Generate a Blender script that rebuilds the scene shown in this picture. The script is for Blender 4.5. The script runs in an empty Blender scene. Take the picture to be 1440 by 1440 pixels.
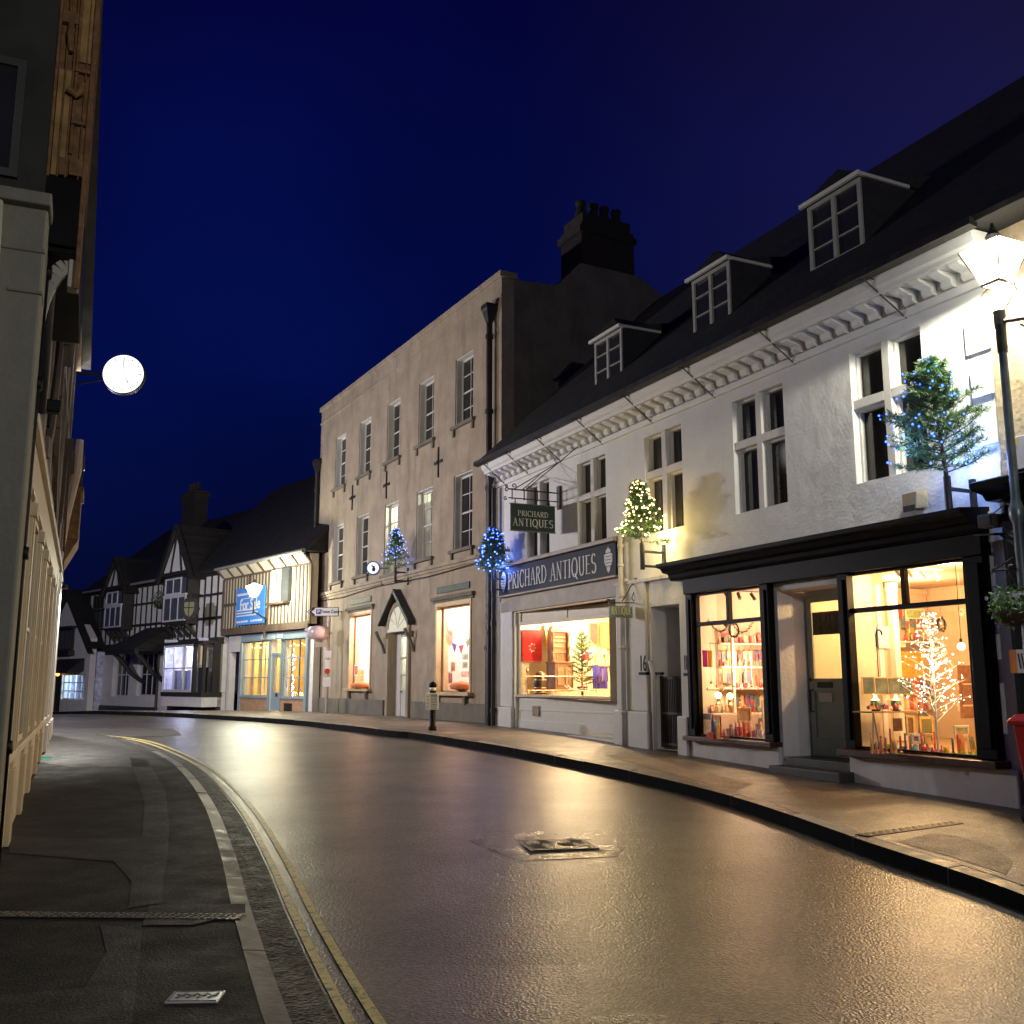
import bpy, math, random
from mathutils import Vector, Matrix
random.seed(7)
SC = bpy.context.scene
COL = SC.collection
PI = math.pi
R = math.radians

# ------------------------------------------------------------------ camera model (also used to measure walls)
FPX = 1400.0
TH = math.atan(240 / FPX)
HC = 1.5
ct, st = math.cos(TH), math.sin(TH)

def ray(px, py):
    x = (px - 720) / FPX
    y = (720 - py) / FPX
    return (x, ct - y * st, st + y * ct)

def hit_z(px, py, z):
    d = ray(px, py)
    t = (z - HC) / d[2]
    return (d[0] * t, d[1] * t, z)

class Fac:
    """a facade frame: local x along the wall (to the right), y into the building, z up"""
    def __init__(S, al, O, left=False):
        a = R(al)
        S.u = (math.sin(a), -math.cos(a)) if not left else (-math.sin(a), math.cos(a))
        S.n = (-S.u[1], S.u[0])
        S.O = (O[0], O[1])
        S.rot = math.atan2(S.u[1], S.u[0])
    def sz(S, px, py, dep=0.0):
        d = ray(px, py)
        n = S.n
        ox, oy = S.O[0] + n[0] * dep, S.O[1] + n[1] * dep
        t = (ox * n[0] + oy * n[1]) / (d[0] * n[0] + d[1] * n[1])
        x, y = d[0] * t, d[1] * t
        return ((x - ox) * S.u[0] + (y - oy) * S.u[1], HC + d[2] * t)
    def w(S, s, dep, z=0.0):
        return Vector((S.O[0] + S.u[0] * s + S.n[0] * dep, S.O[1] + S.u[1] * s + S.n[1] * dep, z))

GP = [(-60, -.6), (0, .06), (6, .06), (10.4, .2), (17.5, .43), (22, .57), (28, .56), (34, .53), (38, .48), (51, -.08), (80, -1.5), (140, -4)]
def gz(Y):
    if Y <= GP[0][0]: return GP[0][1]
    for (a, za), (b, zb) in zip(GP, GP[1:]):
        if a <= Y <= b:
            return za + (zb - za) * (Y - a) / (b - a)
    return GP[-1][1]

# ------------------------------------------------------------------ materials
MATS = {}
def nmat(name):
    m = bpy.data.materials.new(name)
    m.use_nodes = True
    nt = m.node_tree
    for n in list(nt.nodes):
        nt.nodes.remove(n)
    return m, nt

def mat(name, col, rough=.6, bump=0.0, bscale=40, var=.18, vscale=3, metal=0.0, spec=.5, col2=None, bump2=0.0, b2scale=3, detail=6, stretch=None, emit=None, estr=0, rvar=0.0, stain=0.0, staincol=(.05, .045, .035), coat=0):
    if name in MATS: return MATS[name]
    m, nt = nmat(name)
    N, L = nt.nodes, nt.links
    out = N.new('ShaderNodeOutputMaterial')
    b = N.new('ShaderNodeBsdfPrincipled')
    L.new(b.outputs[0], out.inputs[0])
    tc = N.new('ShaderNodeTexCoord')
    mp = N.new('ShaderNodeMapping')
    L.new(tc.outputs['Object'], mp.inputs[0])
    if stretch: mp.inputs['Scale'].default_value = stretch
    n1 = N.new('ShaderNodeTexNoise')
    n1.inputs['Scale'].default_value = vscale
    n1.inputs['Detail'].default_value = detail
    n1.inputs['Roughness'].default_value = .65
    L.new(mp.outputs[0], n1.inputs[0])
    cr = N.new('ShaderNodeValToRGB')
    c2 = col2 or tuple(min(1, c * (1 + var)) for c in col)
    c1 = tuple(c * (1 - var) for c in col)
    cr.color_ramp.elements[0].position = .3
    cr.color_ramp.elements[1].position = .7
    cr.color_ramp.elements[0].color = (*c1, 1)
    cr.color_ramp.elements[1].color = (*c2, 1)
    L.new(n1.outputs['Fac'], cr.inputs[0])
    colout = cr.outputs[0]
    if stain:
        n3 = N.new('ShaderNodeTexNoise')
        n3.inputs['Scale'].default_value = 1.0
        n3.inputs['Detail'].default_value = 8
        n3.inputs['Roughness'].default_value = .72
        m3 = N.new('ShaderNodeMapping')
        m3.inputs['Scale'].default_value = (2.2, 2.2, .45)
        L.new(tc.outputs['Object'], m3.inputs[0]); L.new(m3.outputs[0], n3.inputs[0])
        r3 = N.new('ShaderNodeValToRGB')
        r3.color_ramp.elements[0].position = .5; r3.color_ramp.elements[0].color = (0, 0, 0, 1)
        r3.color_ramp.elements[1].position = .78; r3.color_ramp.elements[1].color = (stain, stain, stain, 1)
        L.new(n3.outputs['Fac'], r3.inputs[0])
        mx = N.new('ShaderNodeMixRGB')
        L.new(r3.outputs[0], mx.inputs[0]); L.new(colout, mx.inputs[1]); mx.inputs[2].default_value = (*staincol, 1)
        colout = mx.outputs[0]
    L.new(colout, b.inputs['Base Color'])
    b.inputs['Roughness'].default_value = rough
    if rvar:
        mr = N.new('ShaderNodeMapRange')
        mr.inputs[1].default_value = .35; mr.inputs[2].default_value = .65
        mr.inputs[3].default_value = max(.02, rough - rvar); mr.inputs[4].default_value = min(1, rough + rvar)
        L.new(n1.outputs['Fac'], mr.inputs[0]); L.new(mr.outputs[0], b.inputs['Roughness'])
    b.inputs['Metallic'].default_value = metal
    b.inputs['Specular IOR Level'].default_value = spec
    if coat:
        b.inputs['Coat Weight'].default_value = coat
        b.inputs['Coat Roughness'].default_value = .15
    if bump:
        n2 = N.new('ShaderNodeTexNoise')
        n2.inputs['Scale'].default_value = bscale
        n2.inputs['Detail'].default_value = 4
        L.new(mp.outputs[0], n2.inputs[0])
        bp = N.new('ShaderNodeBump')
        bp.inputs['Strength'].default_value = 1
        bp.inputs['Distance'].default_value = bump
        L.new(n2.outputs['Fac'], bp.inputs['Height'])
        last = bp
        if bump2:
            n4 = N.new('ShaderNodeTexNoise')
            n4.inputs['Scale'].default_value = b2scale
            n4.inputs['Detail'].default_value = 5
            L.new(mp.outputs[0], n4.inputs[0])
            bp2 = N.new('ShaderNodeBump')
            bp2.inputs['Distance'].default_value = bump2
            L.new(n4.outputs['Fac'], bp2.inputs['Height'])
            L.new(bp.outputs[0], bp2.inputs['Normal'])
            last = bp2
        L.new(last.outputs[0], b.inputs['Normal'])
    if emit:
        b.inputs['Emission Color'].default_value = (*emit, 1)
        b.inputs['Emission Strength'].default_value = estr
    MATS[name] = m
    return m

def emat(name, col, strength):
    if name in MATS: return MATS[name]
    m, nt = nmat(name)
    out = nt.nodes.new('ShaderNodeOutputMaterial')
    e = nt.nodes.new('ShaderNodeEmission')
    e.inputs[0].default_value = (*col, 1)
    e.inputs[1].default_value = strength
    nt.links.new(e.outputs[0], out.inputs[0])
    MATS[name] = m
    return m

def glowglass(name, col, strength, tr=.85):
    """diffusing lit glass: lets the lamp inside shine out and glows itself"""
    m, nt = nmat(name)
    out = nt.nodes.new('ShaderNodeOutputMaterial')
    e = nt.nodes.new('ShaderNodeEmission'); t = nt.nodes.new('ShaderNodeBsdfTransparent'); a = nt.nodes.new('ShaderNodeAddShader')
    e.inputs[0].default_value = (*col, 1); e.inputs[1].default_value = strength; t.inputs[0].default_value = (tr, tr, tr, 1)
    nt.links.new(e.outputs[0], a.inputs[0]); nt.links.new(t.outputs[0], a.inputs[1]); nt.links.new(a.outputs[0], out.inputs[0])
    return m

def glassmat(name, tint=(1, 1, 1), base=.05, rough=.01):
    if name in MATS: return MATS[name]
    m, nt = nmat(name)
    N, L = nt.nodes, nt.links
    out = N.new('ShaderNodeOutputMaterial')
    tr = N.new('ShaderNodeBsdfTransparent'); tr.inputs[0].default_value = (*tint, 1)
    gl = N.new('ShaderNodeBsdfGlossy'); gl.inputs['Roughness'].default_value = rough
    fr = N.new('ShaderNodeLayerWeight'); fr.inputs[0].default_value = .5
    pw = N.new('ShaderNodeMath'); pw.operation = 'POWER'; pw.inputs[1].default_value = 5
    L.new(fr.outputs['Facing'], pw.inputs[0])
    mp = N.new('ShaderNodeMapRange')
    mp.inputs[3].default_value = base
    mp.inputs[4].default_value = 1
    L.new(pw.outputs[0], mp.inputs[0])
    mx = N.new('ShaderNodeMixShader')
    L.new(mp.outputs[0], mx.inputs[0]); L.new(tr.outputs[0], mx.inputs[1]); L.new(gl.outputs[0], mx.inputs[2])
    L.new(mx.outputs[0], out.inputs[0])
    MATS[name] = m
    return m

# ------------------------------------------------------------------ mesh builder
class MB:
    def __init__(s):
        s.v = []; s.f = []; s.m = []
    def add(s, vs, fs, m=0):
        o = len(s.v)
        s.v += [tuple(v) for v in vs]
        s.f += [tuple(i + o for i in f) for f in fs]
        s.m += [m] * len(fs)
        return s
    def box(s, x0, x1, y0, y1, z0, z1, m=0):
        if x0 > x1: x0, x1 = x1, x0
        if y0 > y1: y0, y1 = y1, y0
        if z0 > z1: z0, z1 = z1, z0
        vs = [(x0, y0, z0), (x1, y0, z0), (x1, y1, z0), (x0, y1, z0), (x0, y0, z1), (x1, y0, z1), (x1, y1, z1), (x0, y1, z1)]
        return s.add(vs, [(0, 3, 2, 1), (4, 5, 6, 7), (0, 1, 5, 4), (1, 2, 6, 5), (2, 3, 7, 6), (3, 0, 4, 7)], m)
    def quad(s, a, b, c, d, m=0):
        return s.add([a, b, c, d], [(0, 1, 2, 3)], m)
    def py(s, pts, y0, y1, m=0):
        """polygon in x,z pushed along y"""
        n = len(pts)
        vs = [(x, y0, z) for x, z in pts] + [(x, y1, z) for x, z in pts]
        fs = [tuple(range(n)), tuple(range(2 * n - 1, n - 1, -1))]
        fs += [(i, i + n, (i + 1) % n + n, (i + 1) % n) for i in range(n)]
        return s.add(vs, fs, m)
    def px(s, pts, x0, x1, m=0):
        """polygon in y,z pushed along x"""
        n = len(pts)
        vs = [(x0, y, z) for y, z in pts] + [(x1, y, z) for y, z in pts]
        fs = [tuple(range(n - 1, -1, -1)), tuple(range(n, 2 * n))]
        fs += [(i, (i + 1) % n, (i + 1) % n + n, i + n) for i in range(n)]
        return s.add(vs, fs, m)
    def pz(s, pts, z0, z1, m=0):
        n = len(pts)
        vs = [(x, y, z0) for x, y in pts] + [(x, y, z1) for x, y in pts]
        fs = [tuple(range(n - 1, -1, -1)), tuple(range(n, 2 * n))]
        fs += [(i, (i + 1) % n, (i + 1) % n + n, i + n) for i in range(n)]
        return s.add(vs, fs, m)
    def tube(s, pts, r, n=8, m=0, cap=True):
        pts = [Vector(p) for p in pts]
        rs = r if isinstance(r, (list, tuple)) else [r] * len(pts)
        o = len(s.v)
        prev = None
        for i, p in enumerate(pts):
            if i == 0: t = pts[1] - p
            elif i == len(pts) - 1: t = p - pts[i - 1]
            else: t = (pts[i + 1] - pts[i - 1])
            t.normalize()
            if prev is None:
                a = Vector((0, 0, 1)) if abs(t.z) < .9 else Vector((1, 0, 0))
                e1 = t.cross(a).normalized()
            else:
                e1 = (prev - t * prev.dot(t))
                e1 = e1.normalized() if e1.length > 1e-6 else t.orthogonal().normalized()
            prev = e1
            e2 = t.cross(e1)
            for k in range(n):
                a = 2 * PI * k / n
                q = p + (e1 * math.cos(a) + e2 * math.sin(a)) * rs[i]
                s.v.append(tuple(q))
        for i in range(len(pts) - 1):
            for k in range(n):
                a, b = o + i * n + k, o + i * n + (k + 1) % n
                s.f.append((a, b, b + n, a + n)); s.m.append(m)
        if cap:
            s.f.append(tuple(o + k for k in range(n - 1, -1, -1))); s.m.append(m)
            e = o + (len(pts) - 1) * n
            s.f.append(tuple(e + k for k in range(n))); s.m.append(m)
        return s
    def bar(s, a, b, w, h, m=0, up=(0, 0, 1)):
        a, b = Vector(a), Vector(b)
        t = (b - a).normalized()
        u = Vector(up)
        if abs(t.dot(u)) > .99: u = Vector((0, 1, 0))
        e1 = t.cross(u).normalized() * (w / 2)
        e2 = e1.cross(t).normalized() * (h / 2)
        vs = [a - e1 - e2, a + e1 - e2, a + e1 + e2, a - e1 + e2, b - e1 - e2, b + e1 - e2, b + e1 + e2, b - e1 + e2]
        return s.add(vs, [(0, 1, 2, 3), (7, 6, 5, 4), (0, 4, 5, 1), (1, 5, 6, 2), (2, 6, 7, 3), (3, 7, 4, 0)], m)
    def lathe(s, prof, n=16, c=(0, 0, 0), m=0, ph=0):
        o = len(s.v)
        for r, z in prof:
            for k in range(n):
                a = 2 * PI * k / n + ph
                s.v.append((c[0] + r * math.cos(a), c[1] + r * math.sin(a), c[2] + z))
        for i in range(len(prof) - 1):
            for k in range(n):
                a, b = o + i * n + k, o + i * n + (k + 1) % n
                s.f.append((a, b, b + n, a + n)); s.m.append(m)
        s.f.append(tuple(o + k for k in range(n - 1, -1, -1))); s.m.append(m)
        e = o + (len(prof) - 1) * n
        s.f.append(tuple(e + k for k in range(n))); s.m.append(m)
        return s
    def sph(s, c, r, n=8, m=0, sz=1.0):
        k = max(3, n // 2)
        prof = [(r * math.sin(PI * i / k) + 1e-5, -r * sz * math.cos(PI * i / k)) for i in range(k + 1)]
        return s.lathe(prof, n, c, m)
    def octa(s, c, r, m=0):
        x, y, z = c
        vs = [(x + r, y, z), (x - r, y, z), (x, y + r, z), (x, y - r, z), (x, y, z + r), (x, y, z - r)]
        return s.add(vs, [(0, 2, 4), (2, 1, 4), (1, 3, 4), (3, 0, 4), (2, 0, 5), (1, 2, 5), (3, 1, 5), (0, 3, 5)], m)
    def build(s, name, mats, parent=None, bevel=0, smooth=False, loc=None, rz=0):
        me = bpy.data.meshes.new(name)
        me.from_pydata(s.v, [], s.f)
        if not isinstance(mats, (list, tuple)): mats = [mats]
        for m in mats: me.materials.append(m)
        for p, k in zip(me.polygons, s.m):
            p.material_index = min(k, len(mats) - 1)
            if smooth: p.use_smooth = True
        me.update()
        o = bpy.data.objects.new(name, me)
        COL.objects.link(o)
        if parent: o.parent = parent
        if loc is not None: o.location = loc
        o.rotation_euler.z = rz
        if bevel:
            b = o.modifiers.new('bevel', 'BEVEL')
            b.width = bevel; b.segments = 2; b.limit_method = 'ANGLE'; b.angle_limit = R(40)
        return o

def tag(o, label=None, cat=None, group=None, kind=None):
    if label: o['label'] = label
    if cat: o['category'] = cat
    if group: o['group'] = group
    if kind: o['kind'] = kind
    return o

def empty(name, loc, rz=0, label=None, cat=None, group=None):
    o = bpy.data.objects.new(name, None)
    COL.objects.link(o)
    o.empty_display_size = .1
    o.location = loc
    o.rotation_euler.z = rz
    return tag(o, label, cat, group)

def fempty(F, name, s, dep, z, label, cat, group=None, yaw=0):
    return empty(name, F.w(s, dep, z), F.rot + yaw, label, cat, group)

def copy_tree(o, parent=None):
    c = o.copy()
    COL.objects.link(c)
    if parent: c.parent = parent
    for ch in list(o.children):
        copy_tree(ch, c)
    return c

def point(name, loc, power, col, radius=.05, parent=None):
    l = bpy.data.lights.new(name, 'POINT')
    l.energy = power; l.color = col; l.shadow_soft_size = radius
    o = bpy.data.objects.new(name, l)
    COL.objects.link(o)
    o.location = loc
    if parent: o.parent = parent
    return o

def spot(name, loc, tgt, power, col, ang=80, radius=.04, blend=.5):
    l = bpy.data.lights.new(name, 'SPOT')
    l.energy = power; l.color = col; l.shadow_soft_size = radius
    l.spot_size = R(ang); l.spot_blend = blend
    o = bpy.data.objects.new(name, l)
    COL.objects.link(o)
    o.location = loc
    o.rotation_euler = (Vector(tgt) - Vector(loc)).to_track_quat('-Z', 'Y').to_euler()
    return o

def wall_holes(mb, x0, x1, z0, z1, holes, y0=0.0, y1=.3, m=0, mr=None):
    """a wall slab y0..y1 with rectangular openings (x0,x1,z0,z1) and their reveals"""
    xs = sorted({x0, x1, *[h[0] for h in holes], *[h[1] for h in holes]})
    zs = sorted({z0, z1, *[h[2] for h in holes], *[h[3] for h in holes]})
    xs = [x for x in xs if x0 <= x <= x1]; zs = [z for z in zs if z0 <= z <= z1]
    def inh(x, z): return any(h[0] < x < h[1] and h[2] < z < h[3] for h in holes)
    for a, b in zip(xs, xs[1:]):
        for c, d in zip(zs, zs[1:]):
            if b - a < 1e-6 or d - c < 1e-6 or inh((a + b) / 2, (c + d) / 2): continue
            mb.quad((a, y0, c), (b, y0, c), (b, y0, d), (a, y0, d), m)
            mb.quad((b, y1, c), (a, y1, c), (a, y1, d), (b, y1, d), m)
    mr = m if mr is None else mr
    for a, b, c, d in holes:
        a, b, c, d = max(a, x0), min(b, x1), max(c, z0), min(d, z1)
        mb.quad((a, y0, c), (a, y0, d), (a, y1, d), (a, y1, c), mr)
        mb.quad((b, y0, d), (b, y0, c), (b, y1, c), (b, y1, d), mr)
        mb.quad((a, y0, d), (b, y0, d), (b, y1, d), (a, y1, d), mr)
        mb.quad((b, y0, c), (a, y0, c), (a, y1, c), (b, y1, c), mr)
    mb.quad((x0, y0, z1), (x1, y0, z1), (x1, y1, z1), (x0, y1, z1), m)
    mb.quad((x0, y1, z0), (x0, y0, z0), (x0, y0, z1), (x0, y1, z1), m)
    mb.quad((x1, y0, z0), (x1, y1, z0), (x1, y1, z1), (x1, y0, z1), m)
    return mb

def grid_window(mb, x0, x1, z0, z1, y, nx, nz, fw=.05, gw=.022, dy=.05, m=0, mid=None):
    """frame + glazing bars; mid = extra thick rail at that z"""
    mb.box(x0, x0 + fw, y, y + dy, z0, z1, m); mb.box(x1 - fw, x1, y, y + dy, z0, z1, m)
    mb.box(x0 + fw, x1 - fw, y, y + dy, z0, z0 + fw, m); mb.box(x0 + fw, x1 - fw, y, y + dy, z1 - fw, z1, m)
    for i in range(1, nx):
        x = x0 + (x1 - x0) * i / nx
        mb.box(x - gw / 2, x + gw / 2, y + .004, y + dy - .004, z0 + fw, z1 - fw, m)
    for i in range(1, nz):
        z = z0 + (z1 - z0) * i / nz
        g = gw
        if mid and abs(i - nz / 2) < .1: g = .045
        mb.box(x0 + fw, x1 - fw, y + .008, y + dy - .008, z - g / 2, z + g / 2, m)
    return mb

def pane(parent, x0, x1, z0, z1, y, m):
    p = MB(); p.box(x0, x1, y, y + .006, z0, z1)
    return p.build('pane', m, parent)

# ---- serif stroke lettering (thick uprights, thin cross strokes)
def _arc(cx, cz, rx, rz, a0, a1, n=12):
    return [(cx + rx * math.cos(R(a0 + (a1 - a0) * i / n)), cz + rz * math.sin(R(a0 + (a1 - a0) * i / n))) for i in range(n + 1)]
GL = {
 'P': (.62, [[(.14, 0), (.14, 1)], [(.14, .97), (.3, .97)] + _arc(.3, .73, .27, .24, 90, -90) + [(.14, .49)]], [(.14, 0), (.14, 1)]),
 'R': (.7, [[(.14, 0), (.14, 1)], [(.14, .97), (.3, .97)] + _arc(.3, .75, .25, .22, 90, -90) + [(.14, .53)], [(.3, .53), (.64, 0)]], [(.14, 0), (.64, 0)]),
 'I': (.28, [[(.14, 0), (.14, 1)]], [(.14, 0), (.14, 1)]),
 'C': (.74, [_arc(.42, .5, .34, .5, 40, 320, 20)], []),
 'H': (.78, [[(.14, 0), (.14, 1)], [(.64, 0), (.64, 1)], [(.14, .52), (.64, .52)]], [(.14, 0), (.14, 1), (.64, 0), (.64, 1)]),
 'A': (.74, [[(.37, 1), (.08, 0)], [(.37, 1), (.66, 0)], [(.18, .34), (.56, .34)]], [(.08, 0), (.66, 0)]),
 'D': (.78, [[(.14, 0), (.14, 1)], [(.14, .97), (.28, .97)] + _arc(.28, .5, .42, .47, 90, -90, 18) + [(.14, .03)]], [(.14, 0), (.14, 1)]),
 'N': (.8, [[(.14, 0), (.14, 1)], [(.14, 1), (.66, 0)], [(.66, 0), (.66, 1)]], [(.14, 0), (.66, 1)]),
 'T': (.68, [[(.34, 0), (.34, 1)], [(.04, .97), (.64, .97)]], [(.34, 0)]),
 'Q': (.84, [_arc(.42, .5, .34, .5, 0, 360, 26), [(.44, .16), (.62, -.04), (.82, -.16)]], []),
 'U': (.78, [[(.14, 1), (.14, .3)] + _arc(.39, .3, .25, .3, 180, 360, 14) + [(.64, 1)]], [(.14, 1), (.64, 1)]),
 'E': (.62, [[(.14, 0), (.14, 1)], [(.14, .97), (.56, .97)], [(.14, .52), (.46, .52)], [(.14, .03), (.58, .03)]], [(.14, 0), (.14, 1)]),
 'S': (.6, [_arc(.3, .74, .22, .25, 30, 250, 12) + [(.33, .52)] + _arc(.3, .26, .23, .26, 65, -150, 12)], []),
}
def serif_text(txt, h, xs=1.0, t1=.13, t2=.05, depth=.008):
    """mesh lettering standing in the x,z plane facing -y; returns (MB, width)"""
    mb = MB(); x = 0; k = 0
    for ch in txt:
        if ch == ' ':
            x += .45 * h * xs; continue
        w, strokes, serifs = GL[ch]
        for st_ in strokes:
            P = [Vector((x + a * h * xs, 0, b * h)) for a, b in st_]
            n = len(P); L_, R_ = [], []
            closed = (P[0] - P[-1]).length < 1e-4
            for i in range(n):
                if closed:
                    t = P[(i + 1) % (n - 1)] - P[(i - 1) % (n - 1)]
                else:
                    t = P[min(i + 1, n - 1)] - P[max(i - 1, 0)]
                t.normalize()
                th = (t2 + (t1 - t2) * abs(t.z)) * h
                if ch == 'N' and st_[0][0] == st_[1][0]: th = t2 * h * 1.2
                if ch == 'A' and st_[0] == (.37, 1) and st_[1][0] < .37: th = t2 * h * 1.2
                nn = Vector((-t.z, 0, t.x)) * th / 2
                L_.append(P[i] + nn); R_.append(P[i] - nn)
            yo = -depth - .0004 * (k % 7); k += 1
            for i in range(n - 1):
                mb.add([(L_[i].x, yo, L_[i].z), (R_[i].x, yo, R_[i].z), (R_[i + 1].x, yo, R_[i + 1].z), (L_[i + 1].x, yo, L_[i + 1].z),
                        (L_[i].x, 0, L_[i].z), (R_[i].x, 0, R_[i].z), (R_[i + 1].x, 0, R_[i + 1].z), (L_[i + 1].x, 0, L_[i + 1].z)],
                       [(0, 1, 2, 3), (0, 4, 5, 1), (2, 6, 7, 3), (1, 5, 6, 2), (0, 3, 7, 4)])
        for a, b in serifs:
            sx = x + a * h * xs; sz_ = b * h
            yo = -depth - .004 - .0004 * (k % 7); k += 1
            z0 = sz_ if b < .5 else sz_ - t2 * h
            mb.box(sx - .11 * h * xs - .02 * h, sx + .11 * h * xs + .02 * h, yo, 0, z0, z0 + t2 * h)
        x += (w + .1) * h * xs
    return mb, x

def text(s, size, parent, loc, m, align='CENTER', sx=1.0, extrude=.002, rot=(PI / 2, 0, 0), name='lettering', bold=0.0):
    cu = bpy.data.curves.new(name, 'FONT')
    cu.body = s; cu.size = size; cu.extrude = extrude; cu.align_x = align; cu.align_y = 'CENTER'
    cu.offset = bold
    cu.materials.append(m)
    o = bpy.data.objects.new(name, cu)
    COL.objects.link(o)
    bpy.context.view_layer.update()
    me = bpy.data.meshes.new_from_object(o.evaluated_get(bpy.context.evaluated_depsgraph_get()))
    bpy.data.objects.remove(o)
    mm = Matrix.Diagonal((sx, 1, 1, 1)); me.transform(mm)
    me.materials.clear(); me.materials.append(m)
    o = bpy.data.objects.new(name, me)
    COL.objects.link(o)
    o.parent = parent; o.location = loc; o.rotation_euler = rot
    return o

ORD = ['first', 'second', 'third', 'fourth', 'fifth', 'sixth', 'seventh', 'eighth', 'ninth', 'tenth', 'eleventh', 'twelfth',
       'thirteenth', 'fourteenth', 'fifteenth', 'sixteenth', 'seventeenth', 'eighteenth', 'nineteenth', 'twentieth']

# ------------------------------------------------------------------ palette
M = dict(
 render=mat('white_render', (.78, .775, .76), .75, .006, 26, .05, 2, bump2=.022, b2scale=3.2, stain=.3, staincol=(.5, .48, .45)),
 render_smooth=mat('white_pier_paint', (.68, .66, .63), .6, .002, 30, .07, 3, bump2=.008, b2scale=3, stain=.4, staincol=(.34, .32, .29)),
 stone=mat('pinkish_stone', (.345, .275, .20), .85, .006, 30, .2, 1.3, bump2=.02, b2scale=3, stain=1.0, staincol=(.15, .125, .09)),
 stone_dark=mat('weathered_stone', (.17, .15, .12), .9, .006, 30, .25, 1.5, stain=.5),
 quoin=mat('quoin_paint', (.78, .775, .75), .7, .003, 24, .05, 3, bump2=.006),
 cream=mat('cream_paint', (.66, .58, .42), .45, .001, 20, .06, 4, stain=.25, staincol=(.35, .3, .22)),
 offwhite=mat('off_white_paint', (.70, .69, .64), .4, .001, 20, .05, 4),
 black=mat('black_gloss_paint', (.004, .004, .0045), .5, .0006, 30, .2, 5, spec=.12),
 iron=mat('black_iron', (.015, .014, .013), .5, .001, 60, .3, 8, rvar=.12),
 roof=None,
 slate=mat('slate', (.03, .03, .033), .6, .004, 20, .3, 5),
 brickdark=mat('sooty_brick', (.03, .022, .018), .9, .01, 16, .35, 4),
 dglass=mat('dark_window_glass', (.028, .027, .024), .06, 0, 10, .2, 1, spec=.6),
 glass=glassmat('clear_glass'),
 sage=mat('sage_green_paint', (.42, .49, .43), .4, .001, 20, .06, 4),
 bluegrey=mat('blue_grey_paint', (.25, .32, .36), .45, .001, 20, .08, 4),
 timber=mat('black_timber', (.02, .018, .016), .6, .004, 18, .4, 5, stretch=(1, 1, .2)),
 brown_timber=mat('brown_timber', (.12, .085, .06), .65, .006, 18, .3, 5, stretch=(1, 1, .2)),
 panel=mat('limewashed_panel', (.66, .63, .6), .8, .004, 14, .08, 3, stain=.3, staincol=(.4, .37, .32)),
 creampanel=mat('cream_panel', (.62, .56, .42), .8, .004, 14, .1, 3, stain=.3, staincol=(.35, .3, .2)),
 darkpaint=mat('dark_green_sign_paint', (.03, .045, .045), .6, .0006, 30, .12, 5, spec=.2),
 navy=mat('navy_sign_paint', (.012, .016, .028), .6, .0006, 30, .12, 5, spec=.2),
 letter=mat('pale_grey_letter_paint', (.5, .5, .47), .5, 0),
 white=mat('white_enamel', (.78, .78, .76), .35, 0, var=.03),
 brass=mat('brass', (.75, .5, .2), .28, 0, metal=1.0, var=.1),
 copper=mat('worn_copper_steel', (.22, .15, .13), .4, .001, 40, .35, 6, metal=.5),
 carved=mat('carved_oak', (.24, .12, .06), .45, .006, 30, .35, 9),
 gold=mat('gilt_picture', (.6, .38, .1), .45, .004, 30, .4, 9),
 needle=mat('fir_needles', (.07, .16, .06), .5, 0, var=.4, vscale=9, col2=(.2, .38, .15)),
 bark=mat('fir_bark', (.09, .055, .035), .85, .004, 30),
 red=mat('red_plastic', (.42, .015, .012), .35, .0006, 30, .1, 3),
 rubber=mat('black_rubber', (.015, .015, .015), .7),
)

def roofmat():
    m, nt = nmat('tiled_roof'); N, L = nt.nodes, nt.links
    out = N.new('ShaderNodeOutputMaterial'); b = N.new('ShaderNodeBsdfPrincipled'); L.new(b.outputs[0], out.inputs[0])
    tc = N.new('ShaderNodeTexCoord'); sp = N.new('ShaderNodeSeparateXYZ'); cb = N.new('ShaderNodeCombineXYZ')
    L.new(tc.outputs['Object'], sp.inputs[0]); L.new(sp.outputs['X'], cb.inputs['X']); L.new(sp.outputs['Z'], cb.inputs['Y'])
    br = N.new('ShaderNodeTexBrick'); L.new(cb.outputs[0], br.inputs[0])
    br.inputs['Scale'].default_value = 1; br.inputs['Brick Width'].default_value = .2; br.inputs['Row Height'].default_value = .085; br.inputs['Mortar Size'].default_value = .006
    br.inputs['Color1'].default_value = (.013, .012, .011, 1); br.inputs['Color2'].default_value = (.03, .025, .02, 1); br.inputs['Mortar'].default_value = (.003, .003, .003, 1)
    n = N.new('ShaderNodeTexNoise'); n.inputs['Scale'].default_value = 1.6; n.inputs['Detail'].default_value = 6; L.new(tc.outputs['Object'], n.inputs[0])
    mx = N.new('ShaderNodeMixRGB'); mx.blend_type = 'MULTIPLY'; mx.inputs[0].default_value = .8; L.new(br.outputs['Color'], mx.inputs[1]); L.new(n.outputs['Fac'], mx.inputs[2])
    L.new(mx.outputs[0], b.inputs['Base Color']); b.inputs['Roughness'].default_value = .75
    bp = N.new('ShaderNodeBump'); bp.inputs['Distance'].default_value = .02; bp.invert = True; L.new(br.outputs['Fac'], bp.inputs['Height'])
    b2 = N.new('ShaderNodeBump'); b2.inputs['Distance'].default_value = .05; L.new(n.outputs['Fac'], b2.inputs['Height']); L.new(bp.outputs[0], b2.inputs['Normal'])
    L.new(b2.outputs[0], b.inputs['Normal']); return m
M['roof'] = roofmat()
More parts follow.
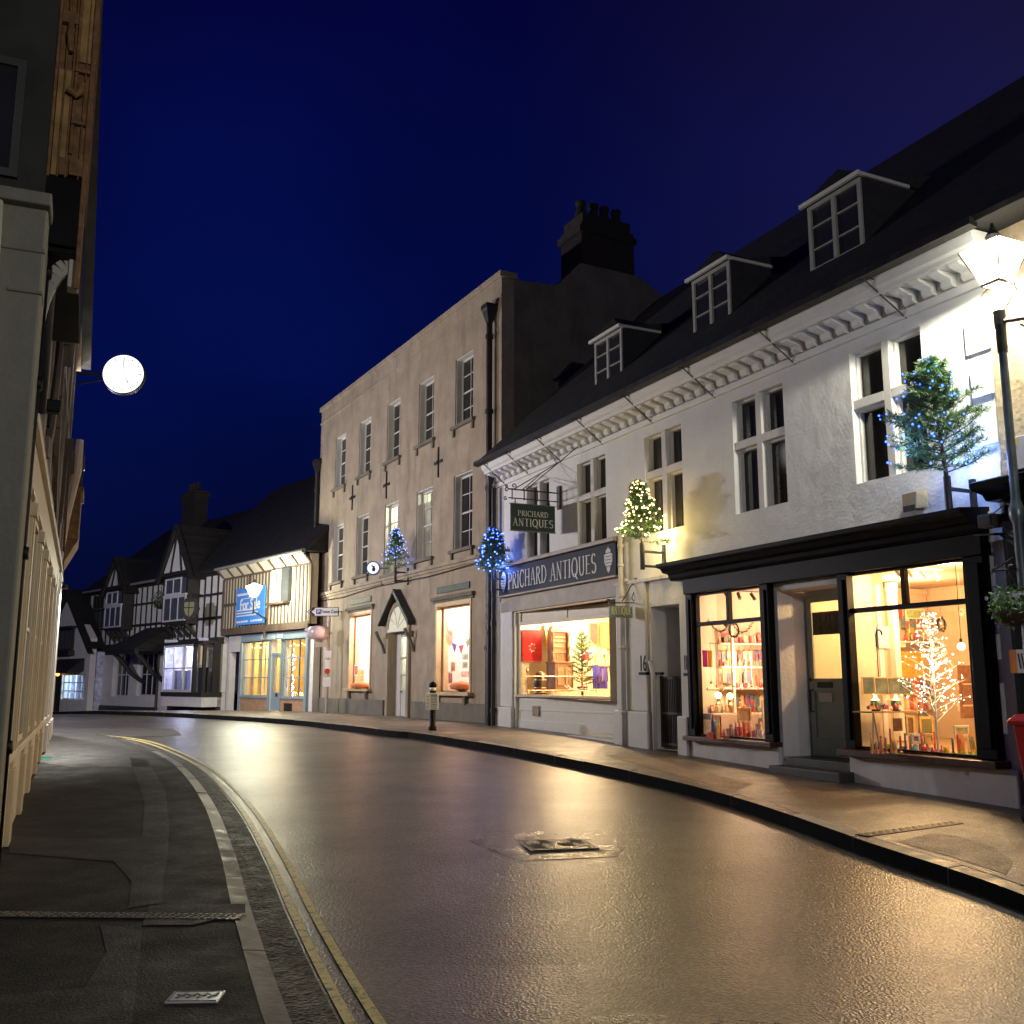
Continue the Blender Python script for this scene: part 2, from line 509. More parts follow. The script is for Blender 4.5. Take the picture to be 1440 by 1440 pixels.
# ------------------------------------------------------------------ facade frames
FA = Fac(25.5, (5.2908, 10.8075))
FB = Fac(28.5, (-0.3261, 23.3155))
FC = Fac(39, (-6.3919, 33.7947))
FD = Fac(43, (FC.O[0] - 8.4 * FC.u[0], FC.O[1] - 8.4 * FC.u[1]))
FL = Fac(23.15, (-9.2995, 20.4258), True)

# ------------------------------------------------------------------ ground
def wet_asphalt(name, c, rough, rv, bump, patch=.35, vscale=.5, big=.01, vs=95, sp=1.9, spec=.85):
    m, nt = nmat(name)
    N, L = nt.nodes, nt.links
    out = N.new('ShaderNodeOutputMaterial'); b = N.new('ShaderNodeBsdfPrincipled')
    L.new(b.outputs[0], out.inputs[0])
    tc = N.new('ShaderNodeTexCoord')
    def noise(sc, det=5, ro=.6):
        n = N.new('ShaderNodeTexNoise'); n.inputs['Scale'].default_value = sc
        n.inputs['Detail'].default_value = det; n.inputs['Roughness'].default_value = ro
        L.new(tc.outputs['Object'], n.inputs[0]); return n
    nb = noise(vscale, 6)
    nf = noise(vs * 1.1, 2)
    vo = N.new('ShaderNodeTexVoronoi'); vo.inputs['Scale'].default_value = vs
    L.new(tc.outputs['Object'], vo.inputs[0])
    cr = N.new('ShaderNodeValToRGB')
    cr.color_ramp.elements[0].position = .35; cr.color_ramp.elements[0].color = (*[x * (1 - patch) for x in c], 1)
    cr.color_ramp.elements[1].position = .68; cr.color_ramp.elements[1].color = (*[x * (1 + patch) for x in c], 1)
    L.new(nb.outputs['Fac'], cr.inputs[0])
    cr2 = N.new('ShaderNodeValToRGB')
    cr2.color_ramp.elements[0].position = .45; cr2.color_ramp.elements[0].color = (.6, .6, .6, 1)
    cr2.color_ramp.elements[1].position = .72; cr2.color_ramp.elements[1].color = (sp, sp * .95, sp * .88, 1)
    L.new(vo.outputs['Color'], cr2.inputs[0])
    mx = N.new('ShaderNodeMixRGB'); mx.blend_type = 'MULTIPLY'; mx.inputs[0].default_value = 1
    L.new(cr.outputs[0], mx.inputs[1]); L.new(cr2.outputs[0], mx.inputs[2])
    L.new(mx.outputs[0], b.inputs['Base Color'])
    nr = noise(vscale * 2.3, 7, .65)
    mr = N.new('ShaderNodeMapRange')
    mr.inputs[1].default_value = .36; mr.inputs[2].default_value = .64
    mr.inputs[3].default_value = rough - rv; mr.inputs[4].default_value = rough + rv
    L.new(nr.outputs['Fac'], mr.inputs[0]); L.new(mr.outputs[0], b.inputs['Roughness'])
    b.inputs['Specular IOR Level'].default_value = spec
    b1 = N.new('ShaderNodeBump'); b1.inputs['Distance'].default_value = bump
    ad = N.new('ShaderNodeMath'); ad.operation = 'ADD'
    L.new(vo.outputs['Distance'], ad.inputs[0]); L.new(nf.outputs['Fac'], ad.inputs[1])
    L.new(ad.outputs[0], b1.inputs['Height'])
    n3 = noise(2.2, 4)
    b2 = N.new('ShaderNodeBump'); b2.inputs['Distance'].default_value = big
    L.new(n3.outputs['Fac'], b2.inputs['Height']); L.new(b1.outputs[0], b2.inputs['Normal'])
    L.new(b2.outputs[0], b.inputs['Normal'])
    MATS[name] = m
    return m

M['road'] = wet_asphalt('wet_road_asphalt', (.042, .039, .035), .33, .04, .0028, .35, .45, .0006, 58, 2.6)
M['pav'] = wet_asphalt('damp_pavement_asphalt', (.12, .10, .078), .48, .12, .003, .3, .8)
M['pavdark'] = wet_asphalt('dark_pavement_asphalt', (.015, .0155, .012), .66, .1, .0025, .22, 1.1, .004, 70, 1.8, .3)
M['pavlight'] = wet_asphalt('worn_pavement_patch', (.030, .029, .025), .60, .1, .002, .2, 1.1, .004, 70, 1.8, .35)
M['paverough'] = wet_asphalt('new_trench_asphalt', (.15, .11, .072), .6, .08, .005, .25, 1.5)
M['roadpatch'] = wet_asphalt('pale_road_patch', (.034, .031, .025), .28, .03, .0035, .25, 1.2, .0006, 58, 2.4)
M['soil'] = mat('far_ground', (.03, .03, .025), .9, .01, 5)

def sheet(name, x0, x1, ys, zf, m, dx):
    mb = MB()
    xs = [x0 + (x1 - x0) * i / dx for i in range(dx + 1)]
    for y in ys:
        for x in xs: mb.v.append((x, y, zf(y)))
    w = dx + 1
    for j in range(len(ys) - 1):
        for i in range(dx):
            mb.f.append((j * w + i, j * w + i + 1, (j + 1) * w + i + 1, (j + 1) * w + i)); mb.m.append(0)
    return tag(mb.build(name, m), kind='structure')
sheet('ground', -700, 700, [-700, -60, 0, 6, 10.4, 17.5, 22, 28, 34, 38, 51, 80, 140, 900], lambda y: gz(y) - .3, M['soil'], 4)
sheet('road', -45, 14, [-30 + i for i in range(0, 116)], lambda y: gz(y) - .14, M['road'], 60)

def smooth(pts, step=.4):
    """Catmull-Rom resample of a ground polyline"""
    P = [pts[0]] + list(pts) + [pts[-1]]
    out = []
    for i in range(1, len(P) - 2):
        p0, p1, p2, p3 = [Vector(p) for p in P[i - 1:i + 3]]
        n = max(1, int((p2 - p1).length / step))
        for k in range(n):
            t = k / n
            out.append(.5 * ((2 * p1) + (p2 - p0) * t + (2 * p0 - 5 * p1 + 4 * p2 - p3) * t * t + (-p0 + 3 * p1 - 3 * p2 + p3) * t ** 3))
    out.append(Vector(P[-1]))
    return out
KL = smooth([(3.6, -9), (.62, 0), (-.35, 3), (-1.06, 5), (-1.41, 6.02), (-1.8, 7.15), (-2.36, 8.83), (-3.36, 11.6), (-4.6, 14.57), (-5.6, 16.6), (-6.86, 18.8), (-7.7, 20.0), (-8.7, 20.9), (-10.3, 21.7), (-14, 22.6), (-24, 25.5)])
KR = smooth([(4.0, -12), (3.8, 0), (3.62, 4.5), (3.48, 7.1), (3.1, 8.87), (2.35, 12.16), (.67, 16), (-1.69, 20.14), (-2.6, 21.1), (-3.87, 23.07), (-5.6, 26.2), (-9.4, 31.2), (-13.8, 36.2), (-18.5, 41.2), (-26, 48.5), (-34, 55)])
def offs(P, d):
    out = []
    for i, p in enumerate(P):
        t = (P[min(i + 1, len(P) - 1)] - P[max(i - 1, 0)]).normalized()
        out.append(Vector((p.x + t.y * d, p.y - t.x * d)))   # +d to the right of travel
    return out
def strip(mb, A_, B_, zf, m=0):
    for a, b, c, d in zip(A_, B_, A_[1:], B_[1:]):
        mb.quad((a.x, a.y, zf(a.y)), (b.x, b.y, zf(b.y)), (d.x, d.y, zf(d.y)), (c.x, c.y, zf(c.y)), m)
# left pavement: kerb line to under the left-hand houses
lz = lambda y: gz(y) - .06
innerL = []
for p in offs(KL, -.12):
    sx = -.58 - .4275 * p.y - (1.2 if p.y > 7.6 else 8)
    innerL.append(Vector((min(sx, p.x - .3), p.y)) if p.y < 20.6 else Vector((-9.6 - (p.y - 20.6) * 1.5 - 1.5, 20.2 - .0 * p.y)))
mb = MB(); KLi = offs(KL, -.12)
for a, b, c, d in zip(KLi, innerL, KLi[1:], innerL[1:]):
    n = 6
    for k in range(n):
        q = []
        for P0, P1, kk in ((a, b, k), (a, b, k + 1), (c, d, k + 1), (c, d, k)):
            p = P0.lerp(P1, kk / n); q.append((p.x, p.y, lz(p.y)))
        mb.quad(*q)
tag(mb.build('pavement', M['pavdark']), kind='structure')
# right pavement
mb = MB(); KRi = offs(KR, .13)
rows = [offs(KR, .13 + k * .8) for k in range(0, 11)]
for a, b in zip(rows, rows[1:]):
    strip(mb, a, b, gz)
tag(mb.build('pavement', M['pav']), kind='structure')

# kerbs made of single stones
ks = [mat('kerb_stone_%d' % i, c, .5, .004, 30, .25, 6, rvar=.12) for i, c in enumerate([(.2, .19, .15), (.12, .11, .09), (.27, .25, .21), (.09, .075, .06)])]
M['kerbshade'] = mat('kerb_face_shaded', (.007, .0065, .006), .85, .004, 30, spec=.1)  # near-black colour stands in for shade on the right kerb's road face
def kerb(P, Pi, top, drop, ln, seed, face_shaded):
    rnd = random.Random(seed); mb = MB(); i = 0
    while i < len(P) - 1:
        j = i; acc = 0; L0 = ln * rnd.uniform(.7, 1.2)
        while j < len(P) - 1 and acc < L0:
            acc += (P[j + 1] - P[j]).length; j += 1
        g = .012; k = rnd.choice([0, 0, 1, 1, 2, 3]); dz = rnd.uniform(-.006, .004)
        for q in range(i, j):
            a, b, a2, b2 = P[q], Pi[q], P[q + 1], Pi[q + 1]
            if q == i: a, b = a.lerp(a2, g / .4), b.lerp(b2, g / .4)
            z1 = top(a.y) + .002 + dz; z2 = top(a2.y) + .002 + dz; bot = -.3
            vs = [(a.x, a.y, z1 + bot), (b.x, b.y, z1 + bot), (b.x, b.y, z1), (a.x, a.y, z1 - .012), (a2.x, a2.y, z2 + bot), (b2.x, b2.y, z2 + bot), (b2.x, b2.y, z2), (a2.x, a2.y, z2 - .012)]
            mb.add(vs, [(3, 2, 6, 7)], k)
            mb.add(vs, [(0, 3, 7, 4)], 4 if face_shaded else k)
            mb.add(vs, [(1, 5, 6, 2), (0, 1, 2, 3), (4, 7, 6, 5)], k)
        i = j
    return tag(mb.build('kerb', ks + [M['kerbshade']]), kind='structure')
kerb(KL, KLi, lz, .1, 1.0, 3, False)
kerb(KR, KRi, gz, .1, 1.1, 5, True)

# gutter band of rough wet chippings + painted lines
rz = lambda y: gz(y) - .14
mb = MB(); strip(mb, offs(KL, .005), offs(KL, .24), lambda y: rz(y) + .004)
tag(mb.build('road_gutter', wet_asphalt('coarse_gutter', (.013, .0135, .010), .55, .10, .010, .4, 3, .003, 36, 4.0, .3)), kind='structure')
def linepaint(name, col):
    m, nt = nmat(name); N, L = nt.nodes, nt.links
    out = N.new('ShaderNodeOutputMaterial'); b = N.new('ShaderNodeBsdfPrincipled')
    tc = N.new('ShaderNodeTexCoord'); n = N.new('ShaderNodeTexNoise'); n.inputs['Scale'].default_value = 14; n.inputs['Detail'].default_value = 8; n.inputs['Roughness'].default_value = .8
    L.new(tc.outputs['Object'], n.inputs[0])
    cr = N.new('ShaderNodeValToRGB'); cr.color_ramp.elements[0].position = .36; cr.color_ramp.elements[0].color = (.05, .045, .03, 1)
    cr.color_ramp.elements[1].position = .50; cr.color_ramp.elements[1].color = (*col, 1)
    L.new(n.outputs['Fac'], cr.inputs[0]); L.new(cr.outputs[0], b.inputs['Base Color']); b.inputs['Roughness'].default_value = .45
    L.new(b.outputs[0], out.inputs[0]); return m
M['yellow'] = linepaint('worn_yellow_line', (.72, .62, .24))
for d0 in (.26, .39):
    mb = MB(); strip(mb, offs(KL, d0), offs(KL, d0 + .055), lambda y: rz(y) + .008)
    tag(mb.build('road_marking', M['yellow']), kind='structure')

def patch(pts, zf, dz, m, name='pavement_patch', sub=4):
    """flat polygon laid on the profile, sliced so that it follows the slope"""
    import bmesh
    bm = bmesh.new()
    vs = [bm.verts.new((x, y, 0)) for x, y in pts]
    bm.faces.new(vs)
    ys = [p[1] for p in pts]
    for gy, _ in GP:
        if min(ys) < gy < max(ys):
            bmesh.ops.bisect_plane(bm, geom=bm.verts[:] + bm.edges[:] + bm.faces[:], plane_co=(0, gy, 0), plane_no=(0, 1, 0))
    for v in bm.verts: v.co.z = zf(v.co.y) + dz
    bmesh.ops.triangulate(bm, faces=bm.faces[:])
    for f in bm.faces:
        if f.normal.z < 0: f.normal_flip()
    me = bpy.data.meshes.new(name); bm.to_mesh(me); bm.free()
    me.materials.append(m)
    o = bpy.data.objects.new(name, me); COL.objects.link(o)
    return tag(o, kind='structure')
def gp(px, py, zoff):
    z = .2
    for _ in range(40):
        x, y, _z = hit_z(px, py, z); z = .5 * z + .5 * (gz(y) + zoff)
    return (x, y)
def gpl(L_, off): return [gp(x, y, off) for x, y in L_]
# worn strips on the left pavement
patch(gpl([(182, 1065), (207, 1070), (232, 1110), (238, 1160), (236, 1200), (229, 1240), (228, 1270), (180, 1278), (185, 1240), (160, 1212), (12, 1200), (14, 1178), (150, 1180), (200, 1178), (203, 1130), (190, 1090)], -.06), lz, .004, M['pavlight'])
patch(gpl([(0, 1400), (120, 1390), (150, 1340), (140, 1300), (200, 1310), (186, 1440), (0, 1500)], -.06), lz, .004, M['pavlight'])
patch(gpl([(210, 1275), (345, 1272), (345, 1284), (270, 1302), (200, 1302)], -.06), lz, .006, M['pavlight'])
patch(gpl([(75, 1035), (160, 1040), (240, 1078), (105, 1080), (55, 1072)], -.06), lz, .004, M['pavlight'])
# right pavement patches (trench reinstatements)
patch(gpl([(880, 1058), (1060, 1103), (1035, 1112), (930, 1085), (850, 1062)], 0), gz, .004, M['paverough'])
patch(gpl([(1262, 1184), (1310, 1172), (1345, 1176), (1400, 1192), (1425, 1212), (1415, 1230), (1340, 1206)], 0), gz, .004, M['paverough'])
# road patches round the manhole
patch(gpl([(648, 1178), (700, 1170), (845, 1169), (880, 1190), (868, 1205), (730, 1211)], -.14), rz, .004, M['roadpatch'], 'road_patch')
patch(gpl([(768, 1442), (870, 1425), (1100, 1440), (1100, 1520), (760, 1520)], -.14), rz, .004, M['roadpatch'], 'road_patch')

# pale side-road apron at the far left corner
patch([(-9.3, 21.9), (-7.9, 20.95), (-6.9, 21.3), (-8.0, 24.0), (-15, 25.5), (-22, 26.5), (-22, 25.2), (-14, 22.9), (-10.5, 22.1)], rz, .005, M['pavlight'], 'side_road')

# ---- manhole cover
c0, c1, c2, c3 = [Vector((*gp(px, py, -.14), 0)) for px, py in ((722, 1181), (811, 1178), (843, 1194), (753, 1199))]
cen = (c0 + c1 + c2 + c3) / 4
ux = ((c1 - c0) + (c2 - c3)).normalized()
root = empty('manhole_cover', (cen.x, cen.y, rz(cen.y) + .006), math.atan2(ux.y, ux.x), 'square iron manhole cover with swirling raised pattern set in the wet road', 'manhole cover')
M['castiron'] = mat('wet_cast_iron', (.42, .34, .24), .4, .001, 80, .3, 20, metal=.35, rvar=.1)  # golden light on the raised iron is put into this colour
M['ironrim'] = mat('dark_iron_rim', (.02, .018, .016), .4, .001, 60)
h = .32
mb = MB()
for a, b, c, d in ((-h, h, -h, -h + .02), (-h, h, h - .02, h), (-h, -h + .02, -h + .02, h - .02), (h - .02, h, -h + .02, h - .02)):
    mb.box(a, b, c, d, -.02, .004)
mb.build('frame', M['ironrim'], root)
mb = MB(); mb.box(-h + .03, h - .03, -h + .03, h - .03, -.03, 0)
pl = mb.build('plate', M['ironrim'], root)
mb = MB()
for cx in (-.145, .145):
    for r in (.03, .06, .09, .12):
        pts = [(cx + r * math.cos(a * PI / 12), r * 1.6 * math.sin(a * PI / 12), .003) for a in range(25)]
        mb.tube(pts, .009, 4)
for i in range(-4, 5):
    mb.bar((i * .03 - .03, -.27, .002), (i * .03 + .03, -.2, .002), .012, .01); mb.bar((i * .03 - .03, .27, .002), (i * .03 + .03, .2, .002), .012, .01)
for sx in (-1, 1):
    for k in range(7):
        mb.bar((sx * .275, -.24 + k * .08, .002), (sx * .235, -.22 + k * .08, .002), .012, .01)
mb.build('raised_pattern', M['castiron'], root)

# ---- small bright cover on the left pavement
p = gp(275, 1403, -.06)
root = empty('stopcock_cover', (p[0], p[1], lz(p[1]) + .004), R(3), 'small shiny white metal stopcock cover with raised squiggles in the dark pavement', 'stopcock cover')
mb = MB(); mb.box(-.125, .125, -.085, .085, -.02, .004)
mb.build('plate', mat('shiny_pale_metal', (.85, .85, .78), .22, .0005, 60, metal=.4, emit=None), root, bevel=.004)
mb = MB()
for cx, l in ((-.07, .05), (-.02, .06), (.03, .05), (.08, .04)):
    mb.bar((cx - .015, -.03, .005), (cx + .02, .04, .005), .012, .004); mb.bar((cx - .02, .02, .0052), (cx + .02, .0, .0052), .012, .004)
for a in ((-.115, -.075, .115, -.075), (-.115, .075, .115, .075), (-.112, -.07, -.112, .07)):
    mb.bar((a[0], a[1], .0048), (a[2], a[3], .0048), .006, .003)
mb.build('raised_pattern', M['ironrim'], root)

# ---- drainage channels of chequered iron across both pavements
def channel(name, a, b, zf, label, wdt=.15):
    a, b = Vector(a), Vector(b); d = b - a; L_ = d.length
    root = empty(name, (a.x, a.y, zf(a.y) + .005), math.atan2(d.y, d.x), label, 'drain cover')
    slope = (zf(b.y) - zf(a.y)) / L_
    mb = MB(); mb.add([(0, -wdt / 2, -.03), (L_, -wdt / 2, -.03 + slope * L_), (L_, wdt / 2, -.03 + slope * L_), (0, wdt / 2, -.03), (0, -wdt / 2, 0), (L_, -wdt / 2, slope * L_), (L_, wdt / 2, slope * L_), (0, wdt / 2, 0)],
                      [(0, 3, 2, 1), (4, 5, 6, 7), (0, 1, 5, 4), (1, 2, 6, 5), (2, 3, 7, 6), (3, 0, 4, 7)])
    mb.build('plate', M['ironrim'], root)
    mb = MB(); n = int(L_ / .045)
    for i in range(n):
        x = (i + .5) * L_ / n
        for j, y in enumerate((-wdt * .3, 0, wdt * .3)):
            s = 1 if (i + j) % 2 else -1
            mb.bar((x - .012, y - .01 * s, slope * x + .002), (x + .012, y + .01 * s, slope * x + .002), .01, .006)
    mb.build('raised_studs', M['castiron'], root)
channel('drain_channel', gp(-30, 1286, -.06), gp(342, 1290, -.06), lz, 'narrow chequered iron drain channel crossing the dark pavement beside the kerb')
channel('drain_channel', gp(1212, 1175, 0), gp(1345, 1157, 0), gz, 'chequered iron drain channel crossing the lit pavement in front of the gift shop')

# glowing green patch of light thrower: small pavement light glass
p = gp(57, 1066, -.06)
root = empty('pavement_light', (p[0], p[1], lz(p[1]) + .006), FL.rot, 'small glowing green glass pavement light at the foot of the shopfront', 'pavement light')
mb = MB(); mb.box(-.3, .05, -.16, .1, -.02, 0); mb.box(.1, .4, -.16, .1, -.02, 0)
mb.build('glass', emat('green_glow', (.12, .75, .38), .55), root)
mb = MB(); mb.box(.05, .1, -.16, .1, -.02, .006); mb.build('frame', M['ironrim'], root)
# ================================================================== WHITE RENDERED TERRACE (number 16 / 18)
def a_(px, py, dep=0.0): return FA.sz(px, py, dep)
bA = empty('white_terrace', FA.w(0, 0, 0), FA.rot, 'long white rendered two storey terrace with moulded cornice, dormers and two lit shops', 'building')
XL, XR, ZE = -13.05, .17, 5.93
up = [(-1.97, -.80, 4.02, 5.77), (-4.44, -3.28, 4.0, 5.75), (-6.90, -5.78, 4.02, 5.74), (-9.31, -8.22, 4.02, 5.74), (-11.55, -10.50, 4.02, 5.70)]
PS = (-12.12, -7.95, .5, 3.02)      # antiques shopfront opening
GT = (-6.82, -5.98, .3, 2.77)       # passage
W1 = (-5.48, -3.84, .70, 2.88)
DR = (-3.60, -2.32, .25, 2.78)
W2 = (-2.20, -.35, .70, 2.88)
mb = MB()
wall_holes(mb, XL, XR, -.3, ZE, up + [PS, GT, W1, DR, W2], 0, .28)
mb.build('wall', M['render'], bA)
# plinth under the gift shop windows, left bulging base stones
mb = MB()
mb.box(-5.98, -3.62, -.06, 0, -.3, .66); mb.box(-2.30, .12, -.08, 0, -.3, .60)
mb.build('plinth', M['render_smooth'], bA, bevel=.03)
mb = MB()
mb.box(-7.93, -6.84, -.10, 0, -.3, 1.02); mb.box(-7.86, -6.90, -.055, 0, 1.02, 3.25)
mb.box(-12.98, -12.16, -.09, 0, -.3, .98); mb.box(-12.9, -12.2, -.05, 0, .98, 3.28)
mb.box(-5.97, -5.70, -.12, -.06, -.3, .98)
mb.build('pier', M['render_smooth'], bA, bevel=.025)
mb = MB(); mb.box(-7.9, -6.0, -.07, 0, 3.2, 3.27); mb.build('string_course', M['render_smooth'], bA, bevel=.01)
# cornice: cove, modillions, top mould
mb = MB()
mb.px([(0, 5.93), (-.05, 5.93), (-.07, 6.02), (-.02, 6.04), (0, 6.04)], XL, XR)
mb.px([(0, 6.22), (-.34, 6.22), (-.36, 6.27), (-.40, 6.30), (-.43, 6.38), (-.45, 6.44), (0, 6.44)], XL, XR + .2)
mb.box(XL, XR, .0, .28, 5.93, 6.44)
n = 40
n = 46
for i in range(n):
    x = XL + .12 + (XR - XL - .3) * i / (n - 1)
    mb.px([(0, 6.05), (-.06, 6.05), (-.10, 6.09), (-.10, 6.14), (-.20, 6.16), (-.28, 6.18), (-.31, 6.215), (0, 6.215)], x - .075, x + .075)
mb.build('cornice', M['quoin'], bA, bevel=.006)
# iron stays holding the gutter
for px in (105, 0, 0):
    pass
for k, x in enumerate((-12.75, -11.55, -10.1, -8.45, -6.75, -5.0, -3.15, -1.15)):
    mb = MB(); mb.tube([(x, -.46, 6.46), (x, -.52, 6.42), (x + .18, -.02, 5.92)], .011, 6); mb.tube([(x - .08, -.5, 6.5), (x + .1, -.44, 6.38)], .009, 5); mb.tube([(x - .05, -.54, 6.40), (x + .16, -.40, 6.47)], .009, 5)
    mb.build('gutter_stay', M['iron'], bA)
mb = MB()
mb.px([(-.58, 6.42), (-.46, 6.40), (-.45, 6.50), (-.57, 6.51)], XL - .1, XR + .3)
mb.build('gutter', M['iron'], bA)
# roof
def roofz(y): return 6.46 + (y + .5) * .949
mb = MB()
xa, xb = -20.4, XR + 6
mb.px([(-.5, 6.46), (-.5, 6.53), (4.5, roofz(4.5) + .07), (9.5, 6.53), (9.5, 6.46)], XL + .0, xb)
mb.build('roof', M['roof'], bA)
for i in range(0):
    pass
# dormers
dz = [(-9.37, -8.33, 7.35, 8.33), (-6.0, -4.97, 7.37, 8.38), (-3.10, -2.05, 7.40, 8.44)]
for (x0, x1, z0, z1) in dz:
    mb = MB()
    mb.px([(.5, z0 - .1), (.5, z1 + .02), (3.2, z1 + .02 + .6)], x0 - .02, x0 + .05)
    mb.px([(.5, z0 - .1), (.5, z1 + .02), (3.2, z1 + .02 + .6)], x1 - .05, x1 + .02)
    d = mb.build('dormer', M['slate'], bA)
    mb = MB(); grid_window(mb, x0, x1, z0, z1, .47, 2, 3, .065, .022, .06)
    mb.box((x0 + x1) / 2 - .035, (x0 + x1) / 2 + .035, .462, .53, z0 + .07, z1 - .07)
    mb.build('window_frame', mat('grey_dormer_white', (.34, .34, .31), .6, .001, 20, .15, 6), d)  # frames in a greyer white than the dormer fascia
    mb = MB(); mb.box(x0 + .05, x1 - .05, .505, .51, z0 + .05, z1 - .05); mb.build('pane', M['dglass'], d)
    c = (x0 + x1) / 2; w = (x1 - x0) / 2 + .07
    mb = MB()
    mb.add([(c - w, .38, z1 + .02), (c + w, .38, z1 + .02), (c, .60, z1 + .40), (c, 2.0, z1 + .40), (c - w, 1.6, z1 + .02), (c + w, 1.6, z1 + .02)],
           [(0, 1, 2), (0, 2, 3, 4), (1, 5, 3, 2), (0, 4, 5, 1), (4, 3, 5)])
    mb.build('dormer_roof', M['roof'], d)
    mb = MB(); mb.box(c - w, c + w, .37, .42, z1 - .01, z1 + .05); mb.box(c + w - .04, c + w, .42, 1.35, z1 - .01, z1 + .04)
    mb.build('fascia_board', M['offwhite'], d)
# chimney behind the ridge (a mere lump of darkness against the sky)
# upper stone-cross windows
for i, (x0, x1, z0, z1) in enumerate(up):
    mb = MB(); g = .05; xm = (x0 + x1) / 2; zm = z0 + (z1 - z0) * .60
    mw = .12
    mb.box(xm - mw / 2, xm + mw / 2, .02, .20, z0, z1); mb.box(x0, xm - mw / 2, .02, .20, zm - .06, zm + .06); mb.box(xm + mw / 2, x1, .02, .20, zm - .06, zm + .06)
    for (a, b) in ((x0, xm - mw / 2), (xm + mw / 2, x1)):
        for (c, d) in ((z0, zm - .06), (zm + .06, z1)):
            mb.box(a, a + .035, .10, .20, c, d); mb.box(b - .035, b, .10, .20, c, d); mb.box(a + .035, b - .035, .10, .20, c, c + .035); mb.box(a + .035, b - .035, .10, .20, d - .035, d)
    w = mb.build('window', M['render_smooth'], bA, bevel=.006)
    pane(w, x0 + .02, x1 - .02, z0 + .02, z1 - .02, .17, M['dglass'])
    if i in (0, 1, 2):
        mb = MB()
        for (a, b) in ((x0 + .04, x0 + .13), (x1 - .2, x1 - .04)):
            n = 6
            for k in range(n):
                xa_ = a + (b - a) * k / n
                mb.quad((xa_, .32 + .02 * (k % 2), z0), (xa_ + (b - a) / n, .32 + .02 * ((k + 1) % 2), z0), (xa_ + (b - a) / n, .32 + .02 * ((k + 1) % 2), z1), (xa_, .32 + .02 * (k % 2), z1))
        mb.build('curtain', mat('grey_curtain', (.3, .28, .26), .8), w)
# dim room behind upper windows
mb = MB()
# quoins at the right-hand corner
for k in range(9):
    z = 5.25 - k * .47
    if z < 1.0: break
    if k % 2 == 0: continue
q = MB()
for z0, z1, l in ((5.18, 5.55, .26), (4.66, 5.0, .23), (4.10, 4.52, .25), (3.58, 3.90, .23), (3.02, 3.36, .25)):
    q.box(XR - l - .06, XR + .001, -.035, 0, z0, z1)
q.build('quoins', M['quoin'], bA, bevel=.01)

# ---- gift shop (number 18) front
sf = MB()
# fascia + cornice, black
fx0, fx1 = -5.64, -.05
sf.box(fx0, fx1, -.16, -.001, 2.88, 3.12)
sf.px([(0, 3.12), (-.18, 3.12), (-.22, 3.16), (-.24, 3.22), (-.34, 3.24), (-.38, 3.30), (-.46, 3.32), (-.47, 3.38), (0, 3.42)], fx0 - .3, fx1 + .02)
# pilasters
for x0, x1 in ((-5.64, -5.48), (-3.84, -3.66), (-2.30, -2.13), (-.35, -.08)):
    sf.box(x0, x1, -.12, -.001, .69, 2.88); sf.box(x0 + .05, x1 - .05, -.145, -.12, .8, 2.8)
sh = sf.build('shopfront', M['black'], bA, bevel=.008)
sl = MB(); sl.box(-5.68, -3.62, -.22, .1, .62, .69); sl.box(-2.34, -.02, -.24, .1, .60, .68)
sl.build('sill', mat('dark_red_brown_sill', (.07, .03, .025), .35, .0008), sh, bevel=.01)
for (x0, x1, z0, z1) in (W1, W2):
    mb = MB(); y = -.06; zt = 2.40; f = .035
    mb.box(x0, x0 + f, y, .02, z0, z1); mb.box(x1 - f, x1, y, .02, z0, z1)
    mb.box(x0 + f, x1 - f, y, .02, z1 - f, z1); mb.box(x0 + f, x1 - f, y, .02, z0, z0 + .02)
    mb.box(x0 + f, x1 - f, y - .01, .02, zt - .03, zt + .03)
    mb.box((x0 + x1) / 2 - .03, (x0 + x1) / 2 + .03, y + .002, .02, zt + .03, z1 - f)
    w = mb.build('shop_window', M['black'], bA, bevel=.004)
    pane(w, x0 + .02, x1 - .02, z0 + .01, z1 - .02, -.02, M['glass'])
    # timber reveal inside
    mb = MB(); mb.box(x0 + .001, x0 + .03, .02, .35, z0, z1); mb.box(x1 - .03, x1 - .001, .02, .35, z0, z1)
    mb.build('inner_reveal', M['cream'], w)
# door recess
mb = MB()
x0, x1, z0, z1 = DR
mb.quad((x0, .28, z0), (x0 - .02, .52, z0), (x0 - .02, .52, z1), (x0, .28, z1))
mb.quad((x1, .28, z0), (x1, .28, z1), (x1 - .02, .52, z1), (x1 - .02, .52, z0))
mb.quad((x0, .28, z1), (x1, .28, z1), (x1, .52, z1), (x0, .52, z1))
mb.box(x0 - .02, x0 + .02, .52, .6, z0, z1); mb.box(x0 + .92, x1 + .05, .52, .6, z0, z1); mb.box(x0 + .02, x0 + .92, .52, .6, 2.70, z1)
mb.build('porch_lining', M['render_smooth'], bA)
dx0, dx1 = x0 + .02, x0 + .92
mb = MB(); y = .50
zb, zt = .50, 2.70
mb.box(dx0, dx0 + .09, y, y + .05, zb, zt); mb.box(dx1 - .09, dx1, y, y + .05, zb, zt)
mb.box(dx0 + .09, dx1 - .09, y, y + .05, zb, zb + .24); mb.box(dx0 + .09, dx1 - .09, y, y + .05, 1.38, 1.56); mb.box(dx0 + .09, dx1 - .09, y, y + .05, zt - .08, zt)
mb.box(dx0 + .09, dx1 - .09, y + .02, y + .04, zb + .24, 1.38)
d = mb.build('door', M['sage'], bA, bevel=.006)
pane(d, dx0 + .08, dx1 - .08, 1.55, zt - .07, y + .02, M['glass'])
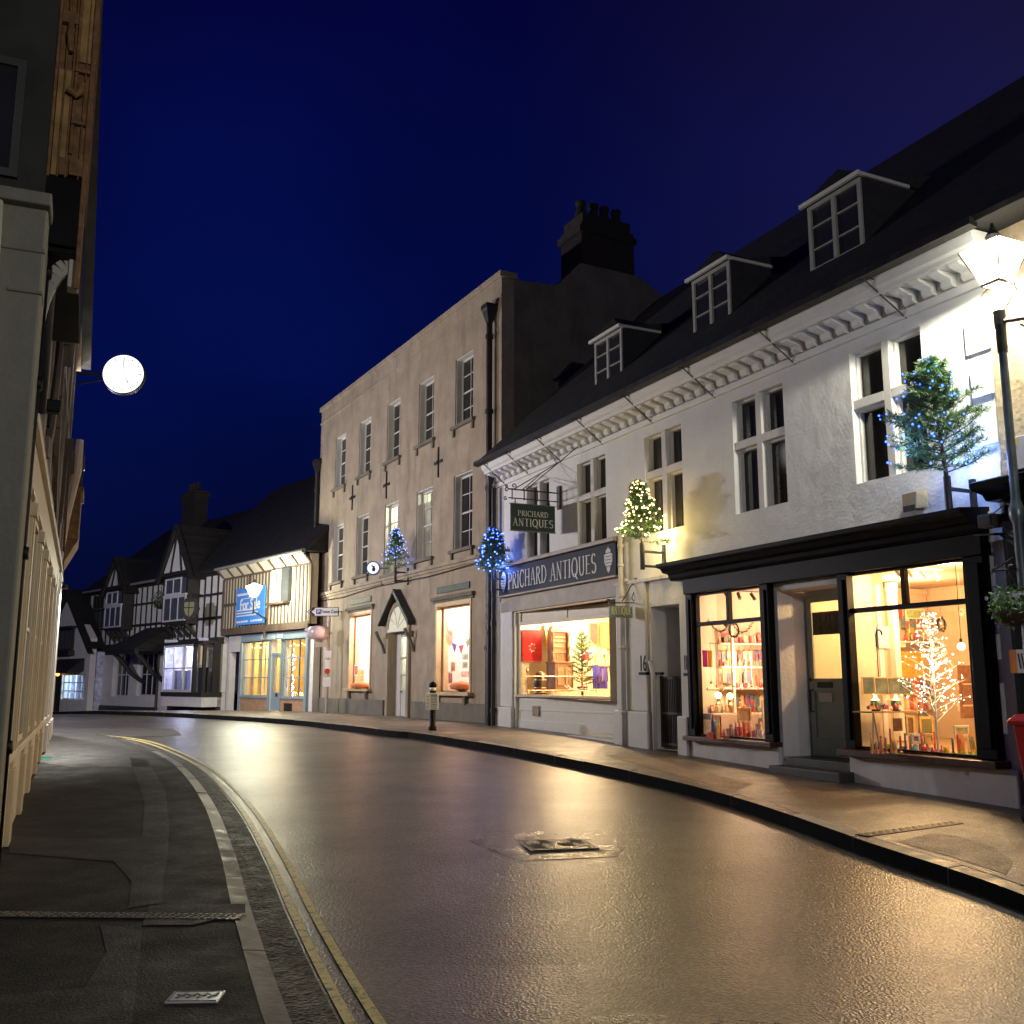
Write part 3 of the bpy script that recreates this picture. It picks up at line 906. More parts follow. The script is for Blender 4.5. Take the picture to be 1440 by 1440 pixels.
mb = MB(); mb.box(dx0 + .16, dx0 + .45, y - .012, y, 1.43, 1.51); mb.tube([(dx0 + .06, y, 1.1), (dx0 + .06, y - .05, 1.1), (dx0 + .06, y - .05, 1.4), (dx0 + .06, y, 1.4)], .012, 6)
mb.sph((dx0 + .06, y - .03, 1.55), .03, 8); mb.build('handle', M['iron'], d)
mb = MB(); mb.box(dx0 + .18, dx0 + .42, y - .006, y + .018, 1.24, 1.36); mb.build('letter_plate', M['white'], d)
mb = MB(); mb.box(dx0 + .1, dx1 - .1, y + .016, y + .03, 2.16, 2.48)
gt_ = mb.build('door_banner', mat('dim_gold_lettered_glass', (.12, .09, .04), .3), d)
mb = MB(); cx_ = (dx0 + dx1) / 2 + .02
for r_, zz in ((0, 2.39), (1, 2.24)):
    for k in range(5):
        x_ = cx_ - .2 + k * .09; mb.bar((x_, y + .012, zz - .05), (x_ + (.02 if k % 2 else -.015), y + .012, zz + .05), .016, .004)
        if k % 2 == r_: mb.bar((x_, y + .0115, zz + .045), (x_ + .05, y + .0115, zz + .03), .014, .004)
mb.build('faded_lettering', mat('faded_gold', (.2, .15, .06), .5), d)
mb = MB(); mb.box(DR[0] + .02, DR[1] + .02, -.02, .62, -.2, .50); mb.box(DR[0] + .05, DR[1] + .1, -.32, -.02, -.2, .40); 
mb.build('step', mat('dark_worn_step', (.05, .045, .04), .5, .004, 20), bA, bevel=.015)
# passage and iron gate
mb = MB(); x0, x1, z0, z1 = GT
mb.quad((x0, .28, z0), (x0, 3.0, z0), (x0, 3.0, z1), (x0, .28, z1)); mb.quad((x1, .28, z0), (x1, .28, z1), (x1, 3.0, z1), (x1, 3.0, z0))
mb.quad((x0, .28, z1), (x0, 3, z1), (x1, 3, z1), (x1, .28, z1)); mb.quad((x0, 3.0, z0), (x1, 3.0, z0), (x1, 3.0, z1), (x0, 3.0, z1)); mb.quad((x0, 0, .42), (x1, 0, .42), (x1, 3, .42), (x0, 3, .42))
mb.build('passage', M['render_smooth'], bA)
mb = MB(); y = .14
mb.box(x0 + .02, x0 + .06, y, y + .04, .45, 1.62); mb.box(x1 - .06, x1 - .02, y, y + .04, .45, 1.62)
for z in (.5, 1.0, 1.58): mb.box(x0 + .06, x1 - .06, y + .005, y + .035, z - .02, z + .02)
for k in range(14):
    x = x0 + .1 + (x1 - x0 - .2) * k / 13; mb.box(x - .009, x + .009, y + .01, y + .028, .46, 1.6)
mb.box(x0 + .06, x1 - .06, y + .03, y + .034, .46, 1.56)
mb.build('gate', mat('rusty_brown_iron', (.035, .022, .016), .6, .002, 50), bA)
# rainwater pipe over the left door pier
mb = MB(); x = -7.28; y = -.12
mb.tube([(x - .28, y, 4.2), (x - .28, y, 3.2), (x - .26, y, 2.95), (x - .26, y, .3)], .045, 10)
for z in (3.9, 3.55, 3.0, 2.1, 1.0): mb.tube([(x - .27, y, z - .03), (x - .27, y, z + .03)], .058, 10)
mb.build('drainpipe', M['render_smooth'], bA, smooth=True)
mb = MB(); mb.tube([(-6.62, -.10, .25), (-6.62, -.10, 1.6), (-6.72, -.09, 1.85)], .04, 8); mb.build('drainpipe', M['render_smooth'], bA, smooth=True)
# house numbers with dark dashes
def numtext(t, px, py):
    s, z = a_(px, py, -.06)
    return text(t, .36, bA, (s, -.062 if t == '16' else -.068, z), M['black'], sx=.62, extrude=.003, name='house_number')
s, z = a_(904, 934, -.06); o = text('16', .38, bA, (s, -.060, z), M['black'], sx=.62, extrude=.004, name='house_number')
s, z = a_(966, 933, -.0); o = text('18', .34, bA, (-5.81, -.014, z), M['black'], sx=.5, extrude=.004, name='house_number')
mb = MB()
for (px, py, w_) in ((904, 941, .22), (925, 941, .18), (967, 942, .2)):
    s, z = a_(px, py, -.06); mb.box(s - w_ / 2, s + w_ / 2, -.075, 0, z - .095, z - .05)
mb.build('number_dash', M['black'], bA)

# ---- antiques shopfront
x0, x1, z0, z1 = PS
pf = MB()
pf.box(x0, x1, .0, .38, 3.0, 3.3)                                   # timber bressummer
pb = pf.build('shopfront', M['cream'], bA)
mb = MB(); mb.box(-12.72, -7.72, -.12, -.001, 3.40, 4.0); mb.build('fascia_board', M['navy'], pb, bevel=.004)
mb = MB(); mb.box(-12.8, -7.62, -.22, -.001, 4.0, 4.06); mb.box(-12.78, -7.66, -.17, -.001, 4.06, 4.09); mb.box(-12.74, -7.7, -.15, -.001, 3.36, 3.398); mb.build('fascia_moulding', mat('tan_moulding', (.32, .25, .18), .5, .001), pb, bevel=.006)
mb = MB(); mb.box(-12.75, -7.7, -.05, -.001, 3.03, 3.358); mb.build('lintel_board', mat('taupe_board', (.34, .28, .22), .55, .002, 20), pb)
t, w_ = serif_text('PRICHARD ANTIQUES', .36, 1.0)
sc = 3.85 / w_
t.v = [(x * sc, y, z) for x, y, z in t.v]
lt = t.build('lettering', M['letter'], pb); lt.location = (-12.22, -.121, 3.51)
for cx, hh in ((-12.47, .23), (-7.97, .24)):
    e = MB()
    out = [(0, -1), (.16, -.8), (.2, -.55), (.34, -.4), (.46, -.1), (.44, .2), (.5, .4), (.3, .45), (.26, .75), (.12, .82), (0, 1)]
    if cx < -10: out = [(0, -1), (.25, -.6), (.42, -.2), (.46, .1), (.4, .5), (.2, .8), (0, 1)]
    pts = [(x, z) for x, z in out] + [(-x, z) for x, z in out[-2:0:-1]]
    e.py([(cx + x * .3, 3.70 + z * hh) for x, z in pts][::-1], -.128, -.12)
    em = e.build('emblem', M['letter'], pb)
    g = MB()
    for k in range(5):
        zz = 3.70 + (-.5 + k * .25) * hh
        g.box(cx - .09, cx + .09, -.1315, -.1285, zz - .006, zz + .006)
    g.build('emblem_lines', M['navy'], em)
# glazing set back, panelled stallriser
yb = .07
xw0, xw1 = x0 + .02, -8.42
ang = math.atan2(.36, xw1 - xw0); Lw = math.hypot(.36, xw1 - xw0)
def tilt(o): o.location = (xw0, yb, 0); o.rotation_euler.z = ang; return o
mb = MB()
mb.box(0, Lw, 0, .06, .5, 1.20); mb.box(0, Lw, -.02, 0, .5, .72); mb.box(0, Lw, -.015, 0, .92, .96)
tilt(mb.build('stallriser', M['offwhite'], pb, bevel=.006))
mb = MB(); mb.box(.6, .85, -.035, -.017, .82, 1.02)
for k in range(4): mb.box(.62, .83, -.04, -.036, .84 + k * .045, .86 + k * .045)
tilt(mb.build('vent_grille', mat('tan_vent', (.3, .24, .17), .6), pb))
mb = MB(); mb.box(-.02, Lw + .02, -.07, .1, 1.20, 1.25)
mb.box(0, .09, -.01, .07, 1.25, 3.0); mb.box(Lw - .07, Lw, -.01, .07, 1.25, 3.0)
mb.box(.09, Lw - .07, -.01, .07, 2.72, 2.80); mb.box(.09, Lw - .07, .02, .07, 2.80, 3.0)
mb.box(Lw / 2 - .02, Lw / 2 + .02, .005, .02, 2.80, 3.0)
w = tilt(mb.build('shop_window', M['cream'], bA, bevel=.006))
pane(w, .08, Lw - .06, 1.24, 2.74, .03, M['glass'])
# left dark reveal, door post and glazed door on the right
# ceiling of the lobby, and the door itself folded back facing left
mb = MB(); xd = x1 - .06
mb.box(xd, xd + .05, .35, .44, .55, 2.95); mb.box(xd, xd + .05, 1.18, 1.28, .55, 2.95); mb.box(xd, xd + .05, .44, 1.18, .55, 1.3); mb.box(xd, xd + .05, .44, 1.18, 2.4, 2.48); mb.box(xd, xd + .05, .44, 1.18, 2.86, 2.95)
d = mb.build('door', M['cream'], bA)
mb = MB(); mb.box(xd + .02, xd + .026, .43, 1.19, 1.29, 2.87); mb.build('pane', M['glass'], d)
mb = MB(); mb.sph((xd - .03, .5, 1.45), .025, 8); mb.build('handle', M['brass'], d)
mb = MB(); mb.box(xw1 - .02, x1, 1.28, 1.36, .55, 3.0); mb.box(x0, x1, 0.28, 1.3, -.2, .56)
mb.build('lobby', M['cream'], pb)
# ---- rooms behind the glass
def room(x0, x1, y0, y1, z0, z1, mw, name, floor=None):
    mb = MB()
    mb.quad((x0, y1, z0), (x1, y1, z0), (x1, y1, z1), (x0, y1, z1))
    mb.quad((x0, y0, z0), (x0, y1, z0), (x0, y1, z1), (x0, y0, z1))
    mb.quad((x1, y1, z0), (x1, y0, z0), (x1, y0, z1), (x1, y1, z1))
    mb.quad((x0, y0, z1), (x0, y1, z1), (x1, y1, z1), (x1, y0, z1))
    mb.quad((x0, y0, z0), (x1, y0, z0), (x1, y1, z0), (x0, y1, z0), 1)
    return mb.build(name, [mw, floor or M['cream']], bA)
M['shopwall'] = mat('warm_cream_wall', (.72, .62, .44), .8, 0, var=.05)
M['shopwall2'] = mat('peach_shop_wall', (.50, .37, .26), .8, 0, var=.08)
M['floorwood'] = mat('shop_floor_wood', (.3, .2, .11), .4, .001)
room(xw0 + .02, xw1 + .001, .14, 2.6, 1.18, 3.0, M['shopwall'], 'shop_interior', M['floorwood'])
mb = MB(); x0, x1, y0, y1, z0, z1 = -5.6, -.15, .28, 3.4, .66, 2.98
mb.quad((x0, y1, z0), (x1, y1, z0), (x1, y1, z1), (x0, y1, z1))
mb.quad((x0, y0, z0), (x0, y1, z0), (x0, y1, z1), (x0, y0, z1))
mb.quad((x1, y1, z0), (x1, y0, z0), (x1, y0, z1), (x1, y1, z1))
mb.quad((x0, y0, z1), (x0, y1, z1), (x1, y1, z1), (x1, y0, z1))
for a, b, c in ((x0, -3.64, y0), (-3.64, -2.28, .6), (-2.28, x1, y0)):
    mb.quad((a, c, z0), (b, c, z0), (b, y1, z0), (a, y1, z0), 1)
mb.quad((-3.64, .28, z0), (-3.64, .6, z0), (-3.64, .6, z1), (-3.64, .28, z1)); mb.quad((-2.28, .28, z0), (-2.28, .66, z0), (-2.28, .66, z1), (-2.28, .28, z1))
mb.build('shop_interior', [M['shopwall2'], M['floorwood']], bA)
# ================================================================== things in the shop windows
FP = Fac(115.5, FA.w(-12.0, 0))    # frame that faces down the street: used for the side wall of the antiques shop
FQ = Fac(115.5, FA.w(-5.58, 0))    # side wall of the gift shop
FH = Fac(115.5, FA.w(-10.05, 0))   # plane of the hanging sign

def P(px, py, s):      # a point in the antiques shop: returns (dep, z) on the plane x = s of the terrace
    return FP.sz(px, py, -(s + 12.0))
def Q(px, py, s):
    return FQ.sz(px, py, -(s + 5.58))
def at(s, dep, z): return FA.w(s, dep, z)
FACE = FA.rot + PI / 2     # local x runs into the building, local -y faces the camera end of the street

def thing(name, s, dep, z, label, cat, group=None, yaw=0):
    return empty(name, at(s, dep, z), FACE + yaw, label, cat, group)

# --- picture frames
def picture(px0, py0, px1, py1, s, fn, col, fcol, label, cat='picture', name='framed_picture', group=None, th=.02, fw=.03, detail=None):
    (d0, z1), (d1, z0) = fn(px0, py0, s), fn(px1, py1, s)
    root = thing(name, s, (d0 + d1) / 2, z0, label, cat, group)
    w, h = (d1 - d0) / 2, z1 - z0
    if fcol:
        mb = MB(); mb.box(-w, -w + fw, -th, 0, 0, h); mb.box(w - fw, w, -th, 0, 0, h); mb.box(-w + fw, w - fw, -th, 0, 0, fw); mb.box(-w + fw, w - fw, -th, 0, h - fw, h)
        mb.build('frame', fcol, root, bevel=.003)
    mb = MB(); mb.box(-w + .004, w - .004, -th * .5, -.002, .004, h - .004)
    mb.build('canvas', col, root)
    if detail: detail(root, w, h, th)
    return root
def flowers(root, w, h, th):
    mb = MB()
    for k in range(7):
        a = k * .9; mb.sph((.06 * math.cos(a) * (1 + .2 * (k % 2)), -th * .6, h * .42 + .08 * math.sin(a)), .025, 8, 0, .9)
    mb.build('white_blossom', M['offwhite'], root)
    mb = MB()
    for k in range(14):
        x = -w + .03 + (2 * w - .06) * k / 13
        mb.box(x - .004, x + .004, -th * .6, 0, -.04, .003)
    mb.build('fringe', mat('pink_fringe', (.7, .3, .28), .8), root)
redrug = mat('red_woven_hanging', (.62, .03, .03), .9, .004, 60, .3, 14)
picture(734, 885, 762, 930, -11.98, P, redrug, None, 'red woven wall hanging with white blossom on the cream wall of the antiques shop', 'wall hanging', 'wall_hanging', detail=flowers)
picture(766, 878, 784, 911, -11.98, P, M['gold'], M['brass'], 'golden framed picture beside the red wall hanging')
picture(829, 876, 840, 903, -11.95, P, mat('dim_red_painting', (.3, .1, .08), .6, 0, var=.5, vscale=12), M['carved'], 'narrow dark red painting above the decorated tree in the antiques shop')
picture(844, 875, 857, 912, -11.98, P, mat('tan_painting', (.5, .33, .18), .6, 0, var=.4, vscale=10), M['gold'], 'tall tan painting in a gilt frame beside the antiques shop door post')

# --- carved oak overmantel / chair back on a cupboard
d, z = P(785, 972, -11.55)
root = thing('carved_cupboard', -11.55, d, z, 'tall carved oak cupboard with a double arched crest in the antiques shop window', 'cupboard')
mb = MB(); mb.box(-.22, .22, -.28, .12, 0, .58); mb.build('base', M['carved'], root, bevel=.008)
mb = MB(); mb.box(-.17, -.02, -.297, -.28, .12, .5); mb.box(.02, .17, -.297, -.28, .12, .5); mb.build('door', mat('oak_panel', (.33, .2, .11), .4, .002, 30, .3, 8), root, bevel=.006)
mb = MB()
mb.box(-.24, .24, -.30, .12, .58, .62); mb.box(-.17, .17, -.06, .06, .62, 1.28); mb.box(-.21, -.17, -.1, .08, .62, 1.25); mb.box(.17, .21, -.1, .08, .62, 1.25); mb.box(-.22, .22, -.12, .08, 1.25, 1.30)
for z_ in (.8, .92, 1.04, 1.12): mb.box(-.165, .165, -.075, -.06, z_, z_ + .02)
for cx in (-.1, .1):
    mb.py([(cx + .1 * math.cos(a * PI / 10), 1.30 + .09 * math.sin(a * PI / 10)) for a in range(11)][::-1], -.1, .06)
for cx in (-.19, .19):
    mb.lathe([(.03, 0), (.035, .1), (.015, .2), (.035, .3), (.02, .45), (.035, .6)], 8, (cx, -.14, .63))
for i in range(5):
    for j in range(3): mb.sph((-.12 + i * .06, -.062, .68 + j * .035), .014, 6)
mb.build('carved_back', M['carved'], root, bevel=.003)

# --- coopered barrel
d, z = P(760, 976, -11.35)
root = thing('barrel', -11.35, d, z, 'dark oak barrel with pale metal hoops left of the carved cupboard', 'barrel')
mb = MB(); mb.lathe([(.11, 0), (.135, .12), (.145, .2), (.135, .3), (.11, .42)], 16); mb.build('staves', mat('dark_staves', (.06, .03, .02), .35, .002, 30, .5, 12, stretch=(1, 1, .1)), root, smooth=True)
mb = MB()
for z_, r in ((.04, .122), (.13, .142), (.29, .142), (.38, .122)): mb.lathe([(r, z_ - .012), (r + .004, z_), (r, z_ + .012)], 16)
mb.build('hoop', mat('pale_brass_hoop', (.7, .52, .35), .3, metal=.8), root)
mb = MB(); mb.lathe([(.1, .42), (.08, .45), (.03, .47), (.01, .475)], 14); mb.build('lid', M['carved'], root)

# --- long copper fender rail on posts
d0, z0 = P(735, 973, -10.9); d1, _ = P(843, 973, -10.9)
root = thing('fender_rail', -10.9, d0, z0 - .02, 'long low copper rail on slim posts standing across the antiques shop window', 'rail')
L_ = d1 - d0
cop = mat('dull_copper', (.55, .28, .18), .35, .001, 40, .2, 6, metal=.7)
mb = MB(); mb.tube([(0, 0, .33), (L_, 0, .33)], .012, 8); mb.tube([(.1, 0, .05), (L_ - .1, 0, .05)], .008, 8); mb.build('rail', cop, root)
for k in range(6):
    x = .12 + (L_ - .2) * k / 5
    mb = MB(); mb.tube([(x, 0, .0), (x, 0, .34)], .009, 6); mb.sph((x, 0, .37), .018, 8); mb.build('post', cop, root)
# --- copper standing lamp at the left
d, z = P(742, 975, -11.1)
root = thing('lantern_stand', -11.1, d, z, 'slim copper standing lamp with lantern top below the red wall hanging', 'lamp stand')
mb = MB(); mb.lathe([(.05, 0), (.045, .02), (.015, .05), (.009, .12), (.009, .3), (.009, .38), (.02, .40)], 10); mb.build('stem', cop, root)
mb = MB(); mb.lathe([(.02, .40), (.035, .46), (.03, .49), (.008, .52), (.002, .56)], 6); mb.build('lantern_top', cop, root)

# --- fir tree generator (real needles)
def fir(root, H, Rr, seed, nbr=60, nl=.035, bend=None, lights=60, lmat=None, lr=.008, base=.1, dens=1.0, lmode=0, baubles=None):
    rnd = random.Random(seed)
    mb = MB(); tr = MB(); tips = []
    tr.tube([(0, 0, -.12), (0, 0, H * .5), (0, 0, H)], [.022 * H, .014 * H, .003], 7)
    def needles(a, b, w, cnt):
        a, b = Vector(a), Vector(b); t = (b - a); l = t.length
        if l < 1e-4: return
        t.normalize(); e1 = t.orthogonal().normalized(); e2 = t.cross(e1)
        for _ in range(cnt):
            p = a + t * (l * rnd.random())
            an = rnd.random() * 2 * PI
            dr = (e1 * math.cos(an) + e2 * math.sin(an)) * .85 + t * rnd.uniform(.3, .9)
            dr.normalize(); ln = w * rnd.uniform(.7, 1.15)
            sd = dr.cross(Vector((rnd.random() - .5, rnd.random() - .5, rnd.random() - .5))).normalized() * w * .075
            q = p + dr * ln
            mb.add([p - sd, p + sd, q + sd * .3, q - sd * .3], [(0, 1, 2, 3)])
    for i in range(nbr):
        u = (i + .5) / nbr; hgt = base * H + (1 - base) * H * u ** .9
        rr = Rr * (1 - u) ** .66 * rnd.uniform(.6, 1.2) + .06 * Rr
        az = i * 2.39996 + rnd.uniform(-.3, .3); el = rnd.uniform(-.05, .4) + .5 * u
        p0 = Vector((0, 0, hgt)); dr = Vector((math.cos(az) * math.cos(el), math.sin(az) * math.cos(el), math.sin(el)))
        p1 = p0 + dr * rr * .55; p2 = p0 + dr * rr + Vector((0, 0, .12 * rr))
        tr.tube([p0, p1, p2], [.006 * H, .004 * H, .0015 * H], 4, cap=False)
        needles(p0.lerp(p1, .3), p1, nl, int(34 * dens)); needles(p1, p2, nl, int(46 * dens)); tips.append(p2)
        side = dr.cross(Vector((0, 0, 1))).normalized()
        for k in range(4):
            f = .3 + .17 * k; q0 = p0.lerp(p2, f); sg = 1 if k % 2 else -1
            q1 = q0 + (dr * .6 + side * sg * .8 + Vector((0, 0, rnd.uniform(-.1, .2)))).normalized() * rr * .5 * (1.15 - f * .6)
            tr.tube([q0, q1], [.003 * H, .001 * H], 3, cap=False)
            needles(q0, q1, nl, int(34 * dens)); tips.append(q1)
    tr.build('trunk', M['bark'], root); mb.build('foliage', M['needle'], root)
    if lights:
        lb = MB(); wb = MB(); pts = []
        for k in range(lights):
            if lmode == 0:
                p = rnd.choice(tips); p = Vector((p.x * 1.1, p.y * 1.1, p.z)) + Vector((rnd.uniform(-.02, .02), rnd.uniform(-.02, .02), rnd.uniform(-.0, .03))) * H
            else:
                u = k / lights; r = Rr * (1 - u) ** .7 * .95; an = u * 2 * PI * 4.3
                p = Vector((math.cos(an) * r, math.sin(an) * r, H * (.12 + .86 * u))) + Vector((rnd.uniform(-.02, .02), rnd.uniform(-.02, .02), rnd.uniform(-.03, .03)))
            lb.octa(p, lr * rnd.uniform(.7, 1.3)); pts.append(p)
        tag(lb.build('fairy_lights', lmat, root), kind='stuff')
        pts.sort(key=lambda p: p.z)
        for a, b in zip(pts, pts[1:]):
            if (a - b).length < .22: wb.tube([a, b], .0018, 3, cap=False)
        wb.build('cable', M['timber'], root)
    if baubles:
        for k, (c, n) in enumerate(baubles):
            bb = MB(); bb.sph((0, 0, 0), .018, 8); o0 = None
            for _ in range(n):
                p = rnd.choice(tips) + Vector((0, 0, -.025))
                if o0 is None: o0 = o = bb.build('bauble', c, root, smooth=True)
                else: o = o0.copy(); COL.objects.link(o); o.parent = root
                o.location = p
M['warmdot'] = emat('warm_fairy_bulb', (1, .62, .25), 14)
M['whitedot'] = emat('white_fairy_bulb', (.85, .92, 1), 40)
M['bluedot'] = emat('blue_fairy_bulb', (.03, .09, 1), 9)
rb = mat('red_bauble', (.6, .02, .02), .15, spec=.8); gb = mat('gold_bauble', (.7, .45, .12), .2, metal=.9); pb_ = mat('pink_bauble', (.6, .15, .3), .15); bb_ = mat('blue_bauble', (.05, .1, .6), .15)
d, z = P(819, 972, -11.2)
root = thing('christmas_tree', -11.2, d, z, 'decorated green christmas tree hung with coloured baubles inside the antiques shop', 'christmas tree')
fir(root, 1.22, .36, 3, 54, .035, lights=70, lmat=M['warmdot'], lr=.0045, baubles=[(rb, 14), (gb, 18), (pb_, 10), (bb_, 8)])
mb = MB(); mb.lathe([(.1, -.0), (.12, .1)], 12); mb.build('pot', mat('purple_pot', (.1, .03, .14), .4), root)

# --- blue draped table with small goods
d, z = P(838, 972, -10.75)
root = thing('draped_table', -10.75, d, z, 'small table under a blue and purple cloth beside the decorated tree', 'table')
mb = MB(); mb.box(-.16, .2, -.14, .2, .5, .52)
mb.build('tabletop', M['carved'], root)
cl = MB()
for k in range(14):
    a = -.16 + .36 * k / 14; b = -.16 + .36 * (k + 1) / 14
    y0 = -.145 - .012 * (k % 2); y1 = -.145 - .012 * ((k + 1) % 2)
    cl.quad((a, y0, .05), (b, y1, .05), (b, y1, .525), (a, y0, .525))
cl.quad((-.16, -.15, .525), (.2, -.15, .525), (.2, .2, .525), (-.16, .2, .525))
cl.build('cloth', mat('blue_purple_cloth', (.06, .05, .4), .7, .002, 20, .6, 9), root)
for (px, py, hh, r, cname, col, lab) in ((824, 928, .12, .05, 'gift_box', (.6, .03, .03), 'bright red gift box on the blue draped table'), (828, 920, .05, .06, 'book', (.08, .1, .3), 'blue book lying above the red gift box')):
    d, z = P(px, py, -10.85)
    b = MB(); b.box(-r, r, -r, r, 0, hh); o = b.build(cname, mat(cname + '_c', col, .5), bevel=.006); o.location = at(-10.85, d, z); o.rotation_euler.z = FACE
    tag(o, lab, cname.replace('_', ' '))
d, z = P(837, 932, -10.9)
root = thing('candlestick', -10.9, d, z, 'pale twisted candlestick with a white candle beside the red gift box', 'candlestick')
mb = MB(); mb.lathe([(.04, 0), (.035, .02), (.012, .05), (.018, .1), (.01, .16), (.022, .18), (.022, .19)], 10); mb.build('stem', M['brass'], root)
mb = MB(); mb.lathe([(.009, .19), (.009, .33), (.002, .34)], 8); mb.build('candle', M['white'], root)
d, z = P(850, 932, -10.6)
root = thing('table_lamp', -10.6, d, z, 'small white shaded table lamp at the right edge of the antiques shop window', 'lamp')
mb = MB(); mb.lathe([(.05, 0), (.02, .03), (.012, .1), (.03, .15), (.01, .2)], 10); mb.build('base', M['brass'], root)
mb = MB(); mb.lathe([(.07, .18), (.045, .3)], 12); mb.build('lamp_shade', emat('lamp_shade_glow', (1, .8, .5), 1.6), root)
d, z = P(851, 958, -10.3)
root = thing('wooden_stool', -10.3, d, z, 'round dark wooden stool with turned rails beside the door post', 'stool')
mb = MB(); mb.lathe([(.13, .28), (.14, .3), (.13, .32)], 14); mb.build('seat', M['carved'], root)
for k in range(4):
    a = k * PI / 2 + .6; mb = MB(); mb.tube([(.1 * math.cos(a), .1 * math.sin(a), .28), (.13 * math.cos(a), .13 * math.sin(a), 0)], .012, 6); mb.build('leg', M['carved'], root)
# wooden toy sledge with light runners
d, z = P(808, 972, -10.6)
root = thing('sledge', -10.6, d, z, 'small pale wooden sledge lying in front of the decorated tree', 'sledge')
for y in (-.07, .07):
    mb = MB(); mb.tube([(-.2, y, .12), (-.1, y, .04), (.25, y, 0), (.3, y, .02)], .012, 6); mb.build('runner', M['offwhite'], root)
mb = MB()
for x in (-.12, 0, .12, .22): mb.box(x - .02, x + .02, -.08, .08, .05, .062)
mb.build('slats', M['offwhite'], root)

# ---------------- gift shop, left window
spotm = mat('black_spot_metal', (.02, .02, .02), .4)
def track(s, d0, d1, z, n, label, col, m, group='ceiling spot tracks'):
    root = thing('track_light', s, d0, z, label, 'track light', group)
    mb = MB(); mb.box(0, d1 - d0, -.015, .015, -.02, 0); mb.build('rail', m, root)
    for k in range(n):
        x = (k + .5) * (d1 - d0) / n; mb = MB()
        mb.tube([(x, 0, -.02), (x, 0, -.06)], .006, 5); mb.tube([(x, .02, -.04), (x + .02 * (-1) ** k, -.05, -.14)], .026, 10)
        h = mb.build('spot_head', m, root)
    return root
d0, z = Q(1011, 833, -5.0); d1, _ = Q(1066, 833, -5.0)
track(-5.0, d0, d1, 2.92, 3, 'black spotlight track on the ceiling behind the left gift shop window', None, spotm)
d0, z = Q(1253, 812, -1.6); d1, _ = Q(1325, 812, -1.6)
track(-1.6, d0, d1, 2.93, 4, 'pale spotlight track on the ceiling behind the right gift shop window', None, mat('pale_spot_metal', (.5, .42, .3), .35))

sh_ = mat('white_shelf', (.7, .62, .5), .5)
def shelf(px0, px1, py, s, fn, depth, label, m=sh_, name='shelf', group=None):
    (d0, z), (d1, _) = fn(px0, py, s), fn(px1, py, s)
    mb = MB(); mb.box(0, d1 - d0, -depth, 0, -.012, .012)
    mb.box(.02, .035, -depth * .8, 0, -.08, -.012); mb.box(d1 - d0 - .035, d1 - d0 - .02, -depth * .8, 0, -.08, -.012)
    o = mb.build(name, m); o.location = at(s, d0, z); o.rotation_euler.z = FACE
    return tag(o, label, 'shelf', group)
shelf(990, 1078, 905, -5.57, Q, .12, 'highest pale shelf of goods on the wall behind the left gift shop window')
shelf(990, 1078, 938, -5.57, Q, .12, 'second pale shelf down behind the left gift shop window')
shelf(988, 1080, 968, -5.57, Q, .14, 'pale shelf behind the two bright globe lamps')
shelf(988, 1083, 1004, -5.45, Q, .22, 'lowest pale shelf of red and green goods behind the left gift shop window')
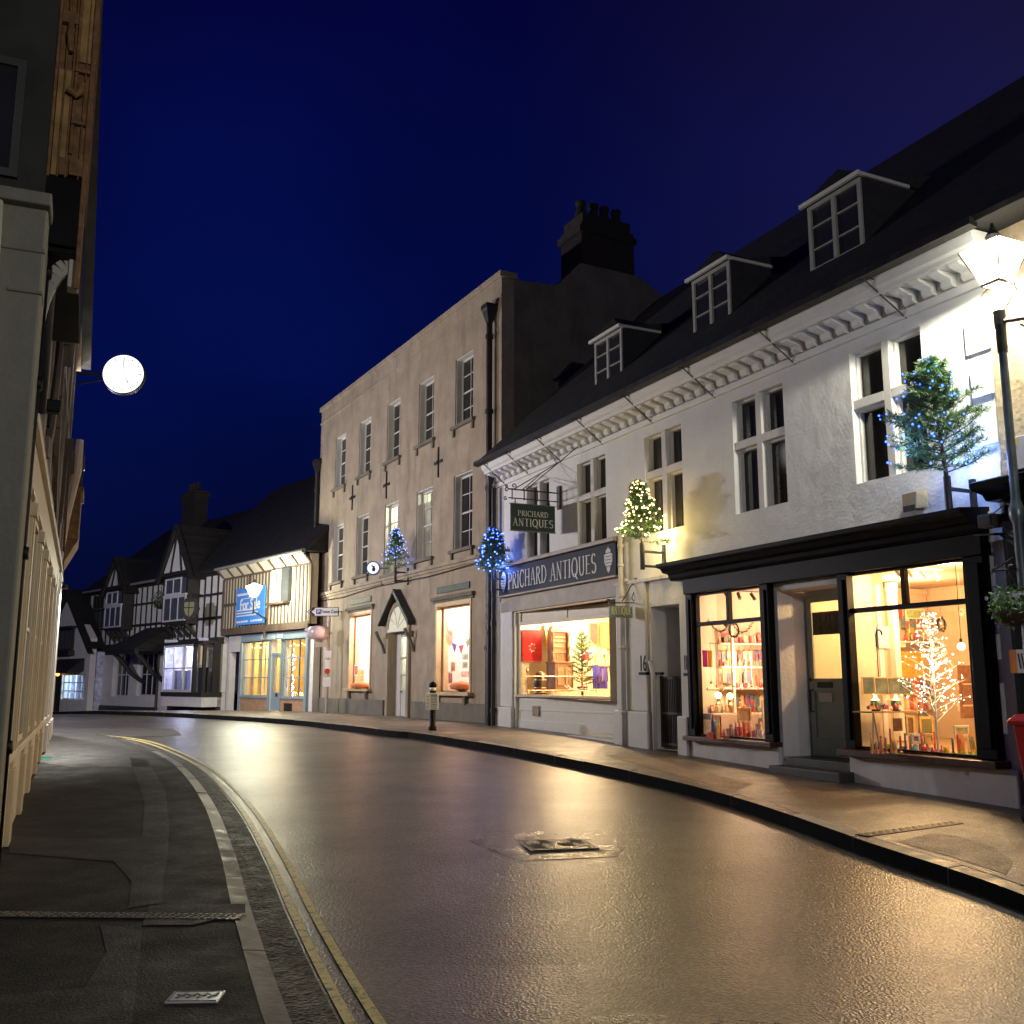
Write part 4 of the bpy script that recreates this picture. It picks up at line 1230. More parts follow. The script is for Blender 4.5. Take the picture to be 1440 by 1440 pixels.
# goods on the shelves
gcol = [(.5, .06, .05), (.7, .5, .3), (.12, .2, .12), (.55, .2, .12), (.75, .7, .6), (.1, .12, .25), (.6, .3, .1), (.35, .05, .08)]
gm = [mat('goods_%d' % i, c, .5, 0, var=.3, vscale=20) for i, c in enumerate(gcol)]
rnd = random.Random(11)
CN = ['crimson', 'tan', 'dark green', 'rust red', 'cream', 'navy', 'orange', 'maroon']
def goods(fn, px0, px1, py, s, n, hmin, hmax, group, where, off=.06):
    for k in range(n):
        px = px0 + (px1 - px0) * (k + .5) / n
        d, z = fn(px, py, s)
        kind = rnd.choice(['card', 'candle', 'jar', 'box', 'figure'])
        h = rnd.uniform(hmin, hmax); w = rnd.uniform(.022, .042); m = rnd.choice(gm); m2 = rnd.choice(gm)
        name = {'card': 'greetings_card', 'candle': 'candle', 'jar': 'lidded_jar', 'box': 'gift_box', 'figure': 'wooden_figure'}[kind]
        root = thing(name, s + off, d, z + .014, '%s %s, %s %s' % (CN[gm.index(m)], name.replace('_', ' '), ORD[k] + ' from the left', where), name.split('_')[-1], group)
        b = MB()
        if kind == 'card':
            b.add([(-w, 0, 0), (w, 0, 0), (w, .03, h), (-w, .03, h)], [(0, 1, 2, 3)]); b.add([(-w, .06, 0), (w, .06, 0), (w, .03, h), (-w, .03, h)], [(1, 0, 3, 2)]); b.build('folded_sheet', m, root)
            c = MB(); c.add([(-w * .6, -.0005, h * .25), (w * .6, -.0005, h * .25), (w * .6, .0195, h * .8), (-w * .6, .0195, h * .8)], [(0, 1, 2, 3)]); c.build('motif', m2, root)
        elif kind == 'candle':
            b.lathe([(.012, 0), (.012, h), (.002, h + .006)], 8); b.build('wax', m, root)
            c = MB(); c.lathe([(.022, -.001), (.024, .01), (.014, .018)], 10); c.build('holder', m2, root)
        elif kind == 'jar':
            b.lathe([(w * .8, 0), (w, h * .3), (w * .9, h * .6), (w * .5, h * .75)], 12); b.build('body', m, root, smooth=True)
            c = MB(); c.lathe([(w * .55, h * .75), (w * .55, h * .85), (.004, h * .95)], 10); c.build('lid', m2, root)
        elif kind == 'box':
            b.box(-w, w, -w * .7, w * .7, 0, h * .6); b.build('carton', m, root)
            c = MB(); c.box(-w - .001, w + .001, -.006, .006, -.0, h * .6 + .002); c.sph((0, 0, h * .6 + .008), .012, 6); c.build('ribbon', m2, root)
        else:
            b.lathe([(w * .7, 0), (w * .55, h * .3), (w * .25, h * .7), (.005, h * .78)], 8); b.build('body', m, root)
            c = MB(); c.sph((0, 0, h * .82), w * .38, 8); c.build('head', m2, root)
goods(Q, 992, 1076, 905, -5.57, 12, .08, .17, 'goods on the highest shelf', 'on the highest shelf')
goods(Q, 992, 1076, 938, -5.57, 12, .08, .19, 'goods on the trinket shelf', 'on the second shelf down')
goods(Q, 1030, 1080, 968, -5.50, 9, .08, .2, 'goods on the shelf behind the globe lamps', 'on the shelf right of the globe lamps')
goods(Q, 990, 1080, 1004, -5.40, 14, .12, .26, 'goods on the lowest shelf', 'on the lowest shelf')
goods(lambda px, py, s: (FA.sz(px, py, .12)[0], .70), 996, 1076, 1034, 0, 0, .1, .2, '', '')
for k in range(13):
    pass
def sill_row(x0, x1, dep, z, n, where, group, hmin, hmax, cols):
    for k in range(n):
        s = x0 + (x1 - x0) * (k + .5) / n; m = cols[int(k * len(cols) / n)]; h = rnd.uniform(hmin, hmax)
        root = empty('glass_bottle' if k % 2 else 'glass_tumbler', FA.w(s, dep + rnd.uniform(-.02, .03), z), FACE, '%s %s glass, %s from the left %s' % ('slim' if k % 2 else 'squat', m.name.split('_')[0] if 'goods' not in m.name else CN[gm.index(m)], ORD[k], where), 'glassware', group)
        b = MB()
        if k % 2: b.lathe([(.022, 0), (.024, h * .5), (.009, h * .72), (.009, h * .95)], 10)
        else: b.lathe([(.026, 0), (.034, h * .8)], 10)
        b.build('body', m, root, smooth=True)
        c = MB()
        if k % 2: c.lathe([(.011, h * .95), (.012, h * 1.03)], 8)
        else: c.lathe([(.035, h * .79), (.035, h * .83)], 10)
        c.build('rim', m, root)
def tintglass(n, c):
    return mat(n, c, .08, 0, var=.2, vscale=30, spec=.8)
g1 = tintglass('lime_glass', (.35, .6, .05)); g2 = tintglass('sky_glass', (.1, .4, .6)); g3 = tintglass('ruby_glass', (.6, .02, .08)); g4 = tintglass('amber_glass', (.7, .45, .03)); g5 = tintglass('leaf_glass', (.2, .5, .05)); g6 = tintglass('pink_glass', (.6, .2, .3))
sill_row(-2.05, -.50, .10, .68, 20, 'on the right gift shop sill', 'coloured glassware along the window sill', .07, .12, [g5, g1, g2, g2, g2, g3, g3, g6, g4, g4, g1, g5])
sill_row(-5.3, -3.95, .10, .68, 18, 'on the left gift shop sill', 'red and white glassware along the window sill' , .10, .24, [g5, g3, gm[4], g3, gm[0], g6, gm[4], g3])

shelf(1345, 1386, 962, -2.7, Q, .12, 'narrow pale shelf of goods right of the lit twig tree')
goods(Q, 1347, 1384, 962, -2.7, 5, .08, .18, 'goods right of the lit twig tree', 'on the narrow shelf behind the twig tree')
shelf(1345, 1386, 992, -2.7, Q, .12, 'lower narrow shelf of goods right of the lit twig tree')
goods(Q, 1347, 1384, 992, -2.7, 5, .08, .18, 'goods on the lower narrow shelf', 'on the lower narrow shelf')
goods(Q, 1216, 1262, 999, -1.75, 9, .04, .09, 'goods on the trestle table', 'among goods on the trestle table')
goods(lambda px, py, s_: (FQ.sz(px, py, -(s_ + 5.58))[0], .67), 1216, 1312, 1040, -1.5, 14, .12, .3, 'goods on the window floor', 'on the right window floor')
goods(lambda px, py, s_: (FQ.sz(px, py, -(s_ + 5.58))[0], .67), 1330, 1382, 1046, -.9, 7, .12, .3, 'goods right of the tree foot', 'right of the twig tree foot')
goods(lambda px, py, s_: (FQ.sz(px, py, -(s_ + 5.58))[0], .67), 992, 1076, 1030, -4.8, 16, .14, .4, 'goods on the left window floor', 'on the left window floor')
goods(Q, 1266, 1308, 903, -3.95, 8, .1, .25, 'goods high behind the twig tree', 'high behind the twig tree')
shelf(1262, 1312, 903, -3.95, Q, .16, 'long pale shelf high behind the lit twig tree')
for k in range(9):
    px = 1000 + k * 8.2; d, z = Q(px, 958 + 5 * (k % 3), -5.2); h = .55 + .1 * (k % 2)
    mb = MB(); mb.tube([(0, 0, 0), (.004, 0, h)], .0035, 5); mb.sph((0, 0, -.02), .022, 8)
    o = mb.build('hanging_bauble', gm[(k * 3) % 8]); o.location = at(-5.2, d, z); o.rotation_euler.z = FACE
    tag(o, '%s bauble on a long string, %s from the left in the left gift window' % (CN[(k * 3) % 8], ORD[k]), 'bauble', 'baubles on long strings')
def hung(fn, px0, px1, py, s_, n, where, group, hh=.17):
    for k in range(n):
        px = px0 + (px1 - px0) * (k + .5) / n; d, z = fn(px, py, s_); w = rnd.uniform(.03, .05); h = hh * rnd.uniform(.7, 1.1); ci = rnd.randrange(8)
        root = thing('hung_card', s_ + .02, d, z, '%s card hung on the wall, %s from the left %s' % (CN[ci], ORD[k], where), 'card', group)
        mb = MB(); mb.box(-w, w, -.004, 0, -h, 0); mb.tube([(0, -.002, 0), (0, -.002, .03)], .002, 4); mb.build('sheet', gm[ci], root)
        mb = MB(); mb.box(-w * .6, w * .6, -.006, -.004, -h * .75, -h * .3); mb.build('motif', gm[(ci + 3) % 8], root)
hung(Q, 990, 1030, 890, -5.57, 7, 'in the highest row', 'cards hung in the highest row')
hung(Q, 990, 1080, 916, -5.57, 12, 'in the second row', 'cards hung in the second row')
hung(Q, 990, 1032, 947, -5.57, 7, 'in the third row', 'cards hung in the third row')
hung(Q, 990, 1080, 978, -5.57, 13, 'in the fourth row', 'cards hung in the fourth row', .22)
hung(Q, 1206, 1240, 958, -2.27, 6, 'on the right window cheek', 'cards hung on the partition')
hung(Q, 1262, 1312, 958, -3.96, 10, 'low on the far wall', 'cards hung low on the far wall', .25)
hung(Q, 1262, 1312, 980, -3.96, 10, 'lowest on the far wall', 'cards hung lowest on the far wall', .25)
hung(Q, 1266, 1312, 866, -3.96, 9, 'high on the far wall', 'cards hung high on the far wall', .25)
# globe lamps
for px, py, lab in ((1010, 978, 'left of two bright globe lamps in the gift shop window'), (1027, 979, 'right of two bright globe lamps in the gift shop window')):
    d, z = Q(px, py + 12, -5.0)
    root = thing('globe_lamp', -5.0, d, z, lab, 'lamp', 'globe lamps')
    mb = MB(); mb.lathe([(.04, 0), (.012, .03), (.012, .09)], 10); mb.build('base', M['brass'], root)
    mb = MB(); mb.sph((0, 0, .13), .045, 12); mb.build('globe', emat('globe_glow', (1, .72, .35), 30), root, smooth=True)
# stems / hanging ribbons behind
# hanging scarves
for px, c, lab in ((992, (.6, .02, .35), 'bright magenta scarf hanging at the left edge of the window'), (999, (.9, .42, .05), 'amber scarf hanging next to the magenta scarf'), (1076, (.9, .32, .04), 'orange scarf hanging at the right edge of the left gift shop window')):
    s_ = -5.2 if px < 1000 else -4.1
    d, z = Q(px, 938, s_)
    mb = MB(); w = .04
    for k in range(6):
        a = -w + 2 * w * k / 6; b = -w + 2 * w * (k + 1) / 6
        mb.quad((a, .01 * (k % 2), 0), (b, .01 * ((k + 1) % 2), 0), (b, .01 * ((k + 1) % 2), .25), (a, .01 * (k % 2), .25))
        mb.quad((a, .01 * (k % 2) + .012, 0), (a, .01 * (k % 2) + .012, .25), (b, .01 * ((k + 1) % 2) + .012, .25), (b, .01 * ((k + 1) % 2) + .012, 0))
    mb.tube([(-w, .006, .25), (w, .006, .25)], .008, 6)
    o = mb.build('scarf', mat('scarf%d' % px, c, .8, .001)); o.location = at(s_, d, z); o.rotation_euler.z = FACE; tag(o, lab, 'scarf')
# garland with wreath
M['ivy'] = mat('dull_leaf', (.07, .1, .05), .6, var=.5, vscale=20)
(d0, z0), (d1, z1) = Q(993, 884, -4.9), Q(1074, 880, -4.6)
root = thing('garland', -4.85, d0, z0, 'leafy garland with two swags hanging across the left gift shop window', 'garland')
mb = MB(); L_ = d1 - d0; pts = []
for k in range(41):
    u = k / 40; x = L_ * u; zz = .12 - .16 * abs(math.sin(2 * PI * u))
    pts.append((x, 0, zz))
mb.tube(pts, .006, 5)
for p in pts:
    for _ in range(5):
        q = Vector(p) + Vector((rnd.uniform(-.02, .02), rnd.uniform(-.02, .02), rnd.uniform(-.03, .02)))
        e = Vector((rnd.uniform(-1, 1), rnd.uniform(-.5, .5), rnd.uniform(-1, 1))).normalized() * .018; f = e.orthogonal().normalized() * .008
        mb.add([q - e, q + f, q + e, q - f], [(0, 1, 2, 3)])
mb.build('leaves', M['ivy'], root)
def wreath(name, px, py, r, s, fn, label, m, cat='wreath'):
    d, z = fn(px, py, s)
    root = thing(name, s, d, z, label, cat)
    mb = MB(); pts = [(r * math.cos(a * PI / 12), 0, r * 1.15 * math.sin(a * PI / 12)) for a in range(25)]
    mb.tube(pts, .012, 5)
    for p in pts:
        for _ in range(6):
            q = Vector(p) + Vector((rnd.uniform(-.02, .02), rnd.uniform(-.02, .02), rnd.uniform(-.02, .02)))
            e = Vector((rnd.uniform(-1, 1), rnd.uniform(-.5, .5), rnd.uniform(-1, 1))).normalized() * .02; f = e.orthogonal().normalized() * .008
            mb.add([q - e, q + f, q + e, q - f], [(0, 1, 2, 3)])
    mb.build('ring', m, root)
    mb = MB(); mb.tube([(0, 0, r * 1.15), (0, 0, r * 1.15 + .12)], .002, 4); mb.build('string', M['timber'], root)
wreath('wreath', 1032, 886, .09, -4.7, Q, 'oval leafy wreath hanging in the middle of the left gift shop window', M['ivy'])
wreath('wreath', 1324, 878, .06, -.75, Q, 'small silver wreath hanging in front of the lit twig tree', mat('silver_twig', (.4, .36, .3), .4, metal=.5))
# heart
d, z = Q(1021, 879, -4.8)
mb = MB(); hp = []
for k in range(20):
    t = 2 * PI * k / 20; hp.append((.0026 * 16 * math.sin(t) ** 3, .0026 * (13 * math.cos(t) - 5 * math.cos(2 * t) - 2 * math.cos(3 * t) - math.cos(4 * t))))
mb.py(hp, -.008, .008); mb.tube([(0, 0, .02), (0, 0, .14)], .0015, 3)
o = mb.build('hanging_heart', mat('dark_heart', (.08, .09, .08), .5)); o.location = at(-4.8, d, z); o.rotation_euler.z = FACE; tag(o, 'small dark heart hanging beside the oval wreath', 'heart')
picture(1045, 944, 1057, 962, -5.5, Q, mat('grey_blue_card', (.18, .18, .24), .6), None, 'upright grey blue card standing on the shelf right of the window middle', 'card', 'greetings_card')
picture(1070, 984, 1083, 1012, -4.2, Q, mat('pale_print', (.55, .5, .45), .6, var=.5, vscale=14), sh_, 'pale framed print at the lower right of the left gift shop window')
picture(1036, 995, 1056, 1016, -4.9, Q, mat('tan_print', (.4, .3, .2), .6, var=.3, vscale=14), M['gold'], 'tan framed print between the globe lamps and the sill')
# white partition post in the left window
d, z = Q(1033, 1000, -5.3)
mb = MB(); mb.box(-.02, .02, -.02, .02, 0, 1.3); mb.box(-.03, .03, -.03, .03, -.02, 0); mb.box(-.03, .03, -.03, .03, 1.3, 1.33)
o = mb.build('display_post', M['offwhite']); o.location = at(-5.3, d, z); o.rotation_euler.z = FACE; tag(o, 'tall thin white display post behind the left gift shop window', 'post')

# ---------------- gift shop, right window
d, z = Q(1319, 1052, -1.05)
root = thing('lit_twig_tree', -1.05, d, .68, 'tall white twig tree covered in tiny white lights in the right gift shop window', 'light tree')
H = 1.62
mb = MB(); lb = MB(); rn = random.Random(5)
mb.tube([(0, 0, 0), (.01, 0, H * .5), (0, 0, H)], [.014, .01, .003], 7)
mb.lathe([(.12, 0), (.11, .015), (.02, .02)], 14)
for i in range(46):
    u = (i + .5) / 46; hg = .35 + (H - .38) * u; rr = .56 * (1 - u) ** .75 * rn.uniform(.55, 1.05) + .04
    az = i * 2.4; el = .25 + .45 * rn.random()
    dr = Vector((math.cos(az) * math.cos(el), math.sin(az) * math.cos(el), math.sin(el)))
    p0 = Vector((0, 0, hg)); p1 = p0 + dr * rr
    p1.z = min(p1.z, H + .05)
    mb.tube([p0, p0.lerp(p1, .5), p1], [.005, .004, .002], 4, cap=False)
    for k in range(6):
        q0 = p0.lerp(p1, .3 + .14 * k); q1 = q0 + Vector((rn.uniform(-1, 1), rn.uniform(-1, 1), rn.uniform(-.2, 1))).normalized() * rn.uniform(.04, .1)
        mb.tube([q0, q1], .0018, 3, cap=False); lb.octa(q1, rn.uniform(.0025, .007))
mb.build('twigs', M['offwhite'], root); lb.build('fairy_lights', emat('tree_bulb', (1, .85, .55), 45), root)
point('tree_glow', (0, -.1, 1.0), 14, (1, .75, .42), .02, root)
# pendant
d, z = Q(1352, 909, -.75)
root = thing('pendant_lamp', -.75, d, z, 'bright bare pendant lamp at the right of the gift shop window', 'lamp')
mb = MB(); mb.sph((0, 0, 0), .042, 12); mb.build('bulb', emat('pendant_glow', (1, .66, .25), 60), root, smooth=True)
mb = MB(); mb.tube([(0, 0, .045), (0, 0, 2.96 - z)], .004, 5); mb.lathe([(.02, .04), (.016, .09)], 8); mb.build('flex', M['iron'], root)
# trestle table
d, z = Q(1248, 1000, -1.75); d0, _ = Q(1212, 1000, -1.75); d1, _ = Q(1290, 1000, -1.75)
root = thing('trestle_table', -1.75, d0, .68, 'light wooden trestle table under the two green glass lamps', 'table')
tz = z - .68
mb = MB(); mb.box(0, d1 - d0, -.16, .16, tz - .015, tz); mb.build('tabletop', M['floorwood'], root)
for x in (.08, d1 - d0 - .08):
    for sx in (-.06, .06):
        mb = MB(); mb.tube([(x, -.1, tz - .015), (x + sx, -.12, 0)], .009, 6); mb.build('leg', M['floorwood'], root)
for px, lab in ((1232, 'left of the pair of ribbed green glass lamps on the trestle table'), (1261, 'right of the pair of ribbed green glass lamps on the trestle table')):
    d, _ = Q(px, 1000, -1.75)
    root = thing('green_glass_lamp', -1.75, d, z + .002, lab, 'lamp', 'green glass lamps')
    mb = MB(); mb.lathe([(.05, 0), (.062, .05), (.062, .1), (.05, .13)], 18); mb.build('base', mat('green_ribbed_glass', (.12, .2, .1), .15, spec=.8), root, smooth=True)
    mb = MB(); mb.lathe([(.05, .13), (.02, .16), (.018, .19), (.03, .205)], 12); mb.build('lamp_shade', emat('lamp_top_glow', (1, .7, .28), 6), root)
# glass display case
(d0, z1), (d1, z0) = Q(1212, 953, -1.9), Q(1284, 976, -1.9)
root = thing('display_case', -1.9, d0, z0, 'long low glass display case above the trestle table', 'display case')
w, h = d1 - d0, z1 - z0
mb = MB()
for (a, b) in (((0, 0, 0), (w, 0, 0)), ((0, 0, h), (w, 0, h)), ((0, 0, 0), (-.0, 0, h)), ((w, 0, 0), (w, 0, h)), ((w * .5, 0, 0), (w * .5, 0, h)), ((0, -.2, h), (w, -.2, h)), ((0, 0, h), (0, -.2, h)), ((w, 0, h), (w, -.2, h)), ((0, -.2, 0), (0, -.2, h)), ((w, -.2, 0), (w, -.2, h)), ((0, -.2, 0), (w, -.2, 0))): mb.bar(a, b, .012, .012)
mb.build('frame', M['brass'], root)
mb = MB(); mb.box(.006, w - .006, -.004, 0, .006, h - .006); mb.build('glass', mat('case_glass', (.1, .12, .1), .1, var=.6, vscale=6), root)
# wall posters and cards on the side wall seen through the right window
sw = -5.56
pics = [((1208, 898), (1216, 914), (.05, .45, .5), 'teal card pinned at the left edge of the right gift shop window'),
 ((1217, 882), (1231, 898), (.15, .25, .5), 'mid blue print on the far wall above the teal card'),
 ((1233, 880), (1251, 912), (.45, .5, .6), 'pale grey blue poster left of the white pillar in the right gift shop window'),
 ((1208, 916), (1232, 928), (.5, .12, .12), 'red patterned print below the teal card'),
 ((1210, 934), (1232, 950), (.5, .38, .25), 'sandy coloured print below the red patterned print'),
 ((1205, 826), (1232, 852), (.42, .32, .22), 'print of bare branches behind the upper left pane'),
 ((1259, 857), (1269, 870), (.55, .05, .04), 'small red print just right of the white pillar'),
 ((1272, 856), (1300, 871), (.3, .35, .15), 'green and cream print near the top of the main pane'),
 ((1327, 857), (1358, 872), (.3, .26, .2), 'dim brown print behind the top of the lit twig tree')]
for k, ((x0, y0), (x1, y1), c, lab) in enumerate(pics):
    picture(x0, y0, x1, y1, -2.255 if k < 6 else -3.93, Q, mat('print_%d' % k, c, .6, 0, var=.5, vscale=16), M['offwhite'] if k % 2 else None, lab, 'print', 'wall_print', fw=.015)
mb = MB(); L_ = 3.36 - .68
mb.box(0, L_, .0, .05, 0, 2.28); mb.box(0, L_, -.02, 0, 0, .1); mb.box(0, L_, -.03, 0, 2.2, 2.28)
o = mb.build('partition_wall', M['shopwall2']); o.location = at(-4.0, .68, .68); o.rotation_euler.z = FACE; tag(o, 'warm partition wall hung with pictures behind the lit twig tree', 'partition')
d, z = Q(1258, 900, -3.4)
mb = MB(); mb.box(-.05, .05, -.05, .05, 0, 2.28); mb.box(-.065, .065, -.065, .065, 0, .12); mb.box(-.06, .06, -.06, .06, 2.16, 2.28)
o = mb.build('white_pillar', M['offwhite']); o.location = at(-3.4, d, .68); o.rotation_euler.z = FACE; tag(o, 'square white pillar inside the right gift shop window', 'pillar')
orange = mat('amber_painting', (.75, .32, .05), .5, .004, 30, .5, 12)
picture(1264, 916, 1300, 952, -3.95, Q, orange, M['gold'], 'glowing amber painting behind the lit twig tree')
picture(1272, 874, 1314, 900, -3.95, Q, mat('warm_board', (.5, .25, .08), .6, var=.4, vscale=8), M['carved'], 'long brown painted panel high behind the lit twig tree')
picture(1345, 935, 1384, 1010, -1.6 + -1.0, Q, mat('brick_poster', (.28, .14, .08), .8, .003, 30, .5, 14), None, 'brown brick coloured screen at the right edge of the right window', 'screen', 'display_screen')
picture(1272, 1006, 1286, 1034, -1.5, Q, mat('dark_print', (.18, .08, .04), .6, var=.5), M['gold'], 'small upright framed print on the table right end under the lamps')
picture(1291, 1008, 1312, 1036, -1.5, Q, mat('green_print', (.16, .14, .05), .6, var=.5), M['gold'], 'framed print standing left of the twig tree trunk')
picture(1255, 1010, 1268, 1028, -1.9, Q, mat('rust_print', (.3, .1, .05), .6, var=.5), M['carved'], 'rust coloured print below the right green glass lamp')
picture(1280, 1032, 1293, 1046, -1.2, Q, mat('coral_print', (.6, .2, .12), .6, var=.5), M['offwhite'], 'small coral print leaning above the pink glassware')
picture(1298, 1032, 1312, 1046, -1.2, Q, mat('sand_print', (.5, .4, .25), .6, var=.5), M['gold'], 'small sand coloured print leaning beside the coral print')
picture(1340, 1020, 1362, 1036, -1.0, Q, mat('seafoam_print', (.35, .45, .38), .6, var=.4), M['offwhite'], 'sea green print lying right of the twig tree foot')
# cane / umbrella handle
d, z = Q(1233, 910, -1.5)
mb = MB(); mb.tube([(0, 0, 0), (0, 0, .14), (.015, 0, .19), (.05, 0, .21), (.085, 0, .19), (.095, 0, .15)], .011, 7); mb.tube([(0, 0, 0), (0, 0, -.35)], .006, 6)
o = mb.build('walking_cane', M['iron']); o.location = at(-1.5, d, z); o.rotation_euler.z = FACE; tag(o, 'hooked dark cane handle in front of the blue prints', 'cane')
# white paper star flower
d, z = Q(1352, 862, -1.0)
mb = MB()
for k in range(10):
    a = k * PI / 5; mb.add([(0, -.01, 0), (.03 * math.cos(a - .3), 0, .03 * math.sin(a - .3)), (.075 * math.cos(a), -.02, .075 * math.sin(a)), (.03 * math.cos(a + .3), 0, .03 * math.sin(a + .3))], [(0, 1, 2, 3)])
mb.sph((0, -.01, 0), .015, 6); mb.tube([(0, 0, .02), (0, 0, .5)], .0015, 3)
o = mb.build('paper_flower', M['white']); o.location = at(-1.0, d, z); o.rotation_euler.z = FACE; tag(o, 'white paper flower hanging above the pendant lamp', 'paper flower')
# shop lights
WARM = (1, .63, .28); PEACH = (1, .66, .38)
picture(1134, 917, 1148, 946, -4.3, Q, mat('brown_door_print', (.2, .12, .07), .6, var=.4), M['offwhite'], 'brown framed print seen through the gift shop door')
picture(1154, 886, 1172, 912, -4.3, Q, mat('lilac_door_print', (.3, .25, .32), .6, var=.3), M['offwhite'], 'lilac print seen through the gift shop door')
point('antiques_light', at(-11.3, 1.0, 2.85), 318.8, (1, .74, .40), .08)
point('antiques_light', at(-9.6, 1.1, 2.8), 340.0, (1, .74, .40), .08)
o = MB(); d, z = P(757, 874, -11.6); o.sph((0, 0, 0), .05, 10); o = o.build('spot_bulb', emat('spot_white', (1, .9, .65), 30)); o.location = at(-11.6, d, z); tag(o, 'bright white bulb above the red wall hanging', 'bulb')
point('gift_light', at(-4.6, 1.3, 2.75), 115, (1, .66, .44), .08)
point('gift_light', at(-5.1, .7, 1.75), 50, PEACH, .06)
point('gift_light', at(-1.3, .75, 2.75), 185, WARM, .08)
point('gift_light', at(-2.9, 1.8, 2.75), 185, WARM, .08)
point('gift_light', at(-.75, .9, 1.9), 43.5, (1, .6, .25), .05)
# ================================================================== THREE STOREY STONE BUILDING
def b_(px, py, dep=0.0): return FB.sz(px, py, dep)
bB = empty('stone_building', FB.w(0, 0, 0), FB.rot, 'tall pinkish stone three storey building with tie plates, parapet and arched doorway', 'building')
XL2, XR2, ZP = -14.05, .15, 11.35
wr = [-11.23, -8.80, -6.32, -3.86, -1.40]
up2 = [(r - 1.06, r, 8.14, 9.98) for r in wr]
md2 = [(r - 1.10, r, 4.86 if k != 2 else 4.66, 6.82) for k, r in enumerate(wr)]
G1 = (-10.32, -8.28, 1.32, 3.72); G2 = (-3.52, -1.38, 1.26, 3.56); DD = (-6.75, -5.35, .4, 2.95)
mb = MB(); wall_holes(mb, XL2, XR2, -.3, ZP, up2 + md2 + [G1, G2, DD], 0, .35)
mb.build('wall', M['stone'], bB)
# arched head of the doorway (spandrels fill the square opening)
mb = MB()
# side (gable) wall and back
g = MB()
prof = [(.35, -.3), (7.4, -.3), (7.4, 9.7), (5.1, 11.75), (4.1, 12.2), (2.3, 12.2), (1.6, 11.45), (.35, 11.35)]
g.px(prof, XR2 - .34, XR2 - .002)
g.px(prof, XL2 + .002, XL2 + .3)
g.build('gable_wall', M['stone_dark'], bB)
mb = MB(); mb.box(XL2 - .06, XR2 + .06, -.07, .42, ZP, ZP + .16); mb.box(XL2 - .03, XR2 + .03, -.03, .0, ZP - .5, ZP - .42)
mb.build('parapet', M['stone'], bB, bevel=.02)
mb = MB(); mb.px([(.4, 10.6), (3.2, 12.1), (7.2, 9.8), (7.2, 9.6), (.4, 10.4)], XL2 + .3, XR2 - .34); mb.build('roof', M['roof'], bB)
mb = MB(); mb.box(XL2 - .02, XR2 + .02, -.09, 0, 4.50, 4.60); mb.box(XL2, XR2, -.045, 0, 4.42, 4.50); mb.build('string_course', M['stone'], bB, bevel=.01)
mb = MB()
for k, (a, b) in enumerate(((XL2, -7.1), (-5.0, XR2))): mb.box(a, b, -.07, 0, -.3, 1.0)
mb.build('plinth', M['stone_dark'], bB, bevel=.02)
# chimney
mb = MB(); mb.box(-.95, XR2 - .05, 2.38, 4.05, 11.9, 13.4); mb.box(-1.0, XR2, 2.3, 4.12, 13.1, 13.28); mb.box(-.9, XR2 - .1, 2.45, 3.98, 13.4, 13.7)
ch = mb.build('chimney', M['brickdark'], bB, bevel=.02)
for y in (2.65, 3.05, 3.4, 3.78):
    mb = MB(); mb.lathe([(.18, 13.7), (.16, 13.8), (.11, 14.05), (.15, 14.12), (.14, 14.2)], 10, (-.35, y, 0)); mb.build('chimney_pot', M['brickdark'], ch)
M['sashwhite'] = mat('sash_white', (.6, .58, .54), .45, .0005, 20, .06)
M['blind'] = mat('cream_roller_blind', (.6, .58, .45), .8)
def sash(x0, x1, z0, z1, lit=None, rv=.0):
    mb = MB()
    # splayed white painted left & right reveals
    mb.box(x0 - .001, x0 + .03, .03, .30, z0, z1); mb.box(x1 - .03, x1 + .001, .03, .30, z0, z1); mb.box(x0 + .03, x1 - .03, .03, .30, z1 - .03, z1)
    grid_window(mb, x0 + .03, x1 - .03, z0, z1 - .03, .19, 2, 4, .05, .024, .05, mid=True)
    w = mb.build('window', M['sashwhite'], bB)
    pane(w, x0 + .06, x1 - .06, z0 + .03, z1 - .06, .215, M['glass'] if lit else M['dglass'])
    mb = MB(); mb.box(x0 - .14, x1 + .14, -.10, .03, z0 - .09, z0); mb.box(x0 - .08, x0 + .02, -.06, 0, z0 - .28, z0 - .09); mb.box(x1 - .02, x1 + .08, -.06, 0, z0 - .28, z0 - .09)
    mb.build('sill', M['stone_dark'], w, bevel=.01)
    if lit:
        mb = MB(); mb.box(x0 - .4, x1 + .4, 1.6, 1.65, z0 - .2, z1 + .2); mb.box(x0 - .45, x0 - .4, .36, 1.6, z0 - .2, z1 + .2); mb.box(x0 - .4, x1 + .4, .36, 1.6, z1 + .2, z1 + .22)
        mb.build('room', M['offwhite'], w)
        if lit > 1:
            mb = MB(); mb.box(x0 + .07, x1 - .07, .262, .266, z0 + .03, z1 - .3); mb.build('blind', M['blind'], w)
    return w
for k, q in enumerate(up2): sash(*q)
for k, q in enumerate(md2): sash(*q, lit={2: 1, 3: 2}.get(k))
# tie plates
for (px, py) in ((496, 700), (544, 682), (617, 650)):
    s, z = b_(px, py)
    mb = MB(); mb.box(s - .03, s + .03, -.03, 0, z - .42, z + .42); mb.box(s - .26, s - .03, -.028, 0, z - .04, z + .04); mb.box(s + .03, s + .26, -.028, 0, z - .04, z + .04); mb.sph((s, -.035, z), .05, 8)
    mb.build('tie_plate', M['iron'], bB)
